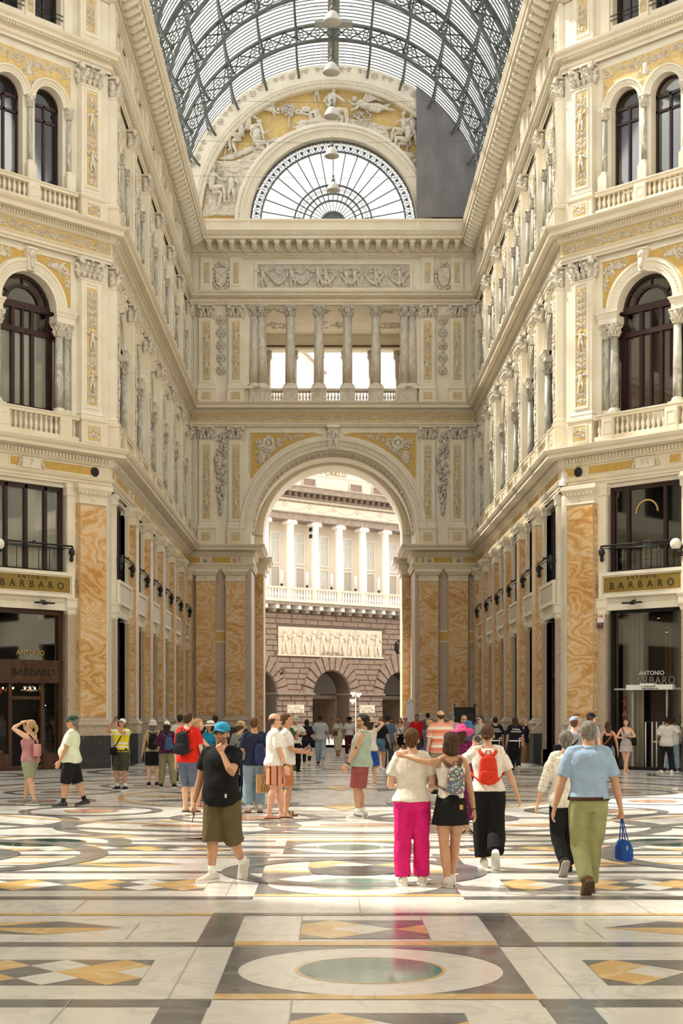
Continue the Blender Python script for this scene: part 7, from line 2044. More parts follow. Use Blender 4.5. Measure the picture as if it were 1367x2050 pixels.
# --- the nearest group
p = P_('person in a black tee and blue cap, hand on chin, walking toward us', 444, 1764, 1.69, -22, fat=1.07, belly=.02, skin='tan', hair=('short', 'dark'), q=NEAR, beard=True, glasses=sgl,
       pose=dict(aL=(.05, .10, .812), eL=(.5, .35, -1), tL=(-.3, -.2, 1), hL='grip', aR=(.20, .0, .47), eR=(.4, -1, 0), tR=(-.5, 1, 0), fR=(.035, .07, 0, 0, 25), fL=(.07, -.16, .055, 58), pitch=-6, yaw=4))
p.shirt((.013, .013, .015), slv=.5, z0=.475, amp=.012); p.pants((.115, .092, .045), .56, .020, name='shorts', amp=.015); p.shoes((.60, .585, .54), 'sneaker', socks=WHT)
p.hat('cap', (.035, .30, .52)); p.phone('R', 'black phone held low by the person in the black tee')
b = MB(); c_ = p.t(.075, .095, .545); b.box(c_.x - .008, c_.x + .008, c_.y - .012, c_.y - .0, c_.z - .02, c_.z + .02, mt['white']); b.obj('clothing_tag', p.o)

pp = P_('person in bright pink wide trousers and white tee, seen from behind', 824, 1773, 1.635, 178, 'f', fat=1.13, skin='fair', hair=('pixie', 'brown'), q=NEAR,
        pose=dict(aR=(.11, .15, .62), eR=(.35, -.8, -.6), aL=(.11, .15, .62), eL=(.35, -.8, -.6), fL=(.055, -.03, 0, 0), fR=(.065, .06, 0, 0), yaw=-5))
pp.shirt((.74, .69, .62), slv=.5, z0=.535, amp=.007, hem=.010); pp.pants((.62, .018, .17), .97, .008, flare=.020, name='wide_trousers', amp=.016); pp.shoes((.70, .66, .58))
pp = P_('person with a grey patterned backpack, arm round the neighbour, black shorts', 902, 1776, 1.60, 184, 'f', fat=.96, skin='tan', hair=('bob', 'dark'), q=NEAR,
        pose=dict(aL=(.300, -.075, .845), eL=(0, -1, -.12), tL=(-.2, 0, 1), hL='relax', aR=(.165, .03, .45), fL=(.02, .0, 0, 0), fR=(.02, .10, .0, 0), yaw=28, twist=4))
pp.tank((.78, .75, .70), z0=.57); pp.skirt((.014, .014, .015), .40, name='shorts', flare=.022, z1=.60); pp.shoes((.74, .72, .68))
pp.backpack('small grey backpack printed with coloured balloons on the dark-haired woman', fab_spots((.13, .15, .19), [(.45, .55, .35), (.60, .25, .18), (.25, .45, .50), (.70, .62, .5), (.5, .3, .35)], 34, .42), zt=.79, zb=.595, w=.066, d=.05, strap=(.16, .09, .06), x=-.012)
b = MB(); c_ = pp.t(-.055, -.084, .52); b.box(c_.x - .018, c_.x + .018, c_.y, c_.y + .008, c_.z - .025, c_.z + .025, mt['brass']); b.obj('patch', pp.o)
b = MB(); sh, el, wr = pp.J['R'][:3]; d = (wr - el).normalized(); limb(b, [wr - d * .02, wr - d * .012], [.026] * 2, fab(BLK)); b.obj('bracelet', pp.o)
pp = P_('person with a red drawstring backpack, white blouse and black trousers', 976, 1738, 1.655, 176, 'f', fat=1.13, skin='fair', hair=('lowbun', 'brown'), q=NEAR,
        pose=dict(aL=(.09, .16, .85), eL=(.8, .0, -1), tL=(-.4, .3, 1), aR=(.22, .02, .475), hR='relax', fL=(.025, .05, 0, 0), fR=(.05, -.15, .06, 62), yaw=-8))
pp.shirt((.80, .77, .71), slv=.62, z0=.54, hem=.008, amp=.012); pp.pants((.013, .013, .014), .93, .018, flare=.012, amp=.011); pp.shoes((.74, .72, .68))
pp.backpack('bright red drawstring backpack on the woman in the white blouse', (.66, .050, .028), zt=.80, zb=.58, w=.074, d=.05)
pp.phone('L', 'phone held up by the woman with the red backpack')
pp = P_('grey-haired person in a white printed blouse beside the blue polo shirt', 1133, 1752, 1.60, 183, 'f', fat=1.12, skin='fair', hair=('pixie', 'grey'), q=NEAR,
        pose=dict(aL=(.20, .03, .47), hL='relax', fL=(.05, -.15, .055, 55), fR=(.03, .06, 0, 0), yaw=-12))
pp.pants((.015, .015, .016), .95, .006); pp.shirt(fab_spots((.76, .73, .66), [(.25, .2, .17), (.45, .36, .22), (.2, .2, .22)], 42, .26), 'long', z0=.47, hem=.014, amp=.009, name='blouse'); pp.shoes((.03, .028, .026), sole=(.35, .33, .3))
pb = P_('grey-haired person in a light blue polo and olive trousers, back turned', 1178, 1789, 1.715, 181, 'm', fat=1.08, skin='tan', hair=('short', 'grey'), q=NEAR,
        pose=dict(aL=(.195, .05, .465), hL='relax', aR=(.195, .0, .46), hR='fist', fL=(.03, -.10, .035, 50), fR=(.02, .05, 0, 0)))
pb.pants((.29, .30, .145), .97, .010, flare=.002, amp=.014); pb.shirt((.30, .42, .60), slv=.62, z0=.545, hem=.006, amp=.008, name='polo_shirt'); pb.belt((.06, .025, .015), .553, .017); pb.shoes((.13, .06, .035), sole=(.12, .075, .055))
b = MB(); loft(b, [(pb.t(0, -.004, .828), V((1, 0, 0)), V((0, 1, 0)), .082, .075), (pb.t(0, -.002, .858), V((1, 0, 0)), V((0, 1, 0)), .070, .064)], fab((.30, .42, .60)), 20); b.obj('collar', pb.o)
def bluebag(t, c, d, th, pn):
    m = fab((.02, .07, .30)); b = MB(); z0 = c.z + .012; X = V((0, 1, 0)); Y = V((1, 0, 0))
    loft(b, [(V((c.x - .03, c.y, z0 - q)), Y, X, w, dd) for q, w, dd in ((.22, .02, .09), (.235, .05, .13), (.30, .075, .15), (.41, .078, .15), (.425, .06, .13))], m, 22, p=3.4); me = grow(b, .010, 2, amp=.004, freq=9, mats=[m], name='bag_body'); put('bag_body', me, t)
    b = MB()
    for s_ in (-1, 1): b.tube([(c.x - .03 + s_ * .03, c.y - .07, z0 - .24), (c.x - .01, c.y - .02, z0 + .0), (c.x - .01, c.y + .02, z0 + .0), (c.x - .03 + s_ * .03, c.y + .07, z0 - .24)], .006, m, n=6)
    b.obj('handle', t); b = MB(); b.box(c.x - .036, c.x - .024, c.y + .135, c.y + .152, z0 - .31, z0 - .27, mt['lead']); b.obj('zip', t)
pb.held('R', 'handbag', 'royal blue cloth bag hanging from the hand of the blue polo shirt', 'bag', bluebag)
pp = P_('person in a pink sun hat and purple patterned dress', 922, 1668, 1.60, 172, 'f', fat=1.1, skin='fair', hair=('mid', 'dark'), q=MID, pose=dict(lean=6, pitch=12, aL=(.16, .1, .5)))
pmp = fab_spots((.09, .008, .055), [(.35, .02, .16), (.20, .01, .10), (.5, .05, .2)], 40, .35); pp.shirt(pmp, slv=.6, name='dress_top', z0=.55); pp.skirt(pmp, .13, name='dress', flare=.05); pp.shoes((.12, .06, .04), 'slide'); pp.hat('sun', (.78, .09, .32), band=fab((.80, .25, .42)))

# --- left side
p = P_('person in a pink tank top and khaki shorts, hands on head', 60, 1612, 1.66, -112, 'f', fat=1.18, skin='fair', hair=('pony', 'blond'), q=MID, glasses=sgl,
       pose=dict(aR=(.02, .10, .955), eR=(.6, 1, .2), aL=(.05, .075, .965), eL=(1, .7, .0), tR=(0, -1, .3), tL=(0, -1, .3), hR='relax', hL='relax', fR=(.05, .10, 0, 0), fL=(.05, -.10, 0, 0), pitch=-10))
p.tank((.42, .20, .22), z0=.51, infl=.012); p.pants((.30, .32, .22), .40, .014, name='shorts', amp=.008); p.shoes((.33, .29, .27)); p.sling('black and pink sling bag on the back of the pink tank top', (.55, .26, .26), sg=-1, f=-.13, z=.645, w=.05, h=.07, d=.035, x=.05)
p = P_('person in a pale green tee, dark green cap and black shorts', 142, 1616, 1.735, -88, fat=1.22, belly=.045, skin='tan', hair=('short', 'grey'), q=MID, beard=False, glasses=sgl, face=True,
       pose=dict(aL=(.17, .10, .50), aR=(.18, -.02, .47), fL=(.05, .08, 0, 0), fR=(.05, -.15, .01, 8), pitch=-6, lean=-2))
p.pants((.014, .014, .016), .54, .018, name='shorts'); p.shirt((.66, .74, .56), slv=.66, z0=.485, amp=.008); p.shoes((.05, .05, .045), socks=BLK, sole=(.22, .21, .19)); p.hat('cap', (.03, .07, .05))
p = P_('person in a yellow striped polo and white cap photographing the ceiling', 243, 1582, 1.66, -18, fat=1.0, skin='tan', hair=('short', 'black'), q=MID, face=True,
       pose=dict(aR=(.045, .20, .93), aL=(.0, .19, .91), eR=(.8, .3, -1), eL=(.8, .3, -1), tR=(-.6, 0, .8), tL=(-.6, 0, .8), hR='grip', hL='grip', pitch=-26))
p.pants((.055, .058, .04), .50, .016, name='shorts'); p.shirt(fab_bands(2, 3.4, [(0, (.75, .66, .03)), (.34, (.74, .72, .66)), (.50, (.75, .66, .03)), (.62, (.74, .72, .66)), (.78, (.75, .66, .03))]), z0=.53, hem=.004, name='polo_shirt'); p.belt((.10, .05, .03), .555); p.shoes((.02, .02, .025), socks=WHT); p.hat('cap', WHT)
p.phone('R', 'phone raised to photograph the roof by the yellow striped polo'); p.sling('black crossbody bag on the yellow striped polo', BLK, sg=-1, z=.545, f=.10, w=.048, h=.055, d=.025)
p = P_('person in a pale bucket hat with black pack and black shorts', 306, 1574, 1.60, 188, 'f', fat=1.0, skin='fair', hair=('bob', 'grey'), q=MID); p.shirt((.42, .33, .20), z0=.53); p.pants((.015, .015, .017), .40, .02, name='shorts'); p.shoes((.02, .02, .025)); p.hat('bucket', (.58, .55, .48)); p.backpack('black hiking backpack under the pale bucket hat', BLK, zt=.81, zb=.555, w=.082, d=.06)
p = P_('person in purple sleeves and khaki trousers with a white cap', 334, 1577, 1.58, 176, 'f', fat=1.08, skin='tan', hair=('mid', 'black'), q=MID, pose=dict(fR=(.11, 0, 0, 0), fL=(.09, 0, 0, 0), aL=(.16, .1, .6), yaw=-10)); p.pants((.24, .22, .14), .97, .014); p.shirt((.075, .015, .045), 'long', z0=.52); p.shoes((.03, .03, .03), sole=WHT); p.hat('cap', WHT); p.backpack('blue denim backpack next to the purple sleeves', (.05, .10, .20), zt=.77, zb=.56, w=.07, d=.05, x=-.05)
p = P_('dark-haired person in a pale tee behind the red polo', 361, 1566, 1.74, 195, fat=1.1, skin='tan', hair=('short', 'black'), q=FAR, pose=dict(yaw=-25)); p.pants((.10, .09, .08), .97); p.shirt((.50, .48, .43)); p.shoes(BLK)
p = P_('person in a red polo and blue-grey shorts with a black backpack', 377, 1626, 1.80, 152, fat=1.0, skin='fair', hair=('short', 'dark'), q=MID, pose=dict(aR=(.15, .08, .46), fR=(.05, 0, 0, 0), fL=(.06, .03, 0, 0))); p.pants((.11, .135, .19), .53, .010, name='shorts'); p.shirt((.66, .025, .015), z0=.50, slv=.6, name='polo_shirt'); p.shoes((.03, .03, .03), 'flip', sole=(.04, .04, .04)); p.backpack('large black backpack on the red polo shirt', (.02, .022, .027), zt=.82, zb=.57, w=.088, d=.075)
p = P_('blond person in a black dress facing right beside the red polo', 396, 1616, 1.68, 95, 'f', fat=.98, skin='fair', hair=('long', 'blond'), q=MID, pose=dict(aL=(.08, .25, .62), aR=(.10, .24, .60), tL=(0, 0, 1), tR=(0, 0, 1), hL='flat')); p.shirt(BLK, 'none', z0=.52, name='dress_top'); p.skirt(BLK, .33, name='dress'); p.shoes((.08, .04, .03), 'slide')
p = P_('person in a white hat and turquoise polo holding a white bag', 421, 1588, 1.60, -25, 'f', fat=.98, skin='tan', hair=('bob', 'black'), q=MID, face=True, pose=dict(aR=(.05, .17, .66), aL=(.04, .16, .64), eR=(1, -.4, -.3), eL=(1, -.4, -.3), yaw=-15)); p.pants((.02, .02, .03), .95, .01); p.shirt((.02, .22, .38), z0=.50, name='polo_shirt'); p.shoes(BLK); p.hat('wide', WHT, band=fab(BLK))
def whitebag(t, c, d, th, pn):
    b = MB(); m = fab((.72, .72, .70)); loft(b, [(V((c.x, c.y, c.z - q)), V((1, 0, 0)), V((0, 1, 0)), w, .03) for q, w in ((0, .03), (.05, .07), (.2, .10), (.35, .09), (.38, .04))], m, 14); put('bag_body', grow(b, .012, 1, amp=.02, freq=9, mats=[m], name='bag_body'), t)
    b = MB(); b.tube([(c.x - .02, c.y, c.z - .02), (c.x, c.y, c.z + .03), (c.x + .02, c.y, c.z - .02)], .006, m); b.obj('handle', t)
p.held('L', 'plastic_bag', 'white plastic bag held by the turquoise polo', 'bag', whitebag)
p = P_('person in white with dark hair behind the white hat', 431, 1562, 1.72, 175, fat=1.05, skin='tan', hair=('quiff', 'black'), q=FAR); p.pants(BLK, .97); p.shirt((.62, .61, .58), 'long'); p.shoes(BLK)
p = P_('person in a yellow straw hat, grey tee and navy trousers', 480, 1598, 1.60, 150, 'f', fat=1.1, skin='fair', hair=('pixie', 'brown'), q=MID, pose=dict(pitch=15, aR=(.14, .12, .58))); p.pants((.018, .025, .06), .97, .014); p.shirt((.22, .22, .22), z0=.50); p.shoes((.03, .035, .06), sole=WHT); p.hat('wide', (.60, .45, .20), band=fab((.25, .27, .3))); p.sling('black strap bag across the grey tee', BLK, sg=1, f=.09)
p = P_('person with curly bun and navy tee carrying a paper bag', 509, 1627, 1.70, 192, fat=.95, skin='tan', hair=('bun', 'brown'), q=MID, pose=dict(aL=(.165, 0, .45), aR=(.09, -.10, .47), hR='fist', yaw=-15)); p.pants((.23, .33, .42), .90, .02, name='jeans'); p.shirt((.022, .028, .06), z0=.50, slv=.62); p.shoes((.55, .55, .55), 'slide', sole=(.03, .03, .03), socks=WHT)
p.backpack('navy backpack hanging low on the navy tee', (.03, .04, .11), zt=.74, zb=.50, w=.066, d=.05, x=-.045)
def paperbag(t, c, d, th, pn):
    kraft = M('kraft_paper', (.44, .26, .11), (.38, .22, .09), sc=6, rough=.8, mode='obj'); b = MB(); c = c + V((0, .05, 0)); z1 = c.z - .05; z0 = z1 - .33
    v = [(c.x + a * w, c.y + e * dd, z) for z, w, dd in ((z0, .13, .06), (z1, .125, .05)) for a, e in ((-1, -1), (1, -1), (1, 1), (-1, 1))]
    b.add(v, [(0, 3, 2, 1), (0, 1, 5, 4), (1, 2, 6, 5), (2, 3, 7, 6), (3, 0, 4, 7)], kraft); b.obj('bag_body', t)
    b = MB()
    for i in range(4):
        x0 = c.x - .105 + i * .038
        P = [V((x0 + .014 * sin(z * 6.5 + .4) + .006 * i, c.y + .063 - .010 * z, z0 + .02 + z * .29)) for z in [j / 12 for j in range(13)]]
        limb(b, P, [(.006, .0015)] * 13, mt['letter'], 6)
    b.obj('printed_waves', t)
    b = MB()
    for e in (-.05, .05): b.tube([(c.x - .05, c.y + e, z1), (c.x - .02, c.y + e * .4, z1 + .06), (c.x + .02, c.y + e * .4, z1 + .06), (c.x + .05, c.y + e, z1)], .004, kraft, n=5)
    b.obj('handle', t)
p.held('R', 'paper_bag', 'brown paper bag printed with black wavy lines, held beside striped shorts', 'bag', paperbag)
p = P_('balding person in a white tee and orange striped shorts, facing right', 550, 1639, 1.785, 97, fat=1.13, belly=.02, skin='red', hair=('bald', 'dark'), q=NEAR, glasses=mt['iron'], face=True,
       pose=dict(aR=(.14, .10, .46), aL=(.14, .05, .46), fR=(.05, -.06, 0, 0), fL=(.05, .07, 0, 0), yaw=6, pitch=-3))
p.pants(fab_bands(1, 9.0, [(0, (.66, .24, .10)), (.30, (.42, .30, .34)), (.55, (.66, .24, .10)), (.72, (.02, .016, .014)), (.9, (.66, .24, .10))]), .40, .024, name='shorts', amp=.007); p.shirt((.80, .78, .74), slv=.66, z0=.505, amp=.012, hem=.012); p.shoes((.42, .34, .22), 'slide', sole=(.15, .06, .03)); p.watch('R')
p = P_('person behind the white tee, ruddy face, holding a bottle', 572, 1633, 1.775, 93, fat=1.05, skin='tan', hair=('short', 'brown'), q=MID, face=True, pose=dict(aR=(.06, .19, .62), aL=(.08, .18, .64), eR=(.6, -1, -.6), eL=(.6, -1, -.6), tR=(0, 0, 1), tL=(0, 0, 1), hL='grip'))
p.pants((.50, .20, .09), .45, .014, name='shorts'); p.shirt((.74, .72, .70), z0=.50, slv=.6); p.shoes((.03, .05, .045), 'slide', sole=(.03, .04, .04))
def bottle(t, c, d, th, pn): b = MB(); b.lathe([(.03, -.10), (.032, -.05), (.03, .06), (.012, .10)], 14, mt['fanglass'], c.x, c.y, c.z); b.obj('bottle_body', t); b = MB(); b.lathe([(.014, .10), (.014, .12)], 10, fab((.05, .15, .5)), c.x, c.y, c.z); b.obj('bottle_cap', t)
p.held('L', 'water_bottle', 'small clear water bottle held by the ruddy-faced person', 'bottle', bottle)

# --- centre
p = P_('person in a long dark green dress seen from behind', 575, 1555, 1.60, 178, 'f', fat=1.05, skin='tan', hair=('bun', 'brown'), q=MID, pose=dict(aR=(.13, .15, .66))); g_ = fab_spots((.035, .07, .045), [(.30, .34, .2), (.4, .4, .3)], 46, .22); p.shirt(g_, slv=.4, name='dress_top'); p.skirt(g_, .10, name='dress', flare=.05); p.shoes(BLK, 'slide')
p = P_('person in a straw fedora and white shirt looking at a phone', 590, 1547, 1.69, 15, fat=1.0, skin='tan', hair=('short', 'black'), q=MID, pose=dict(aR=(.04, .17, .66), aL=(.05, .18, .68), eR=(1, -.3, -.3), eL=(1, -.3, -.3), pitch=30, tR=(0, 0, 1), tL=(0, 0, 1), hR='grip')); p.pants(BLK, .97, .008); p.shirt((.70, .67, .62), z0=.52, slv=.6); p.shoes(BLK); p.hat('fedora', (.50, .46, .33), band=fab((.12, .10, .08))); p.phone('R', 'phone held by the straw fedora wearer'); p.sling('black bag strap over the white shirt under the fedora', BLK, sg=-1, z=.62, f=.10, w=.04, h=.04)
p = P_('person all in black with dark hair walking away', 614, 1533, 1.56, 182, 'f', fat=1.06, skin='tan', hair=('mid', 'black'), q=MID, pose=step(.07, .03, 30)); p.pants((.014, .014, .015), .93, .003, name='leggings'); p.shirt((.014, .014, .016), z0=.47, slv=.6); p.shoes((.45, .43, .4)); p.sling('black shoulder bag at the hip of the person all in black', BLK, sg=-1, f=-.02, z=.50, x=-.13)
p = P_('person in a grey tee and pale jeans walking away', 641, 1531, 1.69, 180, fat=1.1, skin='brown', hair=('short', 'black'), q=MID, pose=dict(fL=(.04, .08, 0, 0), fR=(.05, -.16, .06, 60), aL=(.17, .05, .46), aR=(.18, 0, .47))); p.pants((.30, .38, .45), .97, .014, name='jeans'); p.shirt((.36, .37, .39), slv=.62, z0=.49); p.shoes(BLK)
p = P_('person in a cream top and trousers walking toward the camera', 677, 1515, 1.58, 0, 'f', fat=1.05, skin='brown', hair=('lowbun', 'dark'), q=MID, glasses=sgl, pose=dict(fL=(.02, .04, 0, 0), fR=(.03, -.02, 0, 0))); p.pants((.50, .43, .30), .72, .02); p.shirt((.48, .44, .34), z0=.47, slv=.5); p.shoes((.22, .10, .04)); p.sling('dark crossbody strap on the cream top', (.08, .06, .05), sg=-1, z=.60, f=.09)
p = P_('person in a white top, maroon trousers and black hat', 699, 1514, 1.60, 10, 'f', fat=1.0, skin='brown', hair=('mid', 'black'), q=MID, pose=dict(pitch=15)); p.pants((.09, .015, .03), .95, .016); p.shirt((.66, .64, .62), z0=.54); p.shoes(WHT); p.hat('fedora', BLK)
p = P_('bearded person in a sage green sleeveless top and dusty red shorts', 722, 1638, 1.765, -95, fat=1.2, belly=.012, skin='tan', hair=('quiff', 'black'), q=NEAR, beard=True, glasses=sgl, face=False,
       pose=dict(aL=(.16, .14, .475), eL=(.3, -1, 0), aR=(.15, .05, .47), fL=(.04, .02, 0, 0), fR=(.05, -.02, 0, 0), pitch=-8, lean=-3))
p.pants((.27, .075, .07), .46, .02, name='shorts', amp=.009); p.shirt((.33, .42, .36), 'none', z0=.50, infl=.016, amp=.009, name='sleeveless_top'); p.shoes((.72, .71, .68), socks=WHT); p.watch('L')
for k, sg in (('R', -1), ('L', 1)):
    b = MB(); T = p.foot_T(k, sg); b.tube([T @ V((sg * .052, .05, -.035)), T @ V((sg * .056, -.02, -.03)), T @ V((sg * .052, -.09, .0)), T @ V((sg * .045, -.06, .02))], .007, fab(BLK), n=5); b.obj('shoe_stripe', p.o)
sh, el, wr = p.J['L'][:3]; b = MB(); c_ = sh.lerp(el, .78); b.ball((c_.x + .043, c_.y, c_.z), .006, .020, .026, M('tattoo_ink', (.05, .05, .055), rough=.6), 12, 8); b.obj('tattoo', p.o)
p = P_('person shading their eyes in a blue wrap and straw hat', 741, 1570, 1.66, 170, 'f', fat=1.0, skin='fair', hair=('mid', 'dark'), q=MID, pose=dict(aR=(.05, .06, .945), eR=(1, .2, .1), aL=(.10, .14, .62))); p.skirt((.02, .08, .33), .28, name='wrap_skirt'); p.shirt((.70, .66, .60), 'none', z0=.50, name='top'); p.shoes(WHT, 'slide'); p.hat('wide', (.62, .50, .33))
p = P_('person in a cropped black tee and denim shorts, ombre hair', 762, 1545, 1.64, 165, 'f', fat=1.05, skin='tan', hair=('long', 'ombre'), q=MID, pose=dict(aR=(.17, .06, .46), fR=(.03, .10, 0, 0), fL=(.05, -.05, .0, 5))); p.pants((.08, .14, .22), .26, .016, name='denim_shorts', z1=.63); p.shirt(BLK, z0=.61, hem=0, slv=.5); p.shoes(WHT); p.sling('small black bag at the hip of the denim shorts', BLK, sg=-1, f=-.03, z=.50, x=-.12, w=.03)
p = P_('person in a blue shirt half hidden by the ombre hair', 776, 1540, 1.70, 175, fat=1.0, skin='tan', hair=('short', 'black'), q=FAR); p.pants((.05, .05, .06), .97); p.shirt((.08, .12, .2)); p.shoes(BLK)
p = P_('dark-haired person in a pale green dress by the white board', 784, 1513, 1.55, 5, 'f', fat=1.0, skin='brown', hair=('long', 'black'), q=FAR, pose=dict(aL=(.02, .1, .82))); p.shirt((.30, .33, .25), 'none', name='dress_top'); p.skirt((.30, .33, .25), .12, name='dress'); p.shoes(BLK)
p = P_('person in a white camisole and black shorts facing us', 801, 1522, 1.60, -5, 'f', fat=1.1, skin='tan', hair=('long', 'dark'), q=MID, pose=dict(aR=(.10, .1, .72), pitch=-10)); p.pants(BLK, .32, .022, name='shorts', z1=.62); p.tank((.70, .67, .62)); p.shoes(BLK, 'slide'); p.sling('thin black bag strap across the white camisole', BLK, sg=1, z=.56, f=.09, w=.03, h=.03)
p = P_('person in a white cap behind the white camisole', 812, 1517, 1.66, -20, fat=1.0, skin='tan', hair=('short', 'black'), q=FAR, glasses=sgl); p.pants((.3, .27, .22), .97); p.shirt((.35, .22, .18)); p.shoes(BLK); p.hat('cap', (.6, .58, .55))
p = P_('bearded person in a red polo facing us by the marble wall', 834, 1524, 1.72, 0, fat=1.05, skin='brown', hair=('short', 'black'), q=MID, beard=True, face=True); p.pants((.05, .05, .07), .97); p.shirt((.42, .012, .018), name='polo_shirt'); p.shoes(BLK)
p = P_('dark-haired person behind the red polo near the marble wall', 856, 1518, 1.78, 180, fat=1.0, skin='tan', hair=('short', 'black'), q=FAR); p.pants(BLK, .97); p.shirt((.1, .1, .12)); p.shoes(BLK)

# --- right of centre
fl_ = fab_spots((.045, .055, .12), [(.35, .15, .12), (.2, .25, .4), (.4, .35, .3)], 40, .35)
p = P_('person with blond updo in a blue floral dress facing right', 858, 1578, 1.62, 110, 'f', fat=1.02, skin='fair', hair=('bun', 'blond'), q=MID, pose=dict(pitch=14, aR=(.05, .2, .64), aL=(.05, .2, .64))); p.shirt(fl_, slv=.35, name='dress_top'); p.skirt(fl_, .22, name='dress', flare=.05); p.shoes(BLK, 'slide')
p = P_('balding person in an orange and white striped polo, back turned', 882, 1592, 1.84, 190, fat=1.12, skin='red', hair=('bald', 'dark'), q=MID); p.pants((.30, .27, .2), .97); p.shirt(fab_bands(2, 5.2, [(0, (.66, .20, .13)), (.4, (.74, .66, .6)), (.7, (.70, .36, .27))]), z0=.50, slv=.6, name='polo_shirt'); p.shoes(BLK)
p = P_('grey-haired person beside the orange striped polo', 903, 1566, 1.80, 170, fat=1.05, skin='fair', hair=('short', 'grey'), q=FAR); p.pants(BLK, .97); p.shirt((.42, .30, .3)); p.shoes(BLK)
p = P_('person with short blond hair and glasses facing us', 929, 1556, 1.72, 10, 'f', fat=1.0, skin='fair', hair=('bob', 'blond'), q=FAR, glasses=mt['iron'], face=True); p.pants(BLK, .97); p.shirt((.3, .33, .4)); p.shoes(BLK)
p = P_('person with very long black hair behind the pink hat', 944, 1548, 1.76, 185, 'f', fat=1.0, skin='tan', hair=('long', 'black'), q=FAR); p.pants(BLK, .97); p.shirt((.1, .13, .2)); p.shoes(BLK)
p = P_('person in a blue sun hat next to the pink one', 936, 1590, 1.60, 30, 'f', fat=1.0, skin='tan', hair=('mid', 'dark'), q=FAR, pose=dict(pitch=10)); p.skirt((.06, .08, .14), .2, name='dress'); p.shirt((.06, .08, .14), name='dress_top'); p.shoes(BLK, 'slide'); p.hat('wide', (.07, .15, .30))
p = P_('dark-haired person in glasses looking left near the wall', 962, 1552, 1.70, -60, fat=1.05, skin='fair', hair=('short', 'dark'), q=FAR, glasses=mt['iron'], face=True); p.pants((.1, .1, .1), .97); p.shirt((.42, .4, .36)); p.shoes(BLK)
me_pol = text_mesh('Polizia', .085, mt['white'], .003, 1.0); me_mun = text_mesh('Municipale', .075, mt['white'], .003, 1.0)
for px, fy, H, lab, hr, ps in ((991, 1544, 1.66, 'person in dark police uniform with shaved black hair, left of the pair', 'black', {}), (1031, 1545, 1.66, 'person in dark police uniform with longer brown hair, right of the pair', 'dark', dict(fL=(.03, .1, 0, 0), fR=(.04, -.10, .05, 50)))):
    p = P_(lab, px, fy, H, 184, fat=1.08, skin='tan', hair=('short' if hr == 'black' else 'mid', hr), q=MID, pose=ps); p.pants((.014, .014, .018), .97, .012); p.shirt((.012, .013, .02), z0=.54, hem=.002, slv=.6); p.belt(WHT, .565, .020); p.shoes(BLK)
    for me, z, y in ((me_pol, .775, 0), (me_mun, .735, 0)):
        c_ = p.t(0, -.092, z); o = put('lettering', me, p.o, (0, c_.y + .012, c_.z), (0, 0, PI))
    b = MB(); c_ = p.t(-.06, -.10, .565); limb(b, [c_, c_ + V((.0, .005, -.20))], [(.010, .004)] * 2, fab(WHT), 8); b.lathe([(.05, 0), (.05, .01)], 16, fab(WHT), T=Matrix.Translation(c_ + V((-.03, .0, .05))) @ Matrix.Rotation(PI / 2, 4, 'X')); b.lathe([(.03, 0), (.03, .014)], 16, fab((.5, .02, .02)), T=Matrix.Translation(c_ + V((-.03, .002, .05))) @ Matrix.Rotation(PI / 2, 4, 'X')); b.obj('signal_paddle', p.o)
p = P_('blond person resting a hand on a pilaster, leopard trousers', 1049, 1533, 1.60, 60, 'f', fat=1.05, skin='fair', hair=('pixie', 'blond'), q=MID, glasses=sgl, pose=dict(aL=(.30, .16, .84), eL=(.5, 0, -1), hL='relax', lean=4)); p.pants(fab_spots((.22, .13, .07), [(.03, .02, .015)], 60, .4), .93, .03); p.shirt((.012, .015, .03), 'none', z0=.44, name='vest', infl=.016); p.shoes(WHT)
p = P_('young person with dark ponytail looking at us behind the grey heads', 1154, 1592, 1.78, 5, 'f', fat=.95, skin='tan', hair=('pony', 'dark'), q=FAR, face=True); p.pants(BLK, .97); p.shirt((.4, .38, .36)); p.shoes(BLK)
p = P_('person in a navy and white cap facing right', 1183, 1588, 1.78, 120, fat=1.05, skin='red', hair=('short', 'brown'), q=FAR, glasses=sgl); p.pants((.2, .2, .2), .97); p.shirt((.3, .33, .4)); p.shoes(BLK); p.hat('cap', (.012, .018, .045), band=fab((.70, .55, .42)))
p = P_('person in a light blue cap partly hidden behind the grey-haired pair', 1149, 1618, 1.71, 178, fat=1.0, skin='red', hair=('short', 'brown'), q=FAR); p.pants((.2, .2, .25), .97); p.shirt((.25, .28, .33)); p.shoes(BLK); p.hat('cap', (.22, .30, .45)); p.sling('black bag slung at the side of the light blue cap wearer', BLK, sg=1, z=.63, f=-.06, x=.17, w=.06, h=.07)
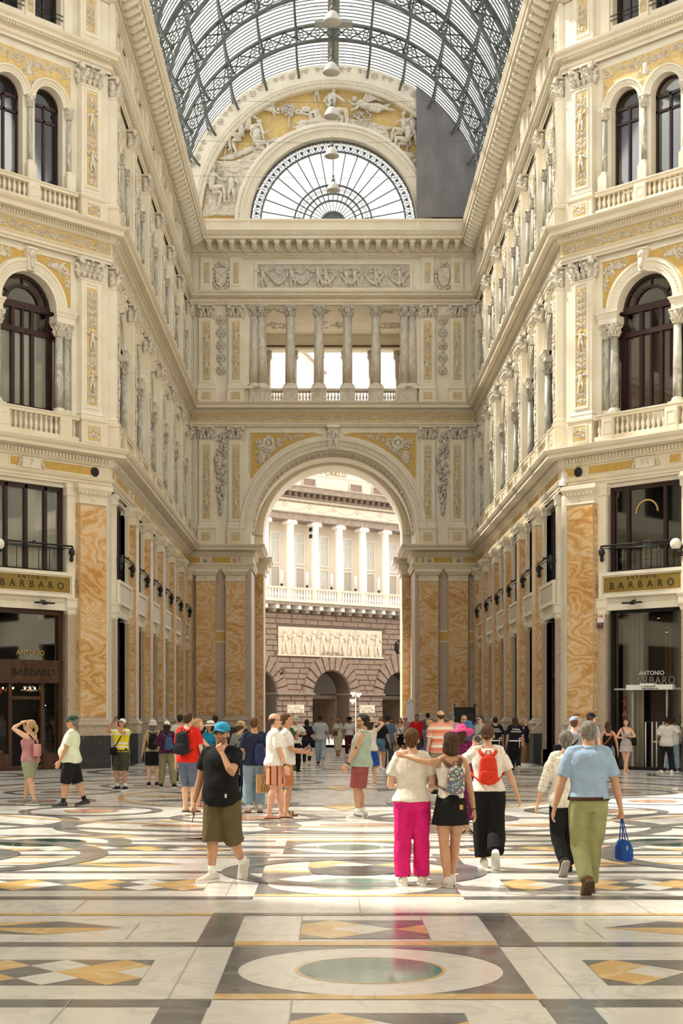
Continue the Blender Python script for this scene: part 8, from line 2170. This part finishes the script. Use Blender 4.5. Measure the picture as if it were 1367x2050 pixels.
p = P_('person in a black tank top and jeans with long dark hair', 1217, 1568, 1.57, 180, 'f', fat=1.0, skin='tan', hair=('mid', 'dark'), q=MID, pose=dict(aR=(.165, .03, .5))); p.pants((.13, .19, .25), .97, .012, name='jeans'); p.tank(BLK, z0=.55); p.shoes(BLK); p.sling('red strap bag across the bare back of the black tank top', (.55, .10, .05), sg=1, z=.50, f=.09, strap=(.55, .10, .05))
p = P_('person in a short lilac strapless dress looking up left', 1253, 1551, 1.61, -12, 'f', fat=.95, skin='fair', hair=('bob', 'dark'), q=MID, face=True, pose=dict(aR=(.04, .15, .66), aL=(.03, .17, .69), eR=(1, -.3, -.3), eL=(1, -.3, -.3), fL=(-.03, .08, 0, 0), fR=(-.02, -.12, .04, 50), yaw=-22, pitch=-12, hR='grip')); lil = (.46, .42, .44); p.tank(lil, z0=.53, z1=.775, straps=False, name='dress_top'); p.skirt(lil, .41, name='dress', flare=.02); p.shoes((.55, .42, .36), 'slide'); p.phone('R', 'dark phone held by the lilac dress'); p.sling('black bag and white cloth at the hip of the lilac dress', BLK, sg=1, z=.60, f=.0, x=.14, w=.04, h=.08)
p = P_('person in a white tee and black trousers at the right shop door', 1334, 1549, 1.67, 178, fat=1.1, skin='brown', hair=('short', 'black'), q=MID, pose=dict(aR=(.26, .05, .60), aL=(.13, .12, .58), fL=(.10, 0, 0, 0, 25), fR=(.09, 0, 0, 0, 25))); p.pants((.016, .016, .018), .95, .006); p.shirt((.60, .58, .57), z0=.48, slv=.66); p.shoes(WHT)
p = P_('person in pale jeans hidden behind the white tee at the shop', 1347, 1545, 1.64, 160, fat=1.0, skin='brown', hair=('short', 'black'), q=FAR, pose=dict(fL=(.10, 0, 0, 0), fR=(.09, 0, 0, 0))); p.pants((.22, .30, .38), .97, .014, name='jeans'); p.shirt((.5, .5, .5), 'long'); p.shoes((.12, .12, .13))
# scrap of paper on the floor
x, y = at(1351, 1582); b = MB(); b.ball((0, 0, .02), .09, .06, .02, mt['white'], 7, 4); b.ball((.04, .01, .035), .05, .04, .02, mt['white'], 6, 4)
tag(b.obj('paper_scrap', None, (x, y, .003)), 'crumpled white paper lying on the floor at the right', 'paper')
